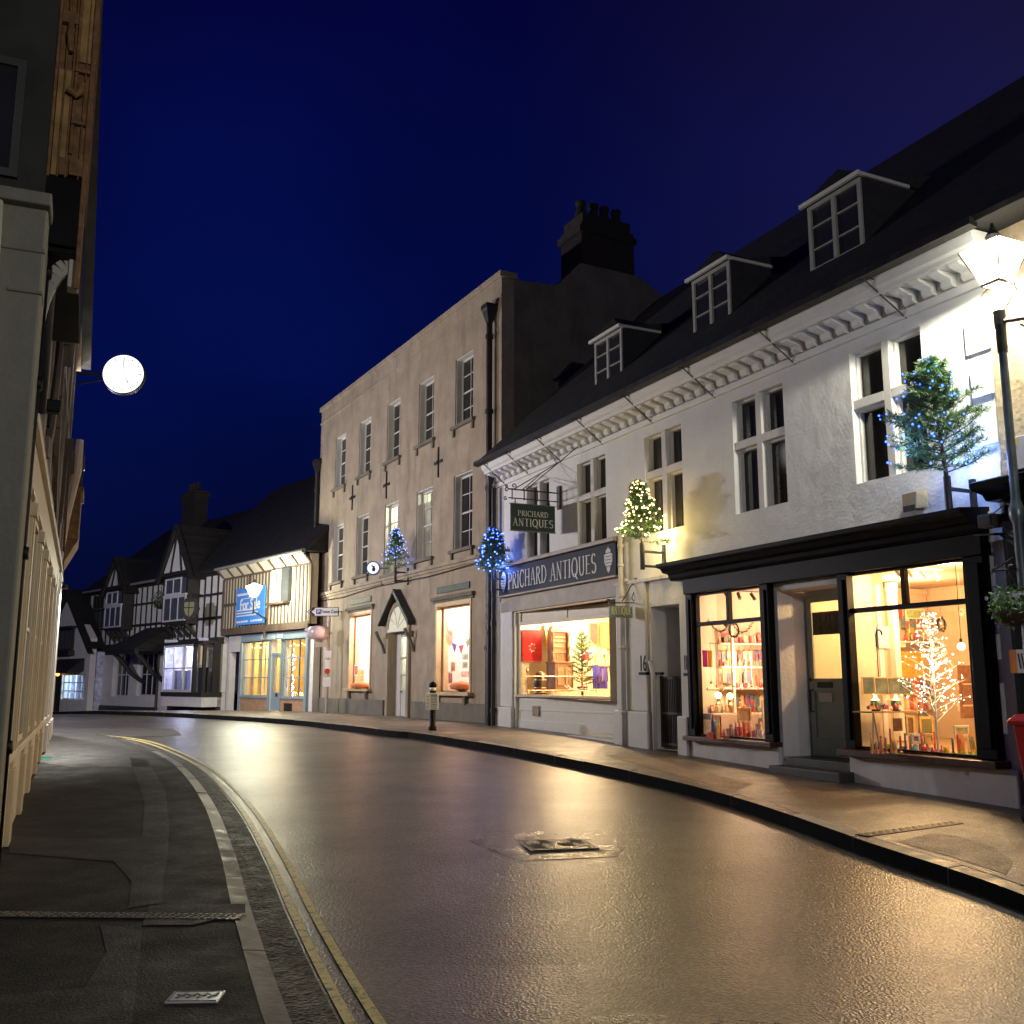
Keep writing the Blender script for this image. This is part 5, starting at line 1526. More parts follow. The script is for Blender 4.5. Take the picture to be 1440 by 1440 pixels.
# shop windows on the ground floor
M['gold_lit'] = mat('ochre_window_timber', (.55, .40, .22), .5, .001)
for (x0, x1, z0, z1), nm in ((G1, 1), (G2, 2)):
    mb = MB(); mb.box(x0, x0 + .09, -.03, .32, z0, z1); mb.box(x1 - .09, x1, -.03, .32, z0, z1); mb.box(x0 + .09, x1 - .09, -.03, .32, z1 - .10, z1)
    mb.box(x0 - .12, x1 + .12, -.16, .3, z0 - .08, z0)
    mb.box(x0 + .09, x0 + .14, .16, .22, z0, z1 - .1); mb.box(x1 - .14, x1 - .09, .16, .22, z0, z1 - .1); mb.box(x0 + .14, x1 - .14, .16, .22, z1 - .16, z1 - .1); mb.box(x0 + .14, x1 - .14, .16, .22, z0, z0 + .05)
    w = mb.build('shop_window', M['gold_lit'], bB, bevel=.006)
    pane(w, x0 + .12, x1 - .12, z0 + .03, z1 - .13, .19, M['glass'])
    mb = MB(); mb.box(x0 - .18, x1 + .18, -.10, 0, z1 + .06, z1 + .16); mb.box(x0 - .14, x1 + .14, -.05, 0, z1, z1 + .06)
    for q in (x0 + .2, x1 - .3): mb.box(q, q + .12, -.1, 0, z0 - .3, z0 - .08)
    mb.build('hood_mould', M['stone_dark'], w, bevel=.01)
    mb = MB(); mb.box(x0 + .08, x1 - .1, -.035, 0, z1 + .25, z1 + .42)
    mb.build('name_board', mat('faded_green_board', (.04, .07, .05), .6, .01, 30, .5, 14), w, bevel=.01)
    # room
    mb = MB()
    a, b, c, d = x0 - .05, x1 + .3, z0 - .02, z1 + .3
    mb.quad((a, 2.8, c), (b, 2.8, c), (b, 2.8, d), (a, 2.8, d)); mb.quad((a, .35, c), (a, 2.8, c), (a, 2.8, d), (a, .35, d)); mb.quad((b, 2.8, c), (b, .35, c), (b, .35, d), (b, 2.8, d))
    mb.quad((a, .35, d), (a, 2.8, d), (b, 2.8, d), (b, .35, d)); mb.quad((a, .35, c), (b, .35, c), (b, 2.8, c), (a, 2.8, c))
    mb.build('room', mat('pink_white_wall', (.75, .62, .58), .8, var=.04), w)
    point('stone_shop_light', FB.w((x0 + x1) / 2, 1.1, z1 - .05), 560 if nm == 1 else 360, (1, .80, .68), .1)
# goods in those windows
FBS1 = Fac(118.5, FB.w(-10.3, 0)); FBS2 = Fac(118.5, FB.w(-3.5, 0))
def bthing(F_, name, px, py, off, label, cat, group=None):
    d, z = F_.sz(px, py, -off)
    return empty(name, F_.w(d, -off, z), F_.rot, label, cat, group)
for F_, items in ((FBS2, [((630, 945), (636, 962), (.25, .08, .06), 'dark red print low at the left of the right stone shop window'), ((634, 930), (640, 945), (.3, .2, .12), 'small brown print in the right stone shop window'),
                          ((650, 918), (659, 928), (.2, .27, .25), 'grey green print on the display stand, upper'), ((650, 930), (658, 940), (.15, .2, .2), 'dark grey print on the display stand, lower'), ((648, 943), (660, 952), (.5, .35, .32), 'pink print at the foot of the display stand'), ((650, 870), (660, 884), (.6, .55, .5), 'pale lattice print near the top of the right stone shop window')]),
                  (FBS1, [((498, 935), (503, 950), (.35, .12, .08), 'small red framed print in the left stone shop window'), ((503, 940), (512, 960), (.6, .35, .12), 'golden print low in the left stone shop window')])):
    for (x0, y0), (x1, y1), c, lab in items:
        (d0, z1), (d1, z0) = F_.sz(x0, y0, -.4), F_.sz(x1, y1, -.4)
        root = empty('wall_print', F_.w((d0 + d1) / 2, -.4, z0), F_.rot, lab, 'print')
        w, h = (d1 - d0) / 2, z1 - z0
        mb = MB(); mb.box(-w, w, -.02, 0, 0, h); mb.build('backing', M['offwhite'], root, bevel=.004)
        mb = MB(); mb.box(-w * .8, w * .8, -.024, -.02, h * .1, h * .9); mb.build('image', mat('bprint%d%d' % (x0, y0), c, .6, var=.5, vscale=14), root)
# pennant bunting across the right stone shop window
(d0, z0), (d1, z1) = FBS2.sz(627, 888, -.7), FBS2.sz(664, 886, -.7)
root = empty('bunting', FBS2.w(d0, -.7, z0), FBS2.rot, 'string of small pennants sagging across the right stone shop window', 'bunting')
mb = MB(); L_ = d1 - d0; pts = [(L_ * k / 12, 0, -.35 * math.sin(PI * k / 12)) for k in range(13)]; mb.tube(pts, .008, 5); mb.build('cord', M['offwhite'], root)
for k in range(1, 12, 3):
    x, _, z = pts[k]; mb = MB(); mb.py([(x - .08, z), (x, z - .24), (x + .08, z)], -.003, .003); mb.build('pennant', gm[k % 8] if k != 4 else mat('blue_pennant', (.08, .1, .4), .7), root)
# heap of orange goods on each sill
for F_, px, lab in ((FBS2, 650, 'low orange and red cushion on the sill of the right stone shop window'), (FBS1, 508, 'low golden cushion on the sill of the left stone shop window')):
    d, z = F_.sz(px, 968, -1.2)
    mb = MB(); mb.lathe([(.05, 0), (.28, .04), (.34, .12), (.24, .2), (.04, .24)], 14)
    o = mb.build('cushion', mat('orange_cushion', (.75, .25, .1), .8, .01, 12), smooth=True); o.location = F_.w(d, -1.2, 1.3); tag(o, lab, 'cushion')
# doorway
mb = MB(); x0, x1, z0, z1 = DD
# stone arch ring + jamb
cx, rr, zc = (x0 + x1) / 2, (x1 - x0) / 2, 2.95
arch = [(cx + rr * math.cos(PI * k / 16), zc + rr * math.sin(PI * k / 16)) for k in range(17)]
mb = MB()
for (xa_, za), (xb_, zb) in zip(arch, arch[1:]):
    f = 1.22
    A0 = (cx + (xa_ - cx) * f, zc + (za - zc) * f); B0 = (cx + (xb_ - cx) * f, zc + (zb - zc) * f)
    mb.py([(xa_, za), (xb_, zb), B0, A0][::-1], -.08, -.001)
mb.box(x0 - .16, x0, -.08, -.001, -.2, zc); mb.box(x1, x1 + .16, -.08, -.001, -.2, zc)
mb.box(x0 - .28, x0 - .02, -.14, 0, 2.78, 2.92); mb.box(x1 + .02, x1 + .28, -.14, 0, 2.78, 2.92)
dw = mb.build('door_surround', M['stone'], bB, bevel=.012)
# recess drawn as a second opening: arched fanlight set on the wall face
mb = MB(); mb.py([(x, z) for x, z in arch][::-1], -.06, -.03); mb.build('fanlight_backing', emat('fanlight_glow', (.85, .8, .6), .8), dw)
mb = MB()
for k in (3, 6, 10, 13): mb.bar((cx, -.07, zc + .1), (arch[k][0], -.07, arch[k][1]), .03, .03)
mb.bar((x0, -.07, zc + .02), (x1, -.07, zc + .02), .05, .07)
mb.build('fanlight_bars', M['offwhite'], dw)
mb = MB(); y = .22
mb.box(x0, x0 + .35, y - .03, y + .05, .5, z1); mb.box(x1 - .28, x1, y - .02, y + .05, .5, z1)
mb.box(x0 + .35, x1 - .28, y, y + .05, .5, 1.3); mb.box(x0 + .35, x1 - .28, y, y + .05, 2.8, z1)
for z in (1.72, 2.2): mb.box(x0 + .35, x1 - .28, y, y + .05, z - .03, z + .03)
d = mb.build('door', M['sashwhite'], bB, bevel=.006)
pane(d, x0 + .33, x1 - .26, 1.28, 2.82, y + .02, M['glass'])
mb = MB(); mb.sph((x0 + .42, y - .04, 1.25), .04, 8); mb.build('handle', M['brass'], d)
mb = MB(); mb.box(x0 - .1, x1 + .1, 1.7, 1.75, .4, 3.0); mb.box(x0 - .15, x0 - .1, .36, 1.7, .4, 3.0); mb.box(x1 + .1, x1 + .15, .36, 1.7, .4, 3.0); mb.box(x0 - .1, x1 + .1, .36, 1.7, 3.0, 3.05); mb.build('hallway', M['offwhite'], d)
point('hall_light', FB.w(cx, 1.0, 2.7), 60, (.95, .95, .7), .08)
mb = MB(); mb.box(x0 - .3, x1 + .3, -.4, .3, -.1, .56); mb.build('doorstep', M['stone_dark'], bB, bevel=.02)
# pointed hood on brackets
mb = MB()
hx = cx; lm_ = MB(); mb = MB()
for sg in (-1, 1):
    a, b = (hx, 4.15), (hx + sg * 1.15, 3.2)
    q = MB(); mb.add([(a[0], -.24, a[1]), (b[0], -.24, b[1]), (b[0], 0, b[1]), (a[0], 0, a[1]), (a[0], -.24, a[1] - (.13 if sg > 0 else .06)), (b[0], -.24, b[1] - (.13 if sg > 0 else .06)), (b[0], 0, b[1] - (.13 if sg > 0 else .06)), (a[0], 0, a[1] - (.13 if sg > 0 else .06))],
           [(0, 1, 2, 3), (4, 7, 6, 5), (0, 4, 5, 1), (1, 5, 6, 2), (2, 6, 7, 3)])
    (mb if sg > 0 else lm_).add(q.v, q.f)
hd = mb.build('door_hood', M['slate'], bB)
lm_.build('hood_slope', M['stone'], hd)
mb = MB()
for sg in (-1, 1):
    x = hx + sg * 1.1
    mb.tube([(x, -.3, 2.98), (x, -.22, 2.8), (x, -.1, 2.6), (x, -.02, 2.35)], .05, 6)
mb.build('bracket', M['stone_dark'], hd)
# rainwater pipes on the stone front
def pipe(x, y, z0, z1, r=.065, hop=True, par=bB, m=None):
    mb = MB(); mb.tube([(x, y, z0), (x, y, z1)], r, 10)
    z = z0 + .6
    while z < z1: mb.tube([(x, y, z - .05), (x, y, z + .05)], r * 1.35, 10); z += 1.9
    if hop: mb.lathe([(r * 1.2, z1 - .35), (r * 2.6, z1 - .05), (r * 3, z1), (r * 3, z1 + .12)], 4, (x, y, 0), ph=PI / 4)
    return mb.build('drainpipe', m or M['iron'], par)
pipe(-.22, -.14, -.2, 10.6, .075); pipe(XL2 + .05, -.12, .2, 9.4, .07)
pipe(XL + .0, -.2, .1, 6.35, .06, True, bA)
pipe(-12.93, -.16, .3, 5.9, .05, False, bA)
mb = MB(); mb.tube([b2 for b2 in [(-14, -.05, 4.35), (-11, -.05, 4.28), (-8, -.05, 4.38), (-4, -.05, 4.32), (-.3, -.05, 4.4)]], .012, 5); mb.build('wall_cable', M['iron'], bB)
point('upper_room_light', FB.w(-6.85, .95, 6.75), 150, (.95, 1, .72), .06); point('upper_room_light', FB.w(-4.4, .9, 6.75), 50, (.95, 1, .75), .06)
# round lit wall sign
s, z = b_(525, 799, -.35)
root = empty('round_lit_sign', FB.w(s, -.35, z), FB.rot + PI / 2 - .5, 'small round white lit projecting sign on the stone building', 'sign')
mb = MB(); mb.tube([(0, -.05, 0), (0, .05, 0)], .21, 20); mb.build('rim', mat('blue_rim', (.05, .08, .35), .3), root)
mb = MB(); mb.tube([(0, -.055, 0), (0, -.05, 0)], .175, 20); mb.build('disc', emat('disc_glow', (.85, .9, 1), 1.2), root)
mb = MB(); mb.tube([(.02, -.062, .02), (-.05, -.062, .08)], .02, 6); mb.lathe([(.045, -.1), (.06, -.03), (.03, .03), (.05, .06)], 8, (.02, -.04, 0)); mb.build('emblem', M['navy'], root)
mb = MB(); mb.tube([(.2, 0, 0), (.45, .0, 0)], .015, 5); mb.build('bracket', M['iron'], root)
# ================================================================== TIMBER FRAMED SHOP (for sale)
bC = empty('timber_framed_shop', FC.w(0, 0, 0), FC.rot, 'cream timber framed building with a blue for sale board above its lit shop', 'building')
x0, x1 = -8.4, -1.0
Z1, Z2 = 3.52, 5.98
def c_(px, py, dep=0.0): return FC.sz(px, py, dep)
mb = MB(); wall_holes(mb, x0, x1, Z1, Z2, [(-3.75, -3.05, 4.42, 5.55)], .02, .3); mb.build('wall', M['creampanel'], bC)
mb = MB()
n = 27
for k in range(n + 1):
    x = x0 + (x1 - x0) * k / n
    if -3.9 < x < -2.3: 
        mb.box(x - .05, x + .05, -.005, .02, Z1 + .1, 4.36); continue
    if k % 9 == 0: mb.box(x - .09, x + .09, -.03, .02, Z1, 5.6)
    else: mb.box(x - .052, x + .052, -.012, .02, Z1 + .1, 5.6)
mb.box(x0, x1, -.05, .02, Z1 - .16, Z1 + .1); mb.box(x0, x1, -.03, .02, 5.58, 5.68)
mb.box(x0, -6.2, -.018, .02, 4.5, 4.62)
mb.build('timber_frame', M['brown_timber'], bC, bevel=.006)
mb = MB()
for k in range(8):
    a = x0 + (x1 - x0) * k / 8 + .1; b = x0 + (x1 - x0) * (k + 1) / 8 - .1
    mb.add([(a, -.03, 5.66), (b, -.03, 5.66), (b, -.3, 5.97), (a, -.3, 5.97)], [(0, 1, 2, 3)])
mb.build('eaves_cove', M['creampanel'], bC)
mb = MB()
for k in range(9):
    a = x0 + (x1 - x0) * k / 8; mb.bar((a, -.03, 5.68), (a, -.33, 5.99), .12, .06)
mb.build('eaves_bracket', M['brown_timber'], bC)
mb = MB(); mb.tube([(x0, -.42, 6.0), (x1 + .2, -.42, 6.0)], .06, 8); mb.build('gutter', mat('grey_gutter', (.25, .25, .24), .4), bC)
mb = MB(); mb.px([(-.45, 6.0), (-.45, 6.08), (4.0, 10.5), (8.3, 6.1), (8.3, 6.0)], x0 - 4, x1 + .35); mb.build('roof', M['roof'], bC)
mb = MB(); mb.px([(-.45, 5.9), (-.45, 6.06), (4.0, 10.48), (4.0, 10.2)], x1 + .36, x1 + .42); mb.build('bargeboard', M['timber'], bC)
# window with open dark shutter
mb = MB(); grid_window(mb, -3.78, -3.03, 4.40, 5.58, -.16, 3, 2, .06, .03, .12); w = mb.build('window', M['offwhite'], bC); pane(w, -3.74, -3.07, 4.44, 5.54, -.09, M['dglass'])
mb = MB(); mb.box(-3.9, -2.5, -.26, -.02, 4.30, 4.38); mb.build('sill', M['brown_timber'], w, bevel=.01)
mb = MB(); mb.box(-3.02, -2.42, -.12, -.02, 4.40, 5.6)
for k in range(7): mb.box(-3.0, -2.44, -.135, -.12, 4.45 + k * .16, 4.53 + k * .16)
mb.build('shutter', mat('grey_shutter', (.07, .075, .08), .5), w)
# ground floor shop, set back under the jetty
yg = .22
SW = (-6.70, -4.38, 1.0, 3.05); SD = (-4.30, -3.40, .5, 3.05); SE_ = (-3.32, -1.45, 1.0, 3.05)
mb = MB(); wall_holes(mb, x0 + .2, x1, .0, Z1 - .16, [SW, SD, SE_, (-8.0, -7.1, .3, 2.7)], yg, yg + .25); mb.build('ground_wall', M['panel'], bC)
mb = MB(); mb.box(-6.75, -1.3, yg - .12, yg - .001, 3.05, 3.30); mb.box(-6.85, -6.70, yg - .1, yg - .001, .4, 3.05); mb.box(-1.45, -1.28, yg - .1, yg - .001, .4, 3.05); mb.box(-4.38, -4.30, yg - .08, yg - .001, .4, 3.05); mb.box(-3.40, -3.32, yg - .08, yg - .001, .4, 3.05)
mb.box(-6.70, -4.38, yg - .1, yg - .001, .93, 1.0); mb.box(-3.32, -1.45, yg - .1, yg - .001, .93, 1.0)
sf = mb.build('shopfront', M['bluegrey'], bC, bevel=.008)
mb = MB(); mb.box(-4.95, -3.75, yg - .135, yg - .122, 3.08, 3.28); mb.box(-3.65, -3.15, yg - .135, yg - .122, 3.1, 3.28); mb.build('name_board', M['bluegrey'] if 0 else mat('pale_blue_board', (.45, .55, .58), .4), sf)
mb = MB(); mb.box(-6.70, -4.39, yg - .06, yg - .002, .3, .93); mb.box(-3.31, -1.46, yg - .06, yg - .002, .3, .93); mb.build('stallriser', mat('orange_brick_riser', (.42, .25, .15), .85, .008, 30, .25, 9), bC)
mb = MB(); mb.box(-2.98, -2.35, yg - .07, yg - .061, .5, .78)
for k in range(6): mb.box(-2.96 + k * .1, -2.90 + k * .1, yg - .08, yg - .07, .52, .76)
mb.build('vent_grille', M['timber'], bC)
for (a, b, c, d) in (SW, SE_):
    mb = MB(); grid_window(mb, a, b, c, d, yg, 3, 3, .04, .03, .06); w = mb.build('shop_window', M['bluegrey'], bC); pane(w, a + .03, b - .03, c + .03, d - .03, yg + .03, M['glass'])
mb = MB(); a, b, c, d = SD; y = yg + .04
mb.box(a, a + .1, y, y + .05, c, 2.5); mb.box(b - .1, b, y, y + .05, c, 2.5); mb.box(a + .1, b - .1, y, y + .05, c, 1.15); mb.box(a + .1, b - .1, y, y + .05, 2.4, 2.5); mb.box(a, b, y - .02, y + .05, 2.5, 2.58)
dr = mb.build('door', M['bluegrey'], bC); pane(dr, a + .08, b - .08, 1.12, 2.42, y + .02, M['glass']); pane(dr, a, b, 2.58, 3.05, y + .02, M['glass'])
mb = MB(); mb.box(a + .4, a + .55, y - .01, y, 1.0, 1.12); mb.build('letter_plate', M['iron'], dr)
mb = MB(); X0, X1, Y0, Y1, A, B_ = -6.8, -1.4, yg + .25, 3.2, .9, 3.2
mb.quad((X0, Y1, A), (X1, Y1, A), (X1, Y1, B_), (X0, Y1, B_)); mb.quad((X0, Y0, A), (X0, Y1, A), (X0, Y1, B_), (X0, Y0, B_)); mb.quad((X1, Y1, A), (X1, Y0, A), (X1, Y0, B_), (X1, Y1, B_)); mb.quad((X0, Y0, B_), (X0, Y1, B_), (X1, Y1, B_), (X1, Y0, B_)); mb.quad((X0, Y0, A), (X1, Y0, A), (X1, Y1, A), (X0, Y1, A))
mb.build('shop_interior', mat('ochre_shop_wall', (.55, .42, .2), .8, var=.3, vscale=2), bC)
for k, (s, c, wd) in enumerate(((-6.5, (.7, .5, .15), .2), (-6.1, (.8, .7, .5), .16), (-5.75, (.25, .08, .04), .14), (-5.45, (.7, .55, .2), .16), (-5.0, (.6, .5, .3), .18), (-3.0, (.5, .45, .4), .12), (-2.0, (.35, .1, .06), .12))):
    mb = MB(); n = 8
    for q in range(n):
        a = -wd / 2 + wd * q / n; b = -wd / 2 + wd * (q + 1) / n
        mb.quad((a, .02 * (q % 2), 0), (b, .02 * ((q + 1) % 2), 0), (b, .02 * ((q + 1) % 2), 1.9), (a, .02 * (q % 2), 1.9))
    mb.box(-wd / 2, wd / 2, -.002, .03, 1.9, 1.93)
    o = mb.build('fabric_length', mat('fabric%d' % k, c, .85, .001)); o.location = FC.w(s, .8 + .05 * k, 1.08); o.rotation_euler.z = FC.rot
    tag(o, 'hanging fabric length, %s from the left in the timber framed shop' % ORD[k], 'fabric', 'fabric lengths in the timber framed shop')
root = empty('string_lights', FC.w(-6.65, .5, 2.95), FC.rot, 'string of warm little lights along the top of the timber framed shop window', 'string lights')
mb = MB(); lb = MB(); pts = []
for k in range(60):
    x = 5.1 * k / 59; z = -.04 - .09 * abs(math.sin(k * .45)); pts.append((x, 0, z)); lb.octa((x, -.01, z), .02)
mb.tube(pts, .006, 4); mb.build('cable', M['iron'], root); lb.build('bulbs', M['warmdot'], root)
root = empty('lit_twig', FC.w(-3.15, .55, 1.0), FC.rot, 'slim twisted branch wound with white lights right of the timber framed shop door', 'light tree')
mb = MB(); lb = MB(); pts = [(.05 * math.sin(k), .04 * math.cos(k * 1.3), k * .07) for k in range(25)]; mb.tube(pts, .012, 5); mb.build('branch', M['bark'], root)
for k in range(60):
    p = rnd.choice(pts); lb.octa((p[0] + rnd.uniform(-.08, .08), p[1], p[2] + rnd.uniform(-.05, .05)), .012)
lb.build('fairy_lights', M['whitedot'], root)
root = empty('fairy_light_heap', FC.w(-2.4, .55, 1.02), FC.rot, 'heap of tangled white fairy lights along the foot of the timber framed shop window', 'string lights')
mb = MB(); lb = MB()
for k in range(70): lb.octa((rnd.uniform(-.7, .8), rnd.uniform(-.1, .1), rnd.uniform(0, .16)), .012)
mb.tube([(-.7 + .1 * k, .05 * math.sin(k * 2), .06 + .05 * math.cos(k * 3)) for k in range(16)], .006, 4); mb.build('cable', M['iron'], root); lb.build('bulbs', M['warmdot'], root)
point('timber_shop_light', FC.w(-5.7, 1.2, 2.9), 260, (1, .75, .35), .1); point('timber_shop_light', FC.w(-2.6, 1.6, 2.9), 50, (1, .8, .5), .1)
# for-sale board
(s0, z1), (s1, z0) = c_(333, 829, -.12), c_(371, 876, -.12)
root = empty('for_sale_board', FC.w(s0, -.12, z0), FC.rot, 'blue for sale board with white lettering on the cream timbered wall', 'sign')
w, h = s1 - s0, z1 - z0
mb = MB(); mb.box(0, w, 0, .03, 0, h); mb.build('board', mat('estate_blue', (.08, .28, .8), .4, 0, var=.03), root, bevel=.004)
text('For Sale', .60, root, (w / 2, -.006, h * .53), M['white'], sx=.92, bold=.012)
mb = MB()
for k, l in enumerate((.72, .80, .74)): mb.box(.09, .09 + (w - .2) * l, -.006, 0, h * (.385 - .075 * k), h * (.385 - .075 * k) + .045)
for k in range(11):
    if k == 5: continue
    x = .12 + k * (w - .24) / 11; mb.box(x, x + (w - .24) / 15, -.006, 0, h * .065, h * .065 + .075)
mb.box(.5, w * .62, -.006, 0, h * .70, h * .72); mb.box(.1, w * .6, -.006, 0, h * .80, h * .86)
mb.build('small_print', M['white'], root)

# ================================================================== BLACK AND WHITE INN
bD = empty('gabled_inn', FD.w(0, 0, 0), FD.rot, 'long black and white half timbered inn with two gables and a tiled porch', 'building')
def d_(px, py, dep=0.0): return FD.sz(px, py, dep)
X0, X1 = -14.4, -.05
ZJ, ZE2 = 3.25, 6.0
mb = MB(); wall_holes(mb, X0, X1, ZJ, ZE2, [], 0, .3); mb.build('upper_wall', M['panel'], bD)
dw1, dw2 = (-11.25, -9.3, .85, 2.88), (-8.35, -6.25, .9, 2.85)
mb = MB(); wall_holes(mb, X0, X1, -.8, ZJ, [(-13.95, -12.9, -.2, 2.45), dw1, dw2, (-5.2, -4.2, .2, 2.6)], .12, .4); mb.build('ground_wall', M['panel'], bD)
mb = MB(); mb.box(X0, -5.9, .04, .12, -.8, .42); mb.box(-3.9, X1, -.04, .12, -.5, .95); mb.build('plinth', mat('dark_plinth', (.035, .035, .04), .6), bD)
mb = MB(); y = -.03
mb.box(X0, X1, -.12, .14, ZJ - .2, ZJ + .06)
mb.box(X0, X1, y, 0, 4.05, 4.17); mb.box(X0, X1, y, 0, 5.03, 5.13); mb.box(X0, X1, -.05, 0, 5.85, 6.0)
k = 0; x = X0
while x < X1 + .1:
    mb.box(x - .06, x + .06, y - .003, 0, ZJ + .06, 4.05)
    if k % 1 == 0: mb.box(x - .05, x + .05, y - .003, 0, 4.17, 5.85)
    x += .58; k += 1
mb.build('timber_frame', M['timber'], bD)
M['inn_white'] = mat('inn_window_white', (.55, .55, .56), .45)
def innwin(a, b, c, d, y, nx, nz, dy=.05, m=None, p=True, glass='dglass', mid=True, fw=.07):
    mb = MB(); grid_window(mb, a, b, c, d, y, nx, nz, fw, .035, dy, mid=mid)
    w = mb.build('window', m or M['inn_white'], bD); pane(w, a + .04, b - .04, c + .04, d - .04, y + dy * .6, M[glass] if glass in M else glass); return w
M['bluish_glass'] = mat('blue_grey_pane', (.07, .08, .10), .1, spec=.6)
innwin(-13.9, -12.5, 4.2, 5.05, -.06, 3, 1, glass='bluish_glass', m=M['timber']); innwin(-13.9, -12.6, 5.15, 5.8, -.06, 3, 1, m=M['timber'])
innwin(dw1[0] + .35, dw1[1], dw1[2], dw1[3], .2, 3, 2); innwin(dw2[0] + .25, dw2[1], dw2[2], dw2[3], .2, 3, 2)
# oriel windows in the gables
def oriel(a, b, zb, zt, zmid, label_lit=False):
    mb = MB(); mb.box(a, b, -.55, 0, zb - .12, zb); mb.box(a, b, -.55, 0, zt, zt + .1); mb.box(b - .06, b, -.55, 0, zb, zt); mb.box(a, a + .06, -.55, 0, zb, zt); mb.box(a, b, -.05, 0, zb, zt)
    o = mb.build('oriel', M['timber'], bD)
    mb = MB(); grid_window(mb, a + .03, b - .03, zb, zmid - .04, -.62, 3, 1, .07, .04, .06); grid_window(mb, a + .12, b - .5, zmid + .04, zt, -.62, 2, 1, .07, .04, .06); mb.box(a, b, -.64, -.54, zmid - .04, zmid + .04)
    mb.build('window_frame', M['inn_white'], o)
    mb = MB(); mb.box(a + .05, b - .05, -.59, -.585, zb + .03, zt - .03); mb.build('pane', M['bluish_glass'], o)
    mb = MB()
    for k in range(4):
        x = a + .15 + (b - a - .3) * k / 3; mb.bar((x, -.5, zb - .14), (x, -.03, zb - .62), .1, .12)
    mb.build('bracket', M['timber'], o)
oriel(-10.9, -8.9, 4.05, 5.75, 5.1); oriel(-4.35, -2.15, 4.05, 5.9, 5.15)
def gable(cx, hw, zb, za, dep):
    mb = MB(); mb.py([(cx - hw, zb), (cx, za), (cx + hw, zb)][::-1], dep, dep + .1); g_ = mb.build('gable', M['panel'], bD)
    mb = MB()
    for sg in (-1, 1):
        mb.bar((cx + sg * (hw + .28), dep - .12, zb - .3), (cx, dep - .12, za + .12), .12, .24)
        mb.bar((cx + sg * hw * .4, dep - .03, zb), (cx + sg * hw * .1, dep - .03, za - .3), .05, .1)
    mb.box(cx - hw, cx + hw, dep - .05, dep, zb - .08, zb + .08)
    mb.build('bargeboard', M['timber'], g_)
    mb = MB()
    for sg in (-1, 1):
        e = (cx + sg * (hw + .35), zb - .36); t = (cx, za + .22)
        mb.add([(e[0], dep - .2, e[1]), (t[0], dep - .2, t[1]), (t[0], 4, t[1]), (e[0], 4, e[1]), (e[0], dep - .2, e[1] - .08), (t[0], dep - .2, t[1] - .08)], [(0, 1, 2, 3), (0, 4, 5, 1)])
    mb.build('gable_roof', M['roof'], g_)
gable(-9.85, 1.15, 5.95, 7.2, -.55); gable(-3.3, 1.35, 6.1, 8.0, -.55)
mb = MB(); mb.px([(-.4, 5.98), (-.4, 6.06), (4.0, 9.7), (8.2, 6.1), (8.2, 5.98)], X0 - .3, X1 + 1.0); mb.build('roof', M['roof'], bD)
mb = MB(); mb.tube([(X0, -.42, 6.0), (-11.2, -.42, 6.0)], .055, 7); mb.tube([(-8.4, -.42, 6.0), (-4.9, -.42, 6.0)], .055, 7); mb.build('gutter', mat('grey_gutter', (.25, .25, .24), .4), bD)
(s0, z) , (s1, _) = d_(258, 700, 3.5), d_(287, 700, 3.5)
mb = MB(); s0, s1 = s0 + .55, s1 - .35
mb.box(s0, s1, 3.2, 3.9, 8.2, z + .1); mb.box(s0 - .08, s1 + .08, 3.12, 3.98, z - .2, z - .05)
c = mb.build('chimney', M['brickdark'], bD)
for k in range(3):
    mb = MB(); mb.lathe([(.16, z + .1), (.13, z + .2), (.12, z + .6)], 8, (s0 + .2 + k * .4, 3.55, 0)); mb.build('chimney_pot', M['brickdark'], c)
# bay window with warm / blue light
mb = MB(); a, b = -3.75, .0
mb.box(a, b, -.75, .12, .95, 1.12); mb.box(a, b, -.8, .12, 3.05, 3.15); mb.box(b - .1, b - .001, -.74, -.6, 1.12, 3.05)
bay = mb.build('bay_window', M['timber'], bD)
mb = MB(); mb.box(a + .05, b - .05, -.7, .1, .55, .949); mb.build('bay_panel', M['panel'], bay)
mb = MB(); grid_window(mb, a + .1, b - .9, 1.12, 3.05, -.72, 3, 2, .1, .05, .08, mid=True); mb.build('window_frame', M['inn_white'], bay)
mb = MB(); mb.box(a + .15, b - .95, -.69, -.685, 1.15, 3.0); mb.build('pane', M['glass'], bay)
mb = MB(); mb.box(b - .9, b - .8, -.75, -.6, 1.12, 3.05); mb.box(b - .1, b, -.3, .0, 1.12, 3.05); mb.box(b - .85, b - .05, -.5, -.45, 1.12, 2.1); mb.box(b - .85, b - .05, -.5, -.45, 2.0, 2.1); mb.build('corner_post', M['timber'], bay)
mb = MB(); mb.box(b - .62, b - .3, -.56, -.5, 2.2, 2.95); mb.build('side_pane', emat('amber_side_pane', (1, .68, .25), .5), bay)
mb = MB(); A, B_ = 1.0, 3.3
mb.quad((a, 2.2, A), (b, 2.2, A), (b, 2.2, B_), (a, 2.2, B_)); mb.quad((a, -.7, A), (a, 2.2, A), (a, 2.2, B_), (a, -.7, B_)); mb.quad((a, -.6, B_ - .2), (a, 2.2, B_ - .2), (b, 2.2, B_ - .2), (b, -.6, B_ - .2)); mb.quad((a, -.6, 1.13), (b, -.6, 1.13), (b, 2.2, 1.13), (a, 2.2, 1.13)); mb.quad((b - .9, -.55, A), (b - .9, 2.2, A), (b - .9, 2.2, B_), (b - .9, -.55, B_))
mb.build('bay_room', mat('lilac_room_wall', (.5, .5, .68), .8, var=.5, vscale=5), bay)
point('inn_light', FD.w(-2.6, -.2, 2.75), 120, (.62, .66, 1), .08); point('inn_light', FD.w(-3.3, .1, 2.0), 4, (1, .7, .3), .08)
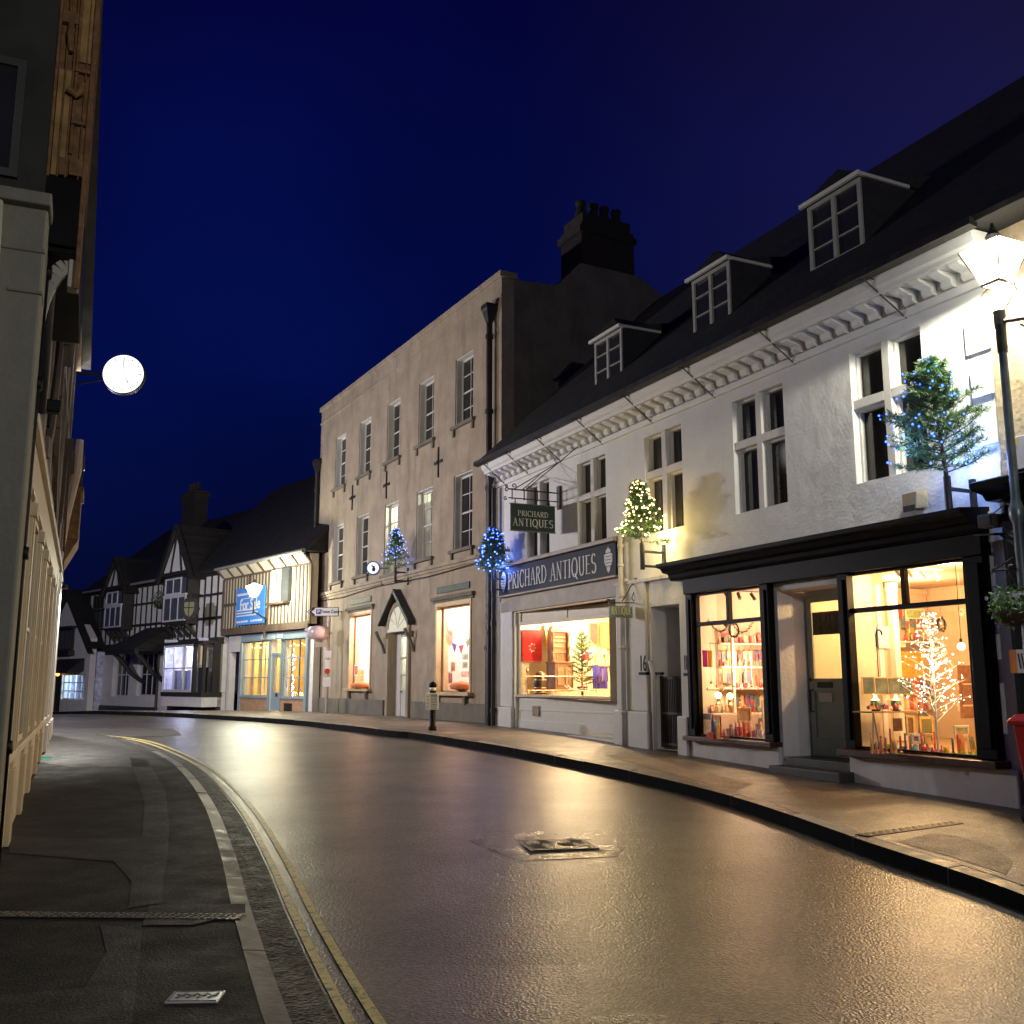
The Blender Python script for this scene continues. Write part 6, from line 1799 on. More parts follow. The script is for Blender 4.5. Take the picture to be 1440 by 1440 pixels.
root = empty('table_lamp', FD.w(-3.4, .0, 1.15), FD.rot, 'glowing yellow lamp shade in the bay window of the black and white inn', 'lamp')
mb = MB(); mb.lathe([(.08, 0), (.03, .05), (.03, .5)], 8); mb.build('base', M['iron'], root); mb = MB(); mb.lathe([(.26, .5), (.2, .82)], 12); mb.build('lamp_shade', emat('yellow_shade', (1, .75, .25), 1.5), root)
# net curtains
for s in (-2.7, -1.9):
    mb = MB(); n = 10
    for q in range(n):
        a_c = -.35 + .7 * q / n; b_c = -.35 + .7 * (q + 1) / n
        mb.quad((a_c, .04 * (q % 2), 0), (b_c, .04 * ((q + 1) % 2), 0), (b_c, .04 * ((q + 1) % 2), .85), (a_c, .04 * (q % 2), .85))
    o = mb.build('curtain', mat('blue_net', (.4, .45, .7), .8), bay); o.location = (s, -.5, 1.15)
# porch
mb = MB(); a, b = -8.3, -4.9
mb.add([(a, -1.5, 2.95), (b, -1.5, 2.95), (b + .4, 0, 3.95), (a + .9, 0, 3.95), (a, -1.5, 2.85), (b, -1.5, 2.85), (b, 0, 2.85), (a, 0, 2.85)], [(0, 1, 2, 3), (0, 4, 5, 1), (4, 7, 6, 5), (1, 5, 6, 2), (0, 3, 7, 4)])
pr = mb.build('porch_roof', M['roof'], bD)
mb = MB(); mb.box(a + .05, b - .05, -1.45, -1.3, 2.72, 2.85)
for x in (a + .8, b - .3): mb.tube([(x, -1.35, 2.8), (x, -1.0, 2.5), (x, -.5, 1.9), (x, .1, 1.5)], .1, 6)
mb.build('porch_bracket', M['timber'], pr)
mb = MB(); mb.box(-5.15, -4.25, .2, .3, .2, 2.55); 
for z in (.5, 1.3, 2.0): mb.box(-5.05, -4.35, .17, .2, z, z + .5)
mb.build('door', M['timber'], bD)
mb = MB(); mb.box(-13.9, -12.95, .25, .32, -.4, 2.4)
for z in (.2, 1.1): mb.box(-13.8, -13.05, .22, .25, z, z + .75)
mb.build('door', mat('dark_green_door', (.02, .035, .025), .5), bD)
mb = MB(); mb.tube([(-6.0, .06, -.2), (-6.0, .06, 3.0)], .06, 8); mb.build('drainpipe', M['iron'], bD)
# round coat-of-arms sign
s, z = d_(267, 856, -1.3)
root = empty('inn_sign', FD.w(s, -1.3, z), FD.rot + .5, 'round black inn sign with a lit quartered cream shield', 'sign')
mb = MB(); mb.tube([(0, -.04, 0), (0, .04, 0)], .42, 24)
for k in range(12): mb.sph((.42 * math.cos(k * PI / 6), 0, .42 * math.sin(k * PI / 6)), .06, 6)
mb.build('disc', M['timber'], root)
mb = MB(); sp = [(-.22, .26), (.22, .26), (.22, -.05), (.13, -.24), (0, -.32), (-.13, -.24), (-.22, -.05)]; mb.py(sp[::-1], -.07, -.04); mb.build('shield', emat('lit_shield', (.75, .7, .42), .2), root)
mb = MB(); mb.box(-.02, .02, -.078, -.07, -.31, .26); mb.box(-.22, .22, -.077, -.0695, .02, .06); mb.build('shield_cross', M['timber'], root)
mb = MB(); mb.tube([(0, 0, .42), (0, 0, .6), (0, 1.3, .6)], .025, 6); mb.build('bracket', M['iron'], root)
# hanging basket of dark leaves
s, z = d_(226, 845, -.5)
root = empty('hanging_basket', FD.w(s, -.5, z - .35), FD.rot, 'dark leafy hanging basket between the two gables of the inn', 'hanging basket')
mb = MB(); mb.lathe([(.1, 0), (.25, .12), (.3, .28)], 12); mb.build('basket', M['timber'], root)
mb = MB(); mb.tube([(0, 0, .3), (0, 0, 1.1), (0, .5, 1.2)], .015, 5); mb.build('bracket', M['iron'], root)
def leafblob(mb, c, r, n, l, rn):
    for _ in range(n):
        v = Vector((rn.gauss(0, 1), rn.gauss(0, 1), rn.gauss(0, 1))).normalized() * r * rn.random() ** .4
        q = Vector(c) + v; e = Vector((rn.uniform(-1, 1), rn.uniform(-1, 1), rn.uniform(-1, 1))).normalized() * l; f = e.orthogonal().normalized() * l * .45
        mb.add([q - e, q + f, q + e, q - f], [(0, 1, 2, 3)])
mb = MB(); leafblob(mb, (0, 0, .4), .42, 260, .06, rnd); mb.build('foliage', M['ivy'], root)
# bench/notice on the far pavement, dark board on legs
p = gp(150, 1000, -.14)
root = empty('dark_board_on_legs', (p[0] * .96, p[1] * .96, gz(p[1] * .96)), FD.rot, 'dark blank board on spindly legs in front of the inn', 'notice board')
mb = MB(); mb.box(-.85, .85, -.05, .05, 1.15, 1.75); mb.build('board', M['timber'], root, bevel=.01)
for x in (-.45, 0, .6):
    mb = MB(); mb.tube([(x, 0, 0), (x, 0, 1.2)], .06 if x == 0 else .02, 6); mb.build('leg', M['timber'], root)
mb = MB(); mb.tube([(-.7, 0, .85), (-.3, .1, .95), (0, 0, .7), (.4, -.1, .95), (.75, 0, .6)], .02, 5); mb.build('scroll', M['iron'], root)

# ================================================================== WHITE GABLED COTTAGE far left
p = hit_z(121, 1003, .05)
FE = Fac(47, (p[0], p[1]))
bE = empty('gabled_cottage', FE.w(0, 0, 0), FE.rot, 'small white gabled cottage shop with a blue lit window and dark canopy', 'building')
def e_(px, py, dep=0.0): return FE.sz(px, py, dep)
xr = 0.; xl = e_(74, 1000)[0]
apx, apz = e_(98, 838)
zE = e_(118, 898)[1]
sw = [e_(88, 948), e_(117, 984)]
mb = MB(); WE = (sw[0][0], sw[1][0], sw[1][1], sw[0][1])
dl, dr_ = e_(76, 950), e_(83, 1000)
wall_holes(mb, xl - 4, xr, -.6, zE, [WE, (dl[0], dr_[0], -.2, dl[1])], 0, .3); mb.build('wall', M['panel'], bE)
mb = MB(); mb.py([(apx - 2.3, zE), (apx, apz), (xr, zE)][::-1], .0, .3); mb.build('gable', M['panel'], bE)
mb = MB()
for e in ((apx - 2.7, zE - .5), (xr + .35, zE - .5)):
    mb.add([(e[0], -.3, e[1]), (apx, -.3, apz + .35), (apx, 3.2, apz + .35), (e[0], 3.2, e[1]), (e[0], -.3, e[1] - .25), (apx, -.3, apz + .1), (apx, 0, apz + .1), (e[0], 0, e[1] - .25)], [(0, 1, 2, 3), (0, 4, 5, 1), (4, 7, 6, 5)])
mb.px([(.2, zE - .1), (.2, zE + .1), (4, zE + 3.2), (4, zE - .1)], xl - 9, apx - 1)
mb.build('roof', M['roof'], bE)
(wa, wt), (wb, wbz) = e_(86, 886), e_(104, 914)
mb = MB(); grid_window(mb, wa, wb, wbz, wt, -.12, 4, 1, .05, .04, .1); w = mb.build('window', M['timber'], bE); pane(w, wa + .03, wb - .03, wbz + .03, wt - .03, -.05, M['bluish_glass'])
mb = MB(); mb.box(wa - .1, wb + .1, -.3, 0, wbz - .28, wbz - .02); mb.box(wa - .15, wb + .15, -.25, 0, wt + .02, wt + .15); mb.build('window_box', M['timber'], bE, bevel=.01)
(ca, ct_), (cb, cbz) = e_(83, 927), e_(118, 944)
mb = MB(); mb.px([(0, cbz), (-.8, cbz - .1), (-.8, cbz), (0, ct_)], ca, cb); mb.build('canopy', M['timber'], bE)
mb = MB(); grid_window(mb, WE[0], WE[1], WE[2], WE[3], .1, 4, 3, .06, .04, .08); w = mb.build('shop_window', M['inn_white'], bE); pane(w, WE[0] + .04, WE[1] - .04, WE[2] + .04, WE[3] - .04, .14, M['glass'])
mb = MB(); a, b = WE[0] - .2, WE[1] + .2
mb.quad((a, 1.8, 0), (b, 1.8, 0), (b, 1.8, 3), (a, 1.8, 3)); mb.quad((a, .31, 0), (a, 1.8, 0), (a, 1.8, 3), (a, .31, 3)); mb.quad((b, 1.8, 0), (b, .31, 0), (b, .31, 3), (b, 1.8, 3)); mb.quad((a, .31, WE[3] + .1), (a, 1.8, WE[3] + .1), (b, 1.8, WE[3] + .1), (b, .31, WE[3] + .1))
mb.build('room', mat('lilac_room_wall', (.5, .5, .68), .8), w)
point('cottage_light', FE.w((a + b) / 2 + .3, .9, WE[3] - .15), 200, (.55, .8, 1), .06)
mb = MB(); mb.box(dl[0], dr_[0], .1, .15, -.2, dl[1]); mb.box(dl[0] + .1, dr_[0] - .1, .07, .1, .2, 1.0); mb.box(dl[0] + .1, dr_[0] - .1, .07, .1, 1.2, 1.9); mb.build('door', M['timber'], bE)
s, z = e_(81, 948, -.3)
root = empty('wall_lamp', FE.w(s, -.3, z), FE.rot, 'small amber wall lamp beside the far cottage door', 'lamp')
mb = MB(); mb.sph((0, 0, 0), .11, 8); mb.build('globe', emat('amber_lamp', (1, .5, .12), 3), root); mb = MB(); mb.tube([(0, 0, .1), (0, .3, .18)], .02, 5); mb.build('bracket', M['iron'], root)
# ================================================================== LEFT HAND HOUSES (seen at a grazing angle)
M['greyrender'] = mat('olive_grey_render', (.23, .225, .175), .8, .004, 24, .1, 2, bump2=.012, b2scale=2, stain=.3, staincol=(.14, .13, .1))
M['shadewall'] = mat('shaded_dark_wall', (.035, .036, .03), .85, .006, 20, .35, 2)  # near-black colour stands in for shadow on the upper storey
M['orange_lit_timber'] = mat('orange_lit_brown_timber', (.22, .115, .042), .7, .006, 60, .5, 12, bump2=.004, b2scale=20, stain=.9, staincol=(.07, .035, .015))  # brown timber with the orange street light worked into its base colour
M['greyplaster'] = mat('mauve_grey_plaster', (.20, .18, .17), .8, .004, 18, .2, 3, stain=.4, staincol=(.12, .05, .04))
M['beige'] = mat('beige_pilaster_paint', (.55, .46, .30), .5, .001, 20, .1, 4, stain=.3, staincol=(.25, .2, .13))
bL1 = empty('rendered_house', FL.w(-14.55, 0, 0), FL.rot, 'olive grey rendered end wall at the left edge with a shadow-dark upper storey', 'building')
mb = MB(); mb.box(-.16, .3, -.07, 6, -.4, 4.97)
mb.build('wall', M['greyrender'], bL1, bevel=.02)
mb = MB(); mb.box(-.24, .2, -.09, 6, 4.97, 5.07); mb.box(-.18, .1, -.075, 6, 4.62, 4.66); mb.box(-.185, .1, -.08, .16, 4.3, 4.33)
mb.box(-.20, .1, -.078, 6, -.4, .4)
mb.build('moulding', M['greyrender'], bL1, bevel=.012)
mb = MB(); mb.box(-.08, .3, -.02, 6, 5.07, 11.2); mb.build('upper_wall', M['shadewall'], bL1)
mb = MB()
for (a, b, c, d) in ((.16, .22, 5.2, 6.15), (1.2, 1.26, 5.2, 6.15), (.22, 1.2, 6.09, 6.15), (.22, 1.2, 5.2, 5.26), (.68, .72, 5.26, 6.09)): mb.box(-.13, -.08, a, b, c, d)
w = mb.build('window', mat('dim_sash', (.05, .05, .045), .6), bL1)
mb = MB(); mb.box(-.10, -.085, .22, 1.2, 5.26, 6.09); mb.build('pane', M['dglass'], w)
mb = MB(); mb.px([(-.1, 11.2), (-.1, 11.3), (3, 13), (6, 11.3), (6, 11.2)], -.1, .3); mb.build('roof', M['roof'], bL1)
mb = MB(); mb.tube([(-.22, .24, 0), (-.22, .24, 4.2), (-.22, .26, 4.95)], .035, 8)
for z in (1.2, 2.6, 3.75): mb.tube([(-.22, .24, z), (-.22, .24, z + .06)], .045, 8)
mb.build('drainpipe', mat('pale_pipe', (.5, .48, .4), .5), bL1, smooth=True)

bL2 = empty('jettied_timber_house', FL.w(-14.45, 0, 0), FL.rot, 'timber framed house with cream shopfront and orange lit jettied upper storeys above the left pavement', 'building')
def lx(s): return s + 13.6
# black downpipe between the two houses
mb = MB(); x = .16; y = -.04
mb.tube([(x, y, .2), (x, y, 3.0), (x, y - .0, 5.0)], .05, 10)
for z in (1.0, 2.4, 3.7, 4.6): mb.tube([(x, y, z), (x, y, z + .09)], .068, 10)
mb.tube([(x + .22, y, .2), (x + .22, y, 5.0)], .03, 8)
mb.build('drainpipe', M['black'], bL2, smooth=True)
mb = MB(); mb.box(.3, 14.45, .05, .35, -.3, 8.2); mb.build('wall', M['greyplaster'], bL2)
# shopfront: pilasters, stall riser, panels, fascia
mb = MB(); 
pil = [(.45, .8), (2.0, 2.28), (3.9, 4.15), (5.6, 5.9), (7.6, 7.9), (9.2, 9.5)]
for a, b in pil:
    mb.box(a, b, -.03, .05, .1, 3.2); mb.box(a - .03, b + .03, -.045, .05, .1, .75); mb.box(a + .06, b - .06, -.042, -.03, .9, 3.0); mb.box(a - .04, b + .04, -.06, .05, 3.0, 3.12)
mb.build('pilaster', M['beige'], bL2, bevel=.012)
mb = MB(); mb.box(.4, 12, -.0, .05, .1, .85); mb.box(.4, 12, -.05, .05, .85, .93); mb.box(.4, 12, -.04, .05, 3.15, 3.5); mb.box(.4, 12, -.09, .05, 3.5, 3.58)
mb.build('shopfront', M['cream'], bL2, bevel=.01)
for (a, b), (c, d) in zip(pil, pil[1:]):
    mb = MB(); grid_window(mb, b, c, .93, 3.15, .0, 2, 2, .06, .04, .04); w = mb.build('shop_window', M['cream'], bL2); pane(w, b, c, .95, 3.1, .02, M['dglass'])
# white painted end bay
mb = MB()
for a, b in ((10.85, 11.20), (12.05, 12.35), (13.20, 14.47)):
    mb.box(a, b, -.05, .05, .25, 3.5); mb.box(a - .04, b + .04, -.075, .05, .2, .8)
mb.build('white_pilaster', M['offwhite'], bL2, bevel=.012)
mb = MB(); mb.box(10.45, 14.45, -.02, .05, .2, .95); mb.box(10.45, 14.45, -.06, .05, 3.5, 3.62); mb.box(10.45, 14.45, .0, .05, .95, 3.5)
mb.build('white_panel', M['offwhite'], bL2, bevel=.01)
# first floor: posts, rails, curved braces in front of grey plaster
mb = MB(); x = .35; k = 0
while x < 14.25:
    w = .10 if k % 3 else .17
    mb.box(x, x + w, -.02 if k % 3 else -.045, .05, 3.6, 8.1); x += .62 + .1 * (k % 2); k += 1
mb.box(.3, 14.45, -.05, .05, 3.6, 3.82); mb.box(.3, 14.45, -.035, .05, 5.9, 6.05); mb.box(.3, 14.45, -.1, .05, 8.05, 8.25)
mb.build('timber_frame', mat('weathered_grey_timber', (.22, .18, .14), .6, .006, 14, .4, 5, stretch=(1, 1, .2)), bL2, bevel=.01)
for (xa_, xb_, z0, z1) in ((2.6, 4.4, 3.8, 5.8), (6.8, 5.2, 3.8, 5.8), (8.6, 10.2, 3.8, 5.6), (13.45, 12.25, 3.8, 5.8)):
    mb = MB(); pts = []
    for q in range(9):
        t = q / 8; pts.append((xa_ + (xb_ - xa_) * math.sin(t * PI / 2), -.05, z0 + (z1 - z0) * (1 - math.cos(t * PI / 2))))
    for p0, p1 in zip(pts, pts[1:]): mb.bar(p0, p1, .06, .2)
    mb.build('curved_brace', M['brown_timber'], bL2)
# dragon-leg bracket + oriel at the far end
mb = MB(); mb.box(13.05, 14.47, -.30, .05, 4.25, 5.2); mb.px([(.05, 3.55), (-.30, 4.25), (.05, 4.25)], 13.05, 14.47)
mb.box(13.00, 14.51, -.34, .05, 5.2, 5.3)
mb.build('oriel_base', M['orange_lit_timber'], bL2, bevel=.02)
mb = MB(); mb.box(13.15, 14.35, -.27, .05, 5.3, 5.9)
for k in range(4): mb.box(13.15 + k * .38, 13.19 + k * .38, -.29, -.27, 5.3, 5.9)
mb.box(13.05, 14.45, -.31, .05, 5.9, 5.98)
mb.build('oriel_window', M['timber'], bL2)
mb = MB(); pts = [(12.85, .0, 3.7), (12.85, -.06, 4.6), (12.85, -.18, 5.6), (12.85, -.20, 6.2)]
mb.tube(pts, [.05, .07, .10, .07], 8)
mb.build('bracket', M['cream'], bL2)
mb = MB(); mb.px([(-.28, 8.2), (-.28, 8.3), (4, 11.6), (8, 8.3), (8, 8.2)], 2.3, 14.75); mb.build('roof', M['roof'], bL2)
# near upper mass: jettied by .3 m, black fascia below, brown boards with painted orange light above
mb = MB(); mb.box(.06, 2.3, -.30, .05, 4.78, 5.42); mb.box(.0, .06, -.27, .02, 4.82, 5.38); mb.build('black_jetty_box', M['black'], bL2, bevel=.01)
mb = MB(); mb.box(.06, 2.3, -.27, .05, 5.42, 11.0); mb.build('jetty_wall', M['orange_lit_timber'], bL2)
mb = MB()
# end wall facing the camera: vertical posts, ledges, eaves roll
for y0, y1, z0, z1, d in ((-.04, .03, 5.3, 9.9, .06), (-.10, -.085, 5.38, 8.0, .05), (-.155, -.14, 5.38, 7.4, .045), (-.185, -.16, 5.6, 10.8, .03), (-.31, -.27, 4.5, 11, .03), (-.245, -.235, 5.38, 11, .035)):
    mb.box(.06 - d, .06, y0, y1, z0, z1)
mb.box(-.0, .06, -.16, -.04, 6.7, 6.8); mb.box(.01, .06, -.27, -.16, 6.3, 6.34); mb.box(.01, .06, -.27, -.16, 5.85, 5.88); mb.box(.01, .06, -.14, -.1, 5.4, 5.55)
mb.tube([(.02, -.22, 6.2), (.0, -.21, 6.12), (-.01, -.18, 6.08), (-.01, -.12, 6.12)], .03, 8)
mb.tube([(.03, -.11, 6.75), (.0, -.1, 6.6), (.0, -.12, 6.45)], .025, 6)
mb.box(.02, .06, -.27, -.17, 5.42, 5.56)
mb.build('end_boards', M['orange_lit_timber'], bL2, bevel=.008)
mb = MB(); mb.box(.03, .05, -.14, -.045, 5.4, 6.3); mb.box(.035, .055, -.265, -.17, 6.4, 10.9); mb.build('dark_recess', mat('ochre_panel', (.36, .23, .07), .7, .006, 16, .4, 6), bL2)
mb = MB(); mb.px([(.05, 11), (-.36, 11), (-.36, 11.1), (.05, 12)], -.05, 2.3); mb.build('eaves', M['timber'], bL2)
# pale curved corbel below the black box
mb = MB(); pts = []
for q in range(11):
    t = q / 10 * PI / 2; pts.append((.22, -.02 - .26 * (1 - math.cos(t)), 4.15 + .62 * math.sin(t)))
for p0, p1 in zip(pts, pts[1:]): mb.bar(p0, p1, .12, .05, 0, (1, 0, 0))
mb.box(.15, .3, -.30, -.22, 4.55, 4.78)
mb.build('corbel', mat('pale_grey_corbel', (.45, .43, .38), .6, .003, 20), bL2, bevel=.008)
mb = MB(); mb.tube([(4.4, -.09, 7.9), (4.2, -.09, 6.6), (3.0, -.08, 5.0), (2.2, -.08, 3.9)], .018, 6); mb.build('wall_cable', M['iron'], bL2)
mb = MB(); mb.tube([(.9, -.07, 7.0), (.9, -.07, 3.7)], .04, 8)
mb.build('drainpipe', M['iron'], bL2, smooth=True)
root = empty('floodlight', FL.w(-13.0, -.1, 3.9), FL.rot, 'small black floodlight fixed above the cream pilasters of the left shopfront', 'floodlight')
mb = MB(); mb.box(-.06, .06, -.1, .05, -.05, .06); mb.build('housing', M['black'], root, bevel=.01)
mb = MB(); mb.bar((0, .02, .05), (0, .1, .12), .02, .02); mb.build('bracket', M['iron'], root)

# ---- lit clock on its bracket
Yc = 19.0; d = ray(175, 528); t = Yc / d[1]
cp = Vector((d[0] * t, d[1] * t, HC + d[2] * t))
root = empty('street_clock', cp, R(-12) + FL.rot - PI / 2 + R(12), 'round glowing white clock hanging out over the street from the left house', 'clock')
root.rotation_euler.z = R(8)
rr = .385
mb = MB(); mb.tube([(0, -.09, 0), (0, .03, 0)], rr + .02, 40); mb.build('drum', M['iron'], root, smooth=False)
mb = MB(); mb.tube([(0, -.105, 0), (0, -.091, 0)], rr, 40); mb.build('dial', emat('clock_glow', (1, .96, .97), 1.5), root)
hm = mat('clock_hand_paint', (.3, .3, .3), .5, emit=(1, 1, 1), estr=.12)  # hands given a faint glow of their own in the material
mb = MB(); mb.bar((0, -.112, -.03), (0, -.112, .32), .022, .006, 0, (0, 1, 0)); mb.bar((0, -.116, .02), (.11, -.116, -.19), .03, .006, 0, (0, 1, 0)); mb.build('hands', hm, root)
mb = MB()
for k in range(12):
    a = k * PI / 6; mb.bar((.3 * math.sin(a), -.109, .3 * math.cos(a)), (.34 * math.sin(a), -.109, .34 * math.cos(a)), .02, .004, 0, (0, 1, 0))
mb.build('hour_marks', mat('faint_hour_mark', (.55, .55, .55), .5), root)
mb = MB(); mb.tube([(-rr, 0, 0), (-1.35, .0, .02)], .03, 7); mb.tube([(-rr, 0, -.1), (-.8, 0, -.2), (-1.35, 0, -.35)], .018, 6); mb.build('bracket', M['iron'], root)
point('clock_glow_light', cp + Vector((0, -.3, 0)), 6, (1, .97, .98), .15)
# ================================================================== neighbour at the right edge
bG = empty('stone_shop_building', FA.w(.2, 0, 0), FA.rot, 'brown stone building with black shopfront at the right edge beside the white terrace', 'building')
M['brownstone'] = mat('brown_rubble_stone', (.36, .28, .18), .85, .012, 12, .35, 2.5, bump2=.03, b2scale=3, stain=.5)
mb = MB(); mb.box(0, 7, -.05, .4, 3.6, 6.5); mb.build('wall', M['brownstone'], bG)
mb = MB(); mb.box(.0, 7, -.07, .35, -.3, 3.48); mb.box(-.0, .3, -.13, -.07, -.3, 3.3)
mb.px([(0, 3.44), (-.2, 3.44), (-.24, 3.5), (-.42, 3.54), (-.44, 3.62), (-.05, 3.72), (0, 3.72)], -.12, 7)
for k in range(3): mb.box(.05, .25, -.15, -.13, .3 + k * 1.0, 1.1 + k * 1.0)
mb.build('shopfront', M['black'], bG, bevel=.01)
mb = MB(); mb.px([(-.5, 6.46), (-.5, 6.6), (4.5, roofz(4.5) + .12), (4.5, 6.46)], 5.9, 7); mb.build('roof', M['roof'], bG)
# meter box 29
(s0, z1), (s1, z0) = a_(1418, 622, -.12), a_(1440, 668, -.12)
root = empty('meter_box', FA.w(s0 + .02, -.08, z0 + .05), FA.rot, 'pale grey metal box marked 29 beside the lamp post', 'box')
mb = MB(); mb.box(0, .42, -.12, .0, 0, .36); mb.build('housing', mat('pale_grey_metal', (.5, .48, .5), .4), root, bevel=.01)
mb = MB(); mb.box(.01, .15, -.124, -.12, .26, .34); mb.build('number_plate', mat('yellow_plate', (.75, .55, .05), .4), root)
text('29', .10, root, (.08, -.127, .30), M['black'], sx=.9)
mb = MB(); mb.sph((.36, -.125, .18), .012, 8); mb.tube([(.2, -.05, 0), (.2, -.03, -.4)], .03, 8); mb.build('lock', M['iron'], root)
# notices
s, z = a_(1430, 930, -.2)
root = empty('orange_notice', FA.w(s - .02, -.2, z), FA.rot, 'orange and white notice fixed to the black pilaster at the right edge', 'notice')
mb = MB(); mb.box(-.06, .03, -.01, 0, -.12, .12); mb.build('orange_half', mat('orange_sheet', (.8, .25, .02), .5), root); mb = MB(); mb.box(.03, .2, -.01, 0, -.12, .12); mb.build('white_half', M['white'], root)
mb = MB()
for k in range(3): mb.bar((.07 + .04 * k, -.013, -.08), (.05 + .04 * k, -.013, .08), .012, .004)
mb.build('scrawl', M['black'], root)

# ================================================================== street lanterns
M['lampglass'] = glowglass('lit_lantern_glass', (1, .97, .80), 5)
M['lampglass2'] = glowglass('far_lantern_glass', (1, .97, .80), 7)
def lantern(root, sc, gm_, zoff=0):
    """four sided tapering lantern, bottom at zoff"""
    b, t, h = .13 * sc, .31 * sc, .50 * sc
    mb = MB()
    A = [(-b, -b), (b, -b), (b, b), (-b, b)]; B = [(-t, -t), (t, -t), (t, t), (-t, t)]
    vs = [(x, y, zoff) for x, y in A] + [(x, y, zoff + h) for x, y in B] + [(0, 0, zoff + h + .16 * sc)]
    i_ = .985
    vs = [(x * i_, y * i_, z) for x, y, z in vs]
    mb.add(vs, [(0, 1, 5, 4), (1, 2, 6, 5), (2, 3, 7, 6), (3, 0, 4, 7), (4, 5, 8), (5, 6, 8), (6, 7, 8), (7, 4, 8)])
    mb.build('glass', gm_, root)
    mb = MB()
    for (x, y), (X, Y) in zip(A, B): mb.bar((x, y, zoff), (X, Y, zoff + h), .018 * sc, .018 * sc)
    for k in range(4):
        a, c = A[k], A[(k + 1) % 4]; mb.bar((a[0], a[1], zoff), (c[0], c[1], zoff), .03 * sc, .03 * sc)
    mb.build('frame', M['copper'], root)
    mb = MB(); mb.lathe([(.08 * sc, zoff + h + .13 * sc), (.10 * sc, zoff + h + .18 * sc), (.05 * sc, zoff + h + .26 * sc), (.02 * sc, zoff + h + .36 * sc)], 10); mb.build('cap', M['iron'], root)
sL, zL = a_(1402, 400, -.5)
root = empty('street_lamp', FA.w(sL, -.5, gz(FA.w(sL, -.5).y)), FA.rot, 'tall lamp post with a brilliant white lantern at the corner of the white terrace', 'street lamp')
zb = zL - root.location.z
mb = MB(); mb.lathe([(0.075, 0), (0.075, .9), (0.061, 1.0), (0.051, 1.1), (0.048, 2.9), (0.068, 2.95), (0.078, 3.0), (0.078, 3.05), (0.061, 3.1), (0.046, 3.15), (0.041, zb - .5), (0.037, zb - .12)], 16); mb.build('post', mat('lilac_grey_post', (0.150, .19, .22), .35, .001, 30, .3, 4, metal=.5), root, smooth=True)
mb = MB(); mb.lathe([(.052, zb - .75), (.055, zb - .5), (.062, zb - .45), (.062, zb - .3), (.04, zb - .28)], 14); mb.build('collar', M['iron'], root)
mb = MB(); mb.tube([(0, 0, zb - .3), (0, 0, zb)], .035, 8, 0)
for sg in (-1, 1): mb.tube([(sg * .12, 0, zb), (sg * .2, 0, zb - .06), (sg * .22, 0, zb - .14), (sg * .14, 0, zb - .22), (sg * .06, 0, zb - .3)], .010, 6)
mb.build('scroll', M['copper'], root)
mb = MB(); mb.tube([(.05, 0, zb - .42), (.9, .25, zb - .52)], .03, 8); mb.tube([(.2, .04, zb - .5), (.26, .05, zb - .56), (.4, .1, zb - .54), (.6, .14, zb - .62), (.75, .2, zb - .85)], .014, 6); mb.build('arm', M['copper'], root)
lantern(root, .80, M['lampglass'], zb)
def down(name, loc, pw, col, r=.12):
    return spot(name, loc, Vector(loc) - Vector((0, 0, 1)), pw, col, 176, r, .06)
lw = root.location + Vector((0, 0, zb + .13))
down('street_lamp_light', lw, 720, (1, .96, .74))

# far lantern in front of the for-sale board
sC, zC = FC.sz(357, 839, -1.5)
root = empty('wall_lantern', FC.w(sC, -1.5, zC), FC.rot, 'brilliant lantern on an iron arm in front of the blue for sale board', 'street lamp')
lantern(root, .72, M['lampglass2'], 0)
point('wall_lantern_light', FC.w(sC, -1.5, zC + .2), 800, (1, .97, .70), .28)
sw_, zw_ = FC.sz(375, 850, 0)
mb = MB(); mb.tube([(0, 0, 0), (0, 0, -.6)], .028, 8); mb.tube([(0, 0, -.5), (sw_ - sC, 1.5, -.62)], .03, 7); mb.build('arm', M['iron'], root)
mb = MB(); mb.box(sw_ - sC - .04, sw_ - sC + .04, 1.42, 1.5, -1.3, -.2); mb.build('wall_plate', M['brown_timber'], root)

# lantern round the far corner of the left house (out of sight behind it)
root = empty('corner_lantern', FL.w(.7, .3, 4.9), FL.rot, 'lantern fixed on the end wall of the left timber house, hidden behind its corner', 'street lamp')
lantern(root, 1.0, M['lampglass2'], 0)
mb = MB(); mb.tube([(0, 0, -.05), (-.2, 0, -.2), (-.72, 0, -.2)], .03, 7); mb.build('arm', M['iron'], root)
point('corner_lantern_light', FL.w(.7, .3, 5.05), 1400, (1, .87, .68), .3)
# shaded light under the oriel shining down on the white painted end bay
root = empty('shaded_wall_light', FL.w(-.9, -.12, 3.35), FL.rot, 'small shaded light under the oriel above the bright white end post', 'lamp')
mb = MB(); mb.lathe([(.05, .06), (.07, -.02)], 10); mb.build('lamp_shade', M['iron'], root)
mb = MB(); mb.tube([(0, 0, .06), (0, .1, .12)], .012, 5); mb.build('bracket', M['iron'], root)
spot('shaded_light', FL.w(-.9, -.16, 3.28), FL.w(-.9, -.3, 0), 600, (1, .96, .86), 140, .03)
# unseen lamp post added behind the camera to fill the street with light
lp = (4.5, -5.0)
root = empty('street_lamp', (lp[0], lp[1], gz(lp[1])), 0, 'added fill lamp post on the right pavement, unseen behind the viewpoint', 'street lamp')
mb = MB(); mb.lathe([(.11, 0), (.11, .9), (.07, 1.1), (.06, 5.0)], 14); mb.build('post', M['iron'], root)
lantern(root, 1.0, M['lampglass2'], 5.0)
point('rear_lamp_light', (lp[0], lp[1], 5.15), 1650, (1, .97, .93), .15)

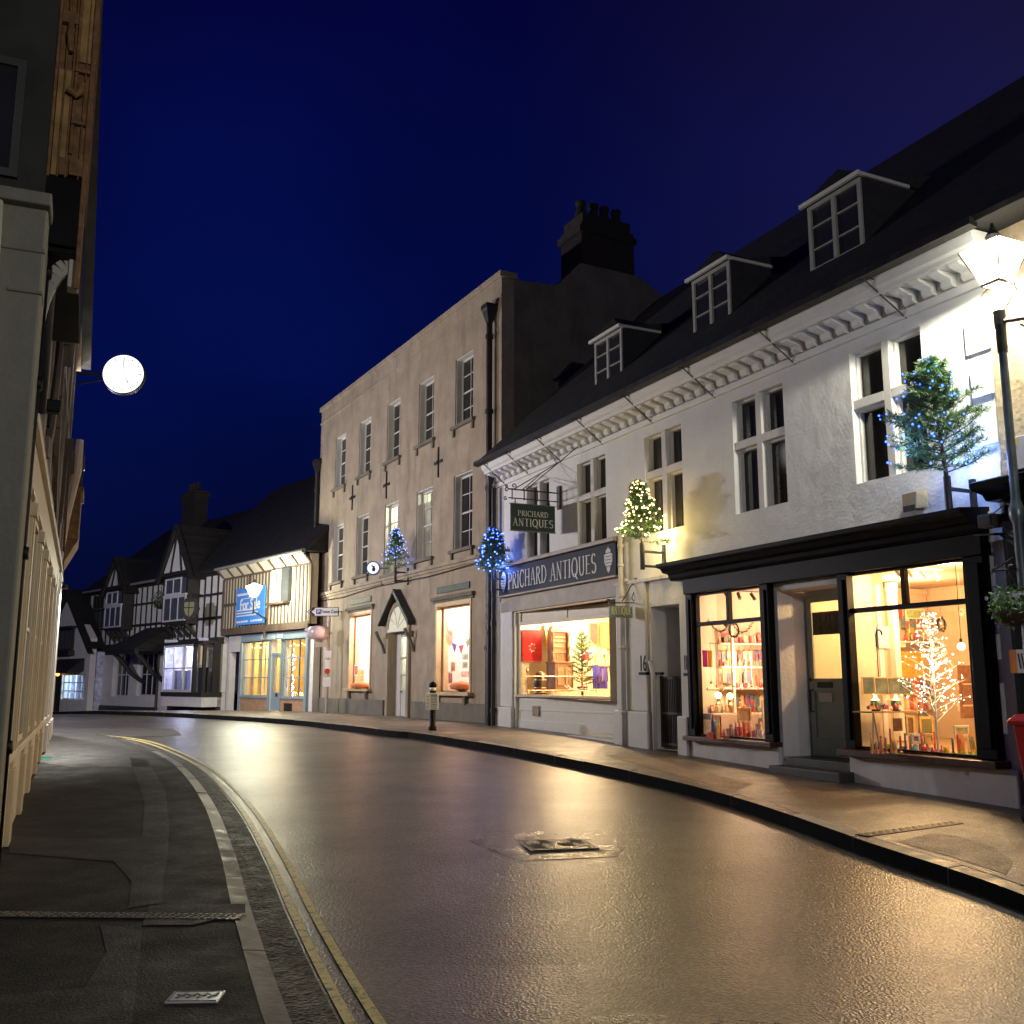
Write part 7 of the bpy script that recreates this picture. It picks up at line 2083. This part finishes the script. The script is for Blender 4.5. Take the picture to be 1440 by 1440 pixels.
# ================================================================== bracketed christmas trees
def wall_tree(F_, px0, py0, pxt, pyt, dep0, dep1, seed, lab, lmat, nl_, colr, pw, Rr=.36, brk=True, lr=.010, lmode=0, nb=64, nln=.045):
    s0, z0 = F_.sz(px0, py0, dep0); s1, z1 = F_.sz(pxt, pyt, dep1)
    A, B = F_.w(s0, dep0, z0), F_.w(s1, dep1, z1)
    ax = (B - A); H = ax.length
    root = empty('christmas_tree', A, 0, lab, 'christmas tree', 'christmas trees on wall brackets')
    root.rotation_mode = 'QUATERNION'; root.rotation_quaternion = ax.to_track_quat('Z', 'Y')
    fir(root, H, Rr, seed, nb, nln, lights=nl_, lmat=lmat, lr=lr, base=.06, lmode=lmode)
    if brk:
        b = empty('tree_bracket', F_.w(s0, 0, z0 - .15), F_.rot, 'iron wall bracket holding the ' + lab.split(' with')[0].split(' above')[0].split(' leaning')[0], 'bracket', 'wall brackets for the christmas trees')
        mb = MB(); mb.box(-.03, .03, -.05, 0, -.28, .2); mb.build('wall_plate', M['iron'], b)
        mb = MB(); mb.box(-.015, .015, dep0 - .02, -.05, .04, .08); mb.box(-.015, .015, dep0 - .02, -.05, -.2, -.16); mb.build('arm', M['iron'], b)
        mb = MB(); mb.tube([(0, dep0, -.24), (0, dep0, .2)], .04, 10); mb.build('socket', M['iron'], b)
    if pw:
        mid = A.lerp(B, .35)
        point('tree_glow', mid + Vector((F_.n[0] * .22, F_.n[1] * .22, 0)) - Vector((0, 0, .2)), pw, colr, .12)
        point('tree_glow', mid - Vector((F_.n[0] * .5, F_.n[1] * .5, .1)) - Vector((F_.n[1] * .1, -F_.n[0] * .1, 0)), pw * .35, colr, .05)
    return root
wall_tree(FA, 1332, 676, 1306, 512, -.42, -.78, 21, 'big green fir with blue lights leaning out beside the nearest upper window', M['bluedot'], 110, (.25, .4, 1), 22, .62, lr=.0125, nb=84, nln=.06)
wall_tree(FA, 903, 768, 897, 680, -.45, -.70, 22, 'fir covered in warm white lights above the end of the antiques fascia', M['warmdot'], 220, (1, .72, .25), 34, .40, lr=.013, nb=60, nln=.065)
wall_tree(FA, 693, 808, 693, 744, -.35, -.6, 23, 'small fir with thick white and blue lights at the left end of the white terrace', emat('ice_bulb', (.06, .13, 1), 11), 150, (.10, .22, 1), 26, .42, lr=.016, nb=70, nln=.06)
wall_tree(FB, 556, 800, 557, 745, -.4, -.6, 24, 'dark fir with pale blue lights below the brightest window of the stone building', emat('pale_blue_bulb', (.15, .25, 1), 7), 110, (.2, .35, 1), 3, .36, lr=.014)

# ================================================================== signs
# projecting iron-bracket sign of the antiques shop
dA, zA = FH.sz(787, 700, 0)
root = empty('hanging_sign', at(-10.05, 0, 4.42), FACE, 'dark green hanging sign reading PRICHARD ANTIQUES on a scrolled iron bracket', 'sign')
# local x runs into the building (positive), so the street is at negative x
def hs(px, py): 
    d, z = FH.sz(px, py, 0); return d, z - 4.42
c = [hs(719, 708), hs(781, 712), hs(779, 750), hs(717, 746)]
xm0, xm1 = (c[0][0] + c[3][0]) / 2, (c[1][0] + c[2][0]) / 2; zt, zb_ = (c[0][1] + c[1][1]) / 2, (c[2][1] + c[3][1]) / 2
mb = MB(); mb.box(xm0, xm1, -.02, .02, zb_, zt); mb.build('board', M['darkpaint'], root, bevel=.004)
mb = MB(); e = .015
for a in ((xm0, xm1, zt - .012, zt + .004), (xm0, xm1, zb_ - .004, zb_ + .012)): mb.box(a[0] - e, a[1] + e, -.028, .028, a[2], a[3])
mb.build('edge_moulding', mat('olive_edge', (.14, .14, .08), .5), root)
cx = (xm0 + xm1) / 2; W_ = xm1 - xm0
t, w_ = serif_text('PRICHARD', .11, 1.15, t1=.15); k = W_ * .70 / w_; t.v = [(x * k, y, z) for x, y, z in t.v]; l = t.build('lettering', M['letter'], root); l.location = (cx - W_ * .35, -.021, zt - (zt - zb_) * .45)
t, w_ = serif_text('ANTIQUES', .155, 1.1, t1=.16); k = W_ * .93 / w_; t.v = [(x * k, y, z) for x, y, z in t.v]; l = t.build('lettering', M['letter'], root); l.location = (cx - W_ * .465, -.021, zt - (zt - zb_) * .82)
mb = MB(); xo = hs(715, 700)[0]; za = hs(787, 694)[1]; zb2 = hs(787, 706)[1]
mb.tube([(0, 0, za), (xo, 0, za)], .014, 6); mb.tube([(0, 0, zb2), (xo, 0, zb2)], .012, 6)
for x in (-.25, -.5, -.8, xo + .08): mb.tube([(x, 0, za + .02), (x, 0, zb2 - .03)], .012, 6)
for x in (xm0 + .1, xm1 - .12): mb.tube([(x, 0, zb2), (x, 0, zt)], .01, 5); mb.sph((x, 0, zt + .03), .02, 6)
def curl(cx_, cz_, r, a0, turns, n=18, th=.011):
    pts = [(cx_ + r * (1 - .8 * i / n) * math.cos(a0 + turns * 2 * PI * i / n), 0, cz_ + r * (1 - .8 * i / n) * math.sin(a0 + turns * 2 * PI * i / n)) for i in range(n + 1)]
    mb.tube(pts, th, 5)
curl(xo + .12, za + .07, .06, -PI / 2, 1.2); curl(xo - .04, za - .02, .05, 0, 1.1); curl(xo - .04, za + .05, .035, PI, -1.1); curl(xo - .06, zb2 - .02, .04, PI / 2, 1.1)
# long raking stays
mb.tube([(xo + .15, 0, za + .02), (-.05, 0, za + .62)], .010, 5); mb.tube([(xo + .3, 0, za), (.0, .9, za + .55)], .010, 5); mb.tube([(xo + .35, 0, za - .02), (-.12, -1.0, za + .75)], .010, 5)
curl(-.08, za + .68, .055, -PI / 2, 1.0)
mb.build('bracket', M['iron'], root)
mb = MB(); mb.box(-.05, .01, -.09, .03, zb2 - .16, za + .14); mb.build('wall_plate', M['iron'], root)
# small ANTIQUE sign on the pier
FH2 = Fac(115.5, FA.w(-7.25, 0))
d0, z0 = FH2.sz(857, 868, 0); d1, z1 = FH2.sz(889, 853, 0)
root = empty('small_hanging_sign', FA.w(-7.25, 0, z0), FACE, 'small pale green sign reading ANTIQUE hanging from the pier between the doors', 'sign')
mb = MB(); mb.box(d0, d1, -.012, .012, 0, z1 - z0); mb.build('board', mat('pale_sage_board', (.18, .24, .2), .5), root, bevel=.003)
t, w_ = serif_text('ANTIQUE', .13, 1.0, t1=.2, t2=.08); k = (d1 - d0) * .9 / w_; t.v = [(x * k, y, z) for x, y, z in t.v]; l = t.build('lettering', mat('cream_letter', (.6, .6, .45), .5), root); l.location = (d0 + (d1 - d0) * .05, -.013, .05)
mb = MB(); h = z1 - z0
mb.tube([(d0, 0, h + .05), (.06, 0, h + .07)], .012, 6); mb.tube([(.02, 0, h + .45), (-.12, 0, h + .35), (-.2, 0, h + .2), (-.3, 0, h + .08)], .01, 5); mb.tube([(.03, 0, h + .02), (-.1, 0, h + .14), (-.03, 0, h + .3)], .009, 5)
curl(d0 - .02, h + .08, .035, 0, 1.0); mb.build('bracket', M['iron'], root)
mb = MB(); mb.box(-.03, .06, -.03, .03, -.05, h + .5); mb.build('wall_plate', M['iron'], root)
# wooden vent cowl
(s0, z1), (s1, z0) = a_(1266, 690, -.15), a_(1299, 720, -.15)
root = empty('vent_cowl', FA.w((s0 + s1) / 2, 0, z0 + .05), FA.rot, 'tan box vent on the white wall below the fir with blue lights', 'vent')
mb = MB(); mb.add([(-.14, -.03, .02), (.12, -.03, .02), (.12, -.02, .24), (-.14, -.02, .24), (-.10, -.2, .0), (.10, -.2, .0), (.12, -.2, .2), (-.1, -.2, .2)], [(0, 4, 5, 1), (1, 5, 6, 2), (2, 6, 7, 3), (3, 7, 4, 0), (4, 7, 6, 5)]); mb.build('hood', mat('tan_plastic', (.42, .32, .16), .5), root, bevel=.006)
mb = MB(); mb.box(-.09, .09, -.205, -.19, -.02, .05); mb.build('outlet', M['timber'], root)
# floodlight + bracket at the end of the fascia
s, z = a_(1388, 735, -.5)
root = empty('floodlight', FA.w(s, -.42, z - .05), FA.rot, 'black floodlight and wiring at the right end of the gift shop fascia', 'floodlight')
mb = MB(); mb.box(-.1, .08, -.1, .05, 0, .14); mb.box(-.08, .06, -.115, -.1, .02, .12); mb.build('housing', M['iron'], root, bevel=.01)
mb = MB(); mb.tube([(.05, 0, .05), (.15, .1, -.05), (.1, .3, -.12), (.2, .4, 0)], .012, 5); mb.tube([(.0, 0, .14), (.1, .1, .25), (.2, .3, .2)], .008, 5); mb.tube([(.1, .1, -.08), (.2, .2, -.14), (.05, .35, -.2)], .01, 5); mb.build('wiring', mat('pale_wire', (.35, .34, .32), .5), root)
root = empty('scroll_bracket', FA.w(.35, -.1, 3.05), FA.rot, 'black iron scroll bracket on the white pier right of the floodlight', 'bracket')
mb = MB(); mb.bar((-.25, -.35, 0), (.2, .02, 0), .03, .02); mb.bar((-.05, -.2, 0), (.15, .0, -.25), .03, .02); mb.build('arm', M['iron'], root)
mb = MB(); mb.box(.17, .22, -.02, .05, -.3, .08); mb.build('wall_plate', M['iron'], root)
# hanging basket with white flowers
s, z = a_(1424, 862, -.55)
root = empty('hanging_basket', FA.w(s, -.55, z), FA.rot, 'hanging basket of white and green winter flowers at the right edge', 'hanging basket')
mb = MB(); mb.lathe([(.04, -.13), (.13, -.10), (.17, -.02), (.19, .02)], 16); mb.build('basket', mat('dark_coir', (.04, .025, .018), .9, .01, 40), root, smooth=True)
mb = MB(); leafblob(mb, (0, 0, .07), .23, 420, .03, rnd); leafblob(mb, (-.18, 0, .05), .1, 90, .025, rnd); mb.build('foliage', mat('fresh_leaf', (.12, .25, .06), .5, var=.5, vscale=20), root)
mb = MB()
for _ in range(34):
    a = rnd.random() * 2 * PI; r = .24 * rnd.random() ** .5; c = Vector((r * math.cos(a), r * math.sin(a), .10 + .09 * rnd.random()))
    for k in range(5):
        b = k * 2 * PI / 5 + a; e = Vector((math.cos(b), -.3, math.sin(b))) * .02; f = Vector((-math.sin(b), 0, math.cos(b))) * .011
        mb.add([c, c + e - f, c + e * 1.2, c + e + f], [(0, 1, 2, 3)])
mb.build('flowers', M['white'], root)
mb = MB()
for k in range(3):
    a = k * 2 * PI / 3; mb.tube([(.18 * math.cos(a), .18 * math.sin(a), .02), (0, 0, .42)], .003, 4)
mb.build('chain', M['iron'], root)
mb = MB(); mb.tube([(0, 0, .42), (0, 0, .48), (.3, .3, .48)], .012, 6); mb.tube([(-.12, -.1, .44), (.3, .3, .44)], .012, 6); mb.tube([(-.12, -.1, .44), (.25, .3, .75)], .012, 6); curlm = mb.build('bracket', M['iron'], root)
# red wheelie bin
p = gp(1452, 1168, 0)
sb, zb0 = a_(1436, 1170, -.7)
root = empty('wheelie_bin', FA.w(1.06, -.64, gz(FA.w(1.06, -.64).y)), FA.rot + R(6), 'red wheelie bin standing on the pavement at the right edge', 'wheelie bin')
mb = MB(); mb.add([(-.22, -.26, .08), (.22, -.26, .08), (.22, .24, .08), (-.22, .24, .08), (-.28, -.34, .95), (.28, -.34, .95), (.28, .3, .95), (-.28, .3, .95)], [(0, 3, 2, 1), (4, 5, 6, 7), (0, 1, 5, 4), (1, 2, 6, 5), (2, 3, 7, 6), (3, 0, 4, 7)]); mb.build('body', M['red'], root, bevel=.02)
mb = MB(); mb.box(-.31, .31, -.37, .34, .93, .97); mb.add([(-.31, -.37, .97), (.31, -.37, .97), (.31, .34, .97), (-.31, .34, .97), (-.27, -.3, 1.03), (.27, -.3, 1.03), (.27, .3, 1.05), (-.27, .3, 1.05)], [(4, 5, 6, 7), (0, 1, 5, 4), (1, 2, 6, 5), (2, 3, 7, 6), (3, 0, 4, 7)]); mb.build('lid', M['red'], root, bevel=.012)
for x in (-.27, .27):
    mb = MB(); mb.tube([(x - .025, -.2, .1), (x + .025, -.2, .1)], .1, 18); mb.build('wheel', M['rubber'], root, bevel=.008)
mb = MB(); mb.tube([(-.2, .36, .96), (.2, .36, .96)], .015, 8); mb.build('handle', M['red'], root)

# bollard with white plate
root = empty('bollard', (-1.64, 20.97, gz(20.97)), R(-4), 'black iron bollard carrying a white notice plate on the pavement before the stone building', 'bollard')
mb = MB(); mb.lathe([(.085, -.05), (.085, .06), (.062, .09), (.06, .74), (.065, .78), (.065, .86), (.08, .88), (.085, .92), (.06, .96), (.02, .985), (.004, .99)], 20); mb.build('post', M['black'], root, smooth=True)
mb = MB(); mb.lathe([(.067, .80), (.067, .865)], 20); mb.build('white_band', M['white'], root, smooth=True)
mb = MB(); mb.box(-.135, .135, -.08, -.066, .41, .75); mb.build('plate', M['white'], root, bevel=.02)
mb = MB()
for k in range(7): mb.box(-.03, .10, -.083, -.08, .48 + k * .033, .495 + k * .033)
for k in range(4): mb.box(-.11, -.08, -.083, -.08, .46 + k * .07, .48 + k * .07)
mb.box(-.03, .10, -.0835, -.08, .70, .72)
mb.build('print', mat('grey_print', (.2, .2, .2), .5), root)
mb = MB(); mb.box(-.03, .1, -.0832, -.08, .43, .46); mb.build('yellow_strip', mat('dull_yellow', (.6, .5, .15), .5), root)
# white-banded bollard in front of the inn
p = gp(232, 998, 0)
root = empty('bollard', (p[0], p[1], gz(p[1])), 0, 'black bollard with two white bands in front of the inn porch', 'bollard')
mb = MB(); mb.lathe([(.14, -.1), (.12, .1), (.1, .15), (.1, 1.0), (.14, 1.05), (.1, 1.15), (.02, 1.2)], 12); mb.build('post', M['black'], root)
for z in (.78, 1.0):
    mb = MB(); mb.lathe([(.108, z), (.108, z + .1)], 12); mb.build('white_band', M['white'], root)

# town centre finger sign and its post
pp = FC.w(.55, -1.0, 0)
root = empty('direction_sign', (pp.x, pp.y, gz(pp.y)), 0, 'white Town Centre parking direction sign with black chevron on a grey post', 'sign')
gzp = gz(pp.y)
def atY(px, py):
    d = ray(px, py); t = pp.y / d[1]; return d[0] * t - pp.x, HC + d[2] * t - gzp
(xa_, zt_), (xb_, zb_), (xp_, _) = atY(433, 855), atY(476, 866), atY(462, 900)
root.location.x += xp_
xa_ -= xp_; xb_ -= xp_
mb = MB(); mb.tube([(0, 0, 0), (0, 0, zt_ + .02)], .05, 10); mb.build('post', mat('pale_grey_pole', (.42, .38, .34), .5), root)
zc = (zt_ + zb_) / 2; hh = (zt_ - zb_) / 2 * 1.0; L_ = xb_ - xa_
mb = MB(); mb.py([(xa_ - .02, zc), (xa_ + .2, zc + hh + .02), (xb_ + .02, zc + hh + .02), (xb_ + .02, zc - hh - .02), (xa_ + .2, zc - hh - .02)], -.075, -.055); mb.build('border', M['black'], root)
mb = MB(); mb.py([(xa_ + .02, zc), (xa_ + .215, zc + hh), (xb_, zc + hh), (xb_, zc - hh), (xa_ + .215, zc - hh)], -.082, -.075); mb.build('board', M['white'], root)
mb = MB(); mb.bar((xa_ + .09, -.086, zc), (xa_ + .24, -.086, zc + .115), .05, .006, 0, (0, 1, 0)); mb.bar((xa_ + .09, -.087, zc), (xa_ + .24, -.087, zc - .115), .05, .006, 0, (0, 1, 0)); mb.build('chevron', M['black'], root)
mb = MB(); mb.box(xa_ + .29, xa_ + .45, -.086, -.082, zc - .085, zc + .085); mb.build('parking_panel', mat('parking_blue', (.02, .08, .4), .4), root)
text('P', .17, root, (xa_ + .37, -.089, zc), M['white'])
text('Town Centre', .145, root, (xa_ + .79, -.086, zc), mat('dark_teal_letter', (.02, .06, .09), .5), sx=.86, bold=.003)
# lesser plates on the post
mb = MB(); mb.box(-.42, .02, -.075, -.055, atY(0, 910)[1], atY(0, 904)[1] + .02); mb.build('finger_plate', mat('cream_plate', (.5, .42, .34), .5), root)
for k, (y0, y1, w, c) in enumerate(((915, 925, .12, 'white'), (928, 942, .08, 'white'), (952, 966, .12, 'white'))):
    za_, zb3 = atY(0, y0)[1], atY(0, y1)[1]; mb = MB(); mb.box(-w, w, -.07, -.055, zb3, za_); mb.build('notice', M[c], root)
za_ = atY(0, 944)[1]; mb = MB(); mb.tube([(0, -.085, za_), (0, -.06, za_)], .09, 14); mb.build('red_disc', M['red'], root)
# traffic mirror / rounded box
s, z = FC.sz(448, 890, -.6)
root = empty('convex_mirror', FC.w(s, -.6, z), R(-10), 'rounded pinkish traffic mirror below the direction sign', 'mirror')
mb = MB(); mb.lathe([(.02, -.24), (.3, -.2), (.36, -.1), (.36, .1), (.3, .2), (.02, .24)], 16); mb.build('shell', mat('pinkish_shell', (.6, .45, .45), .3, spec=.7), root, smooth=True)
mb = MB(); mb.tube([(0, .1, 0), (.35, .3, 0)], .03, 6); mb.tube([(-.36, 0, .1), (-.46, 0, .1)], .06, 6); mb.build('arm', M['white'], root)
# ivy / weeds at the foot of the wall
for px, lab, n in ((441, 'weeds growing at the foot of the timber framed shop corner', 260), (478, 'low weeds along the foot of the stone building', 160)):
    p = gp(px, 998, 0); mb = MB(); leafblob(mb, (0, 0, .1), .3, n, .05, rnd)
    o = mb.build('weeds', M['ivy']); o.location = (p[0], p[1] + .3, gz(p[1])); tag(o, lab, 'weeds')
# small A-frame ladder-like board by the bay
p = gp(298, 1000, 0)
root = empty('easel_board', (p[0], p[1] + .6, gz(p[1])), FD.rot, 'folding easel board leaning beside the inn bay window', 'easel')
for sg in (-1, 1):
    mb = MB(); mb.tube([(sg * .3, 0, 0), (sg * .05, .1, 1.1)], .02, 5); mb.build('leg', M['brown_timber'], root)
mb = MB(); mb.box(-.2, .2, -.0, .03, .5, 1.0); mb.build('board', mat('orange_tan_board', (.35, .2, .1), .6), root)

# unseen lamp post added down the side road to brighten the inn
lp = (-15.5, 27.0)
root = empty('street_lamp', (lp[0], lp[1], gz(lp[1])), 0, 'added lamp post in the side road, unseen behind the left timber house', 'street lamp')
mb = MB(); mb.lathe([(.11, 0), (.11, .9), (.07, 1.1), (.06, 4.6)], 14); mb.build('post', M['iron'], root)
lantern(root, 1.0, M['lampglass2'], 4.6)
point('side_road_light', (lp[0], lp[1], 5.3), 4500, (.86, .84, 1), .15)
# ================================================================== night sky, camera
w = bpy.data.worlds.new('World'); SC.world = w; w.use_nodes = True
nt = w.node_tree; N, L = nt.nodes, nt.links
for n in list(N): N.remove(n)
out = N.new('ShaderNodeOutputWorld'); bg = N.new('ShaderNodeBackground'); L.new(bg.outputs[0], out.inputs[0])
tc = N.new('ShaderNodeTexCoord'); sp = N.new('ShaderNodeSeparateXYZ'); L.new(tc.outputs['Generated'], sp.inputs[0])
cr = N.new('ShaderNodeValToRGB'); L.new(sp.outputs['Z'], cr.inputs[0])
e = cr.color_ramp.elements
e[0].position = 0.0; e[0].color = (.0012, .0022, .022, 1)
e[1].position = 1.0; e[1].color = (.0006, .0006, .016, 1)
for p_, c_2 in ((.12, (.0012, .0032, .032, 1)), (.30, (.0008, .0035, .052, 1)), (.48, (.0008, .0024, .042, 1)), (.62, (.0008, .0009, .028, 1))):
    x = e.new(p_); x.color = c_2
nz = N.new('ShaderNodeTexNoise'); nz.inputs['Scale'].default_value = 2.2; nz.inputs['Detail'].default_value = 3
L.new(tc.outputs['Generated'], nz.inputs[0])
mr = N.new('ShaderNodeMapRange'); mr.inputs[1].default_value = .3; mr.inputs[2].default_value = .7; mr.inputs[3].default_value = .55; mr.inputs[4].default_value = 1.35
L.new(nz.outputs['Fac'], mr.inputs[0])
mx = N.new('ShaderNodeMixRGB'); mx.blend_type = 'MULTIPLY'; mx.inputs[0].default_value = 1
L.new(cr.outputs[0], mx.inputs[1]); L.new(mr.outputs[0], mx.inputs[2]); mp2 = N.new('ShaderNodeMapRange'); mp2.inputs[1].default_value = .0; mp2.inputs[2].default_value = .6; L.new(sp.outputs['X'], mp2.inputs[0])
mx2 = N.new('ShaderNodeMixRGB'); mx2.blend_type = 'ADD'; mx2.inputs[2].default_value = (.010, .007, .008, 1); L.new(mp2.outputs[0], mx2.inputs[0])
L.new(mx.outputs[0], mx2.inputs[1]); L.new(mx2.outputs[0], bg.inputs[0])
bg.inputs[1].default_value = 1.0

cam = bpy.data.cameras.new('camera'); co = bpy.data.objects.new('camera', cam); COL.objects.link(co)
co.location = (0, 0, HC); co.rotation_euler = (PI / 2 + TH, 0, 0)
cam.sensor_width = 36; cam.sensor_height = 36; cam.lens = 36 * FPX / 1440
cam.clip_start = .05; cam.clip_end = 3000
SC.camera = co
SC.view_settings.view_transform = 'Standard'; SC.view_settings.look = 'None'
SC.view_settings.exposure = .12; SC.view_settings.gamma = 1
cy = SC.cycles
cy.use_denoising = True
cy.use_light_tree = True
cy.max_bounces = 6; cy.diffuse_bounces = 3; cy.glossy_bounces = 3; cy.transparent_max_bounces = 10; cy.transmission_bounces = 4
cy.sample_clamp_indirect = 4; cy.sample_clamp_direct = 0
cy.caustics_reflective = False; cy.caustics_refractive = False

def split_pieces(names):
    """parts whose mesh holds several separate pieces become one object per piece"""
    for o in [x for x in bpy.data.objects if x.type == 'MESH' and x.name.split('.')[0] in names and x.data.users == 1]:
        me = o.data; n = len(me.vertices); par = list(range(n))
        def fd(a):
            while par[a] != a: par[a] = par[par[a]]; a = par[a]
            return a
        for p in me.polygons:
            v = p.vertices
            for q in v[1:]: par[fd(q)] = fd(v[0])
        grp = {}
        for i in range(n): grp.setdefault(fd(i), []).append(i)
        bx = []
        for k, vs in grp.items():
            c = [me.vertices[i].co for i in vs]
            bx.append([set(vs), [min(q[a] for q in c) - .012 for a in range(3)], [max(q[a] for q in c) + .012 for a in range(3)]])
        ch = True
        while ch:
            ch = False
            for i in range(len(bx)):
                for j in range(i + 1, len(bx)):
                    A, B = bx[i], bx[j]
                    if all(A[1][a] <= B[2][a] and B[1][a] <= A[2][a] for a in range(3)):
                        A[0] |= B[0]; A[1] = [min(A[1][a], B[1][a]) for a in range(3)]; A[2] = [max(A[2][a], B[2][a]) for a in range(3)]
                        bx.pop(j); ch = True; break
                if ch: break
        if len(bx) < 2 or len(bx) > 40: continue
        for k, (vs, _, _) in enumerate(bx):
            idx = sorted(vs); mp_ = {a: b for b, a in enumerate(idx)}
            nm = bpy.data.meshes.new(me.name)
            pf_ = [p for p in me.polygons if p.vertices[0] in vs]
            nm.from_pydata([tuple(me.vertices[i].co) for i in idx], [], [[mp_[a] for a in p.vertices] for p in pf_])
            for m in me.materials: nm.materials.append(m)
            for p, q in zip(nm.polygons, pf_): p.material_index = q.material_index; p.use_smooth = q.use_smooth
            nm.update()
            if k == 0: keep = nm; continue
            c = o.copy(); c.data = nm; COL.objects.link(c)
        o.data = keep
split_pieces({'gable_wall', 'pier', 'plinth', 'pilaster', 'quoins', 'white_pilaster', 'eaves_bracket', 'eaves_cove', 'gutter', 'bracket', 'porch_bracket', 'doorstep', 'curtain', 'corner_post', 'number_dash', 'ground_wall', 'name_board', 'drainpipe', 'motif', 'inner_reveal', 'stallriser', 'dark_recess', 'glass', 'moulding', 'hood_mould', 'window_box', 'arm'})
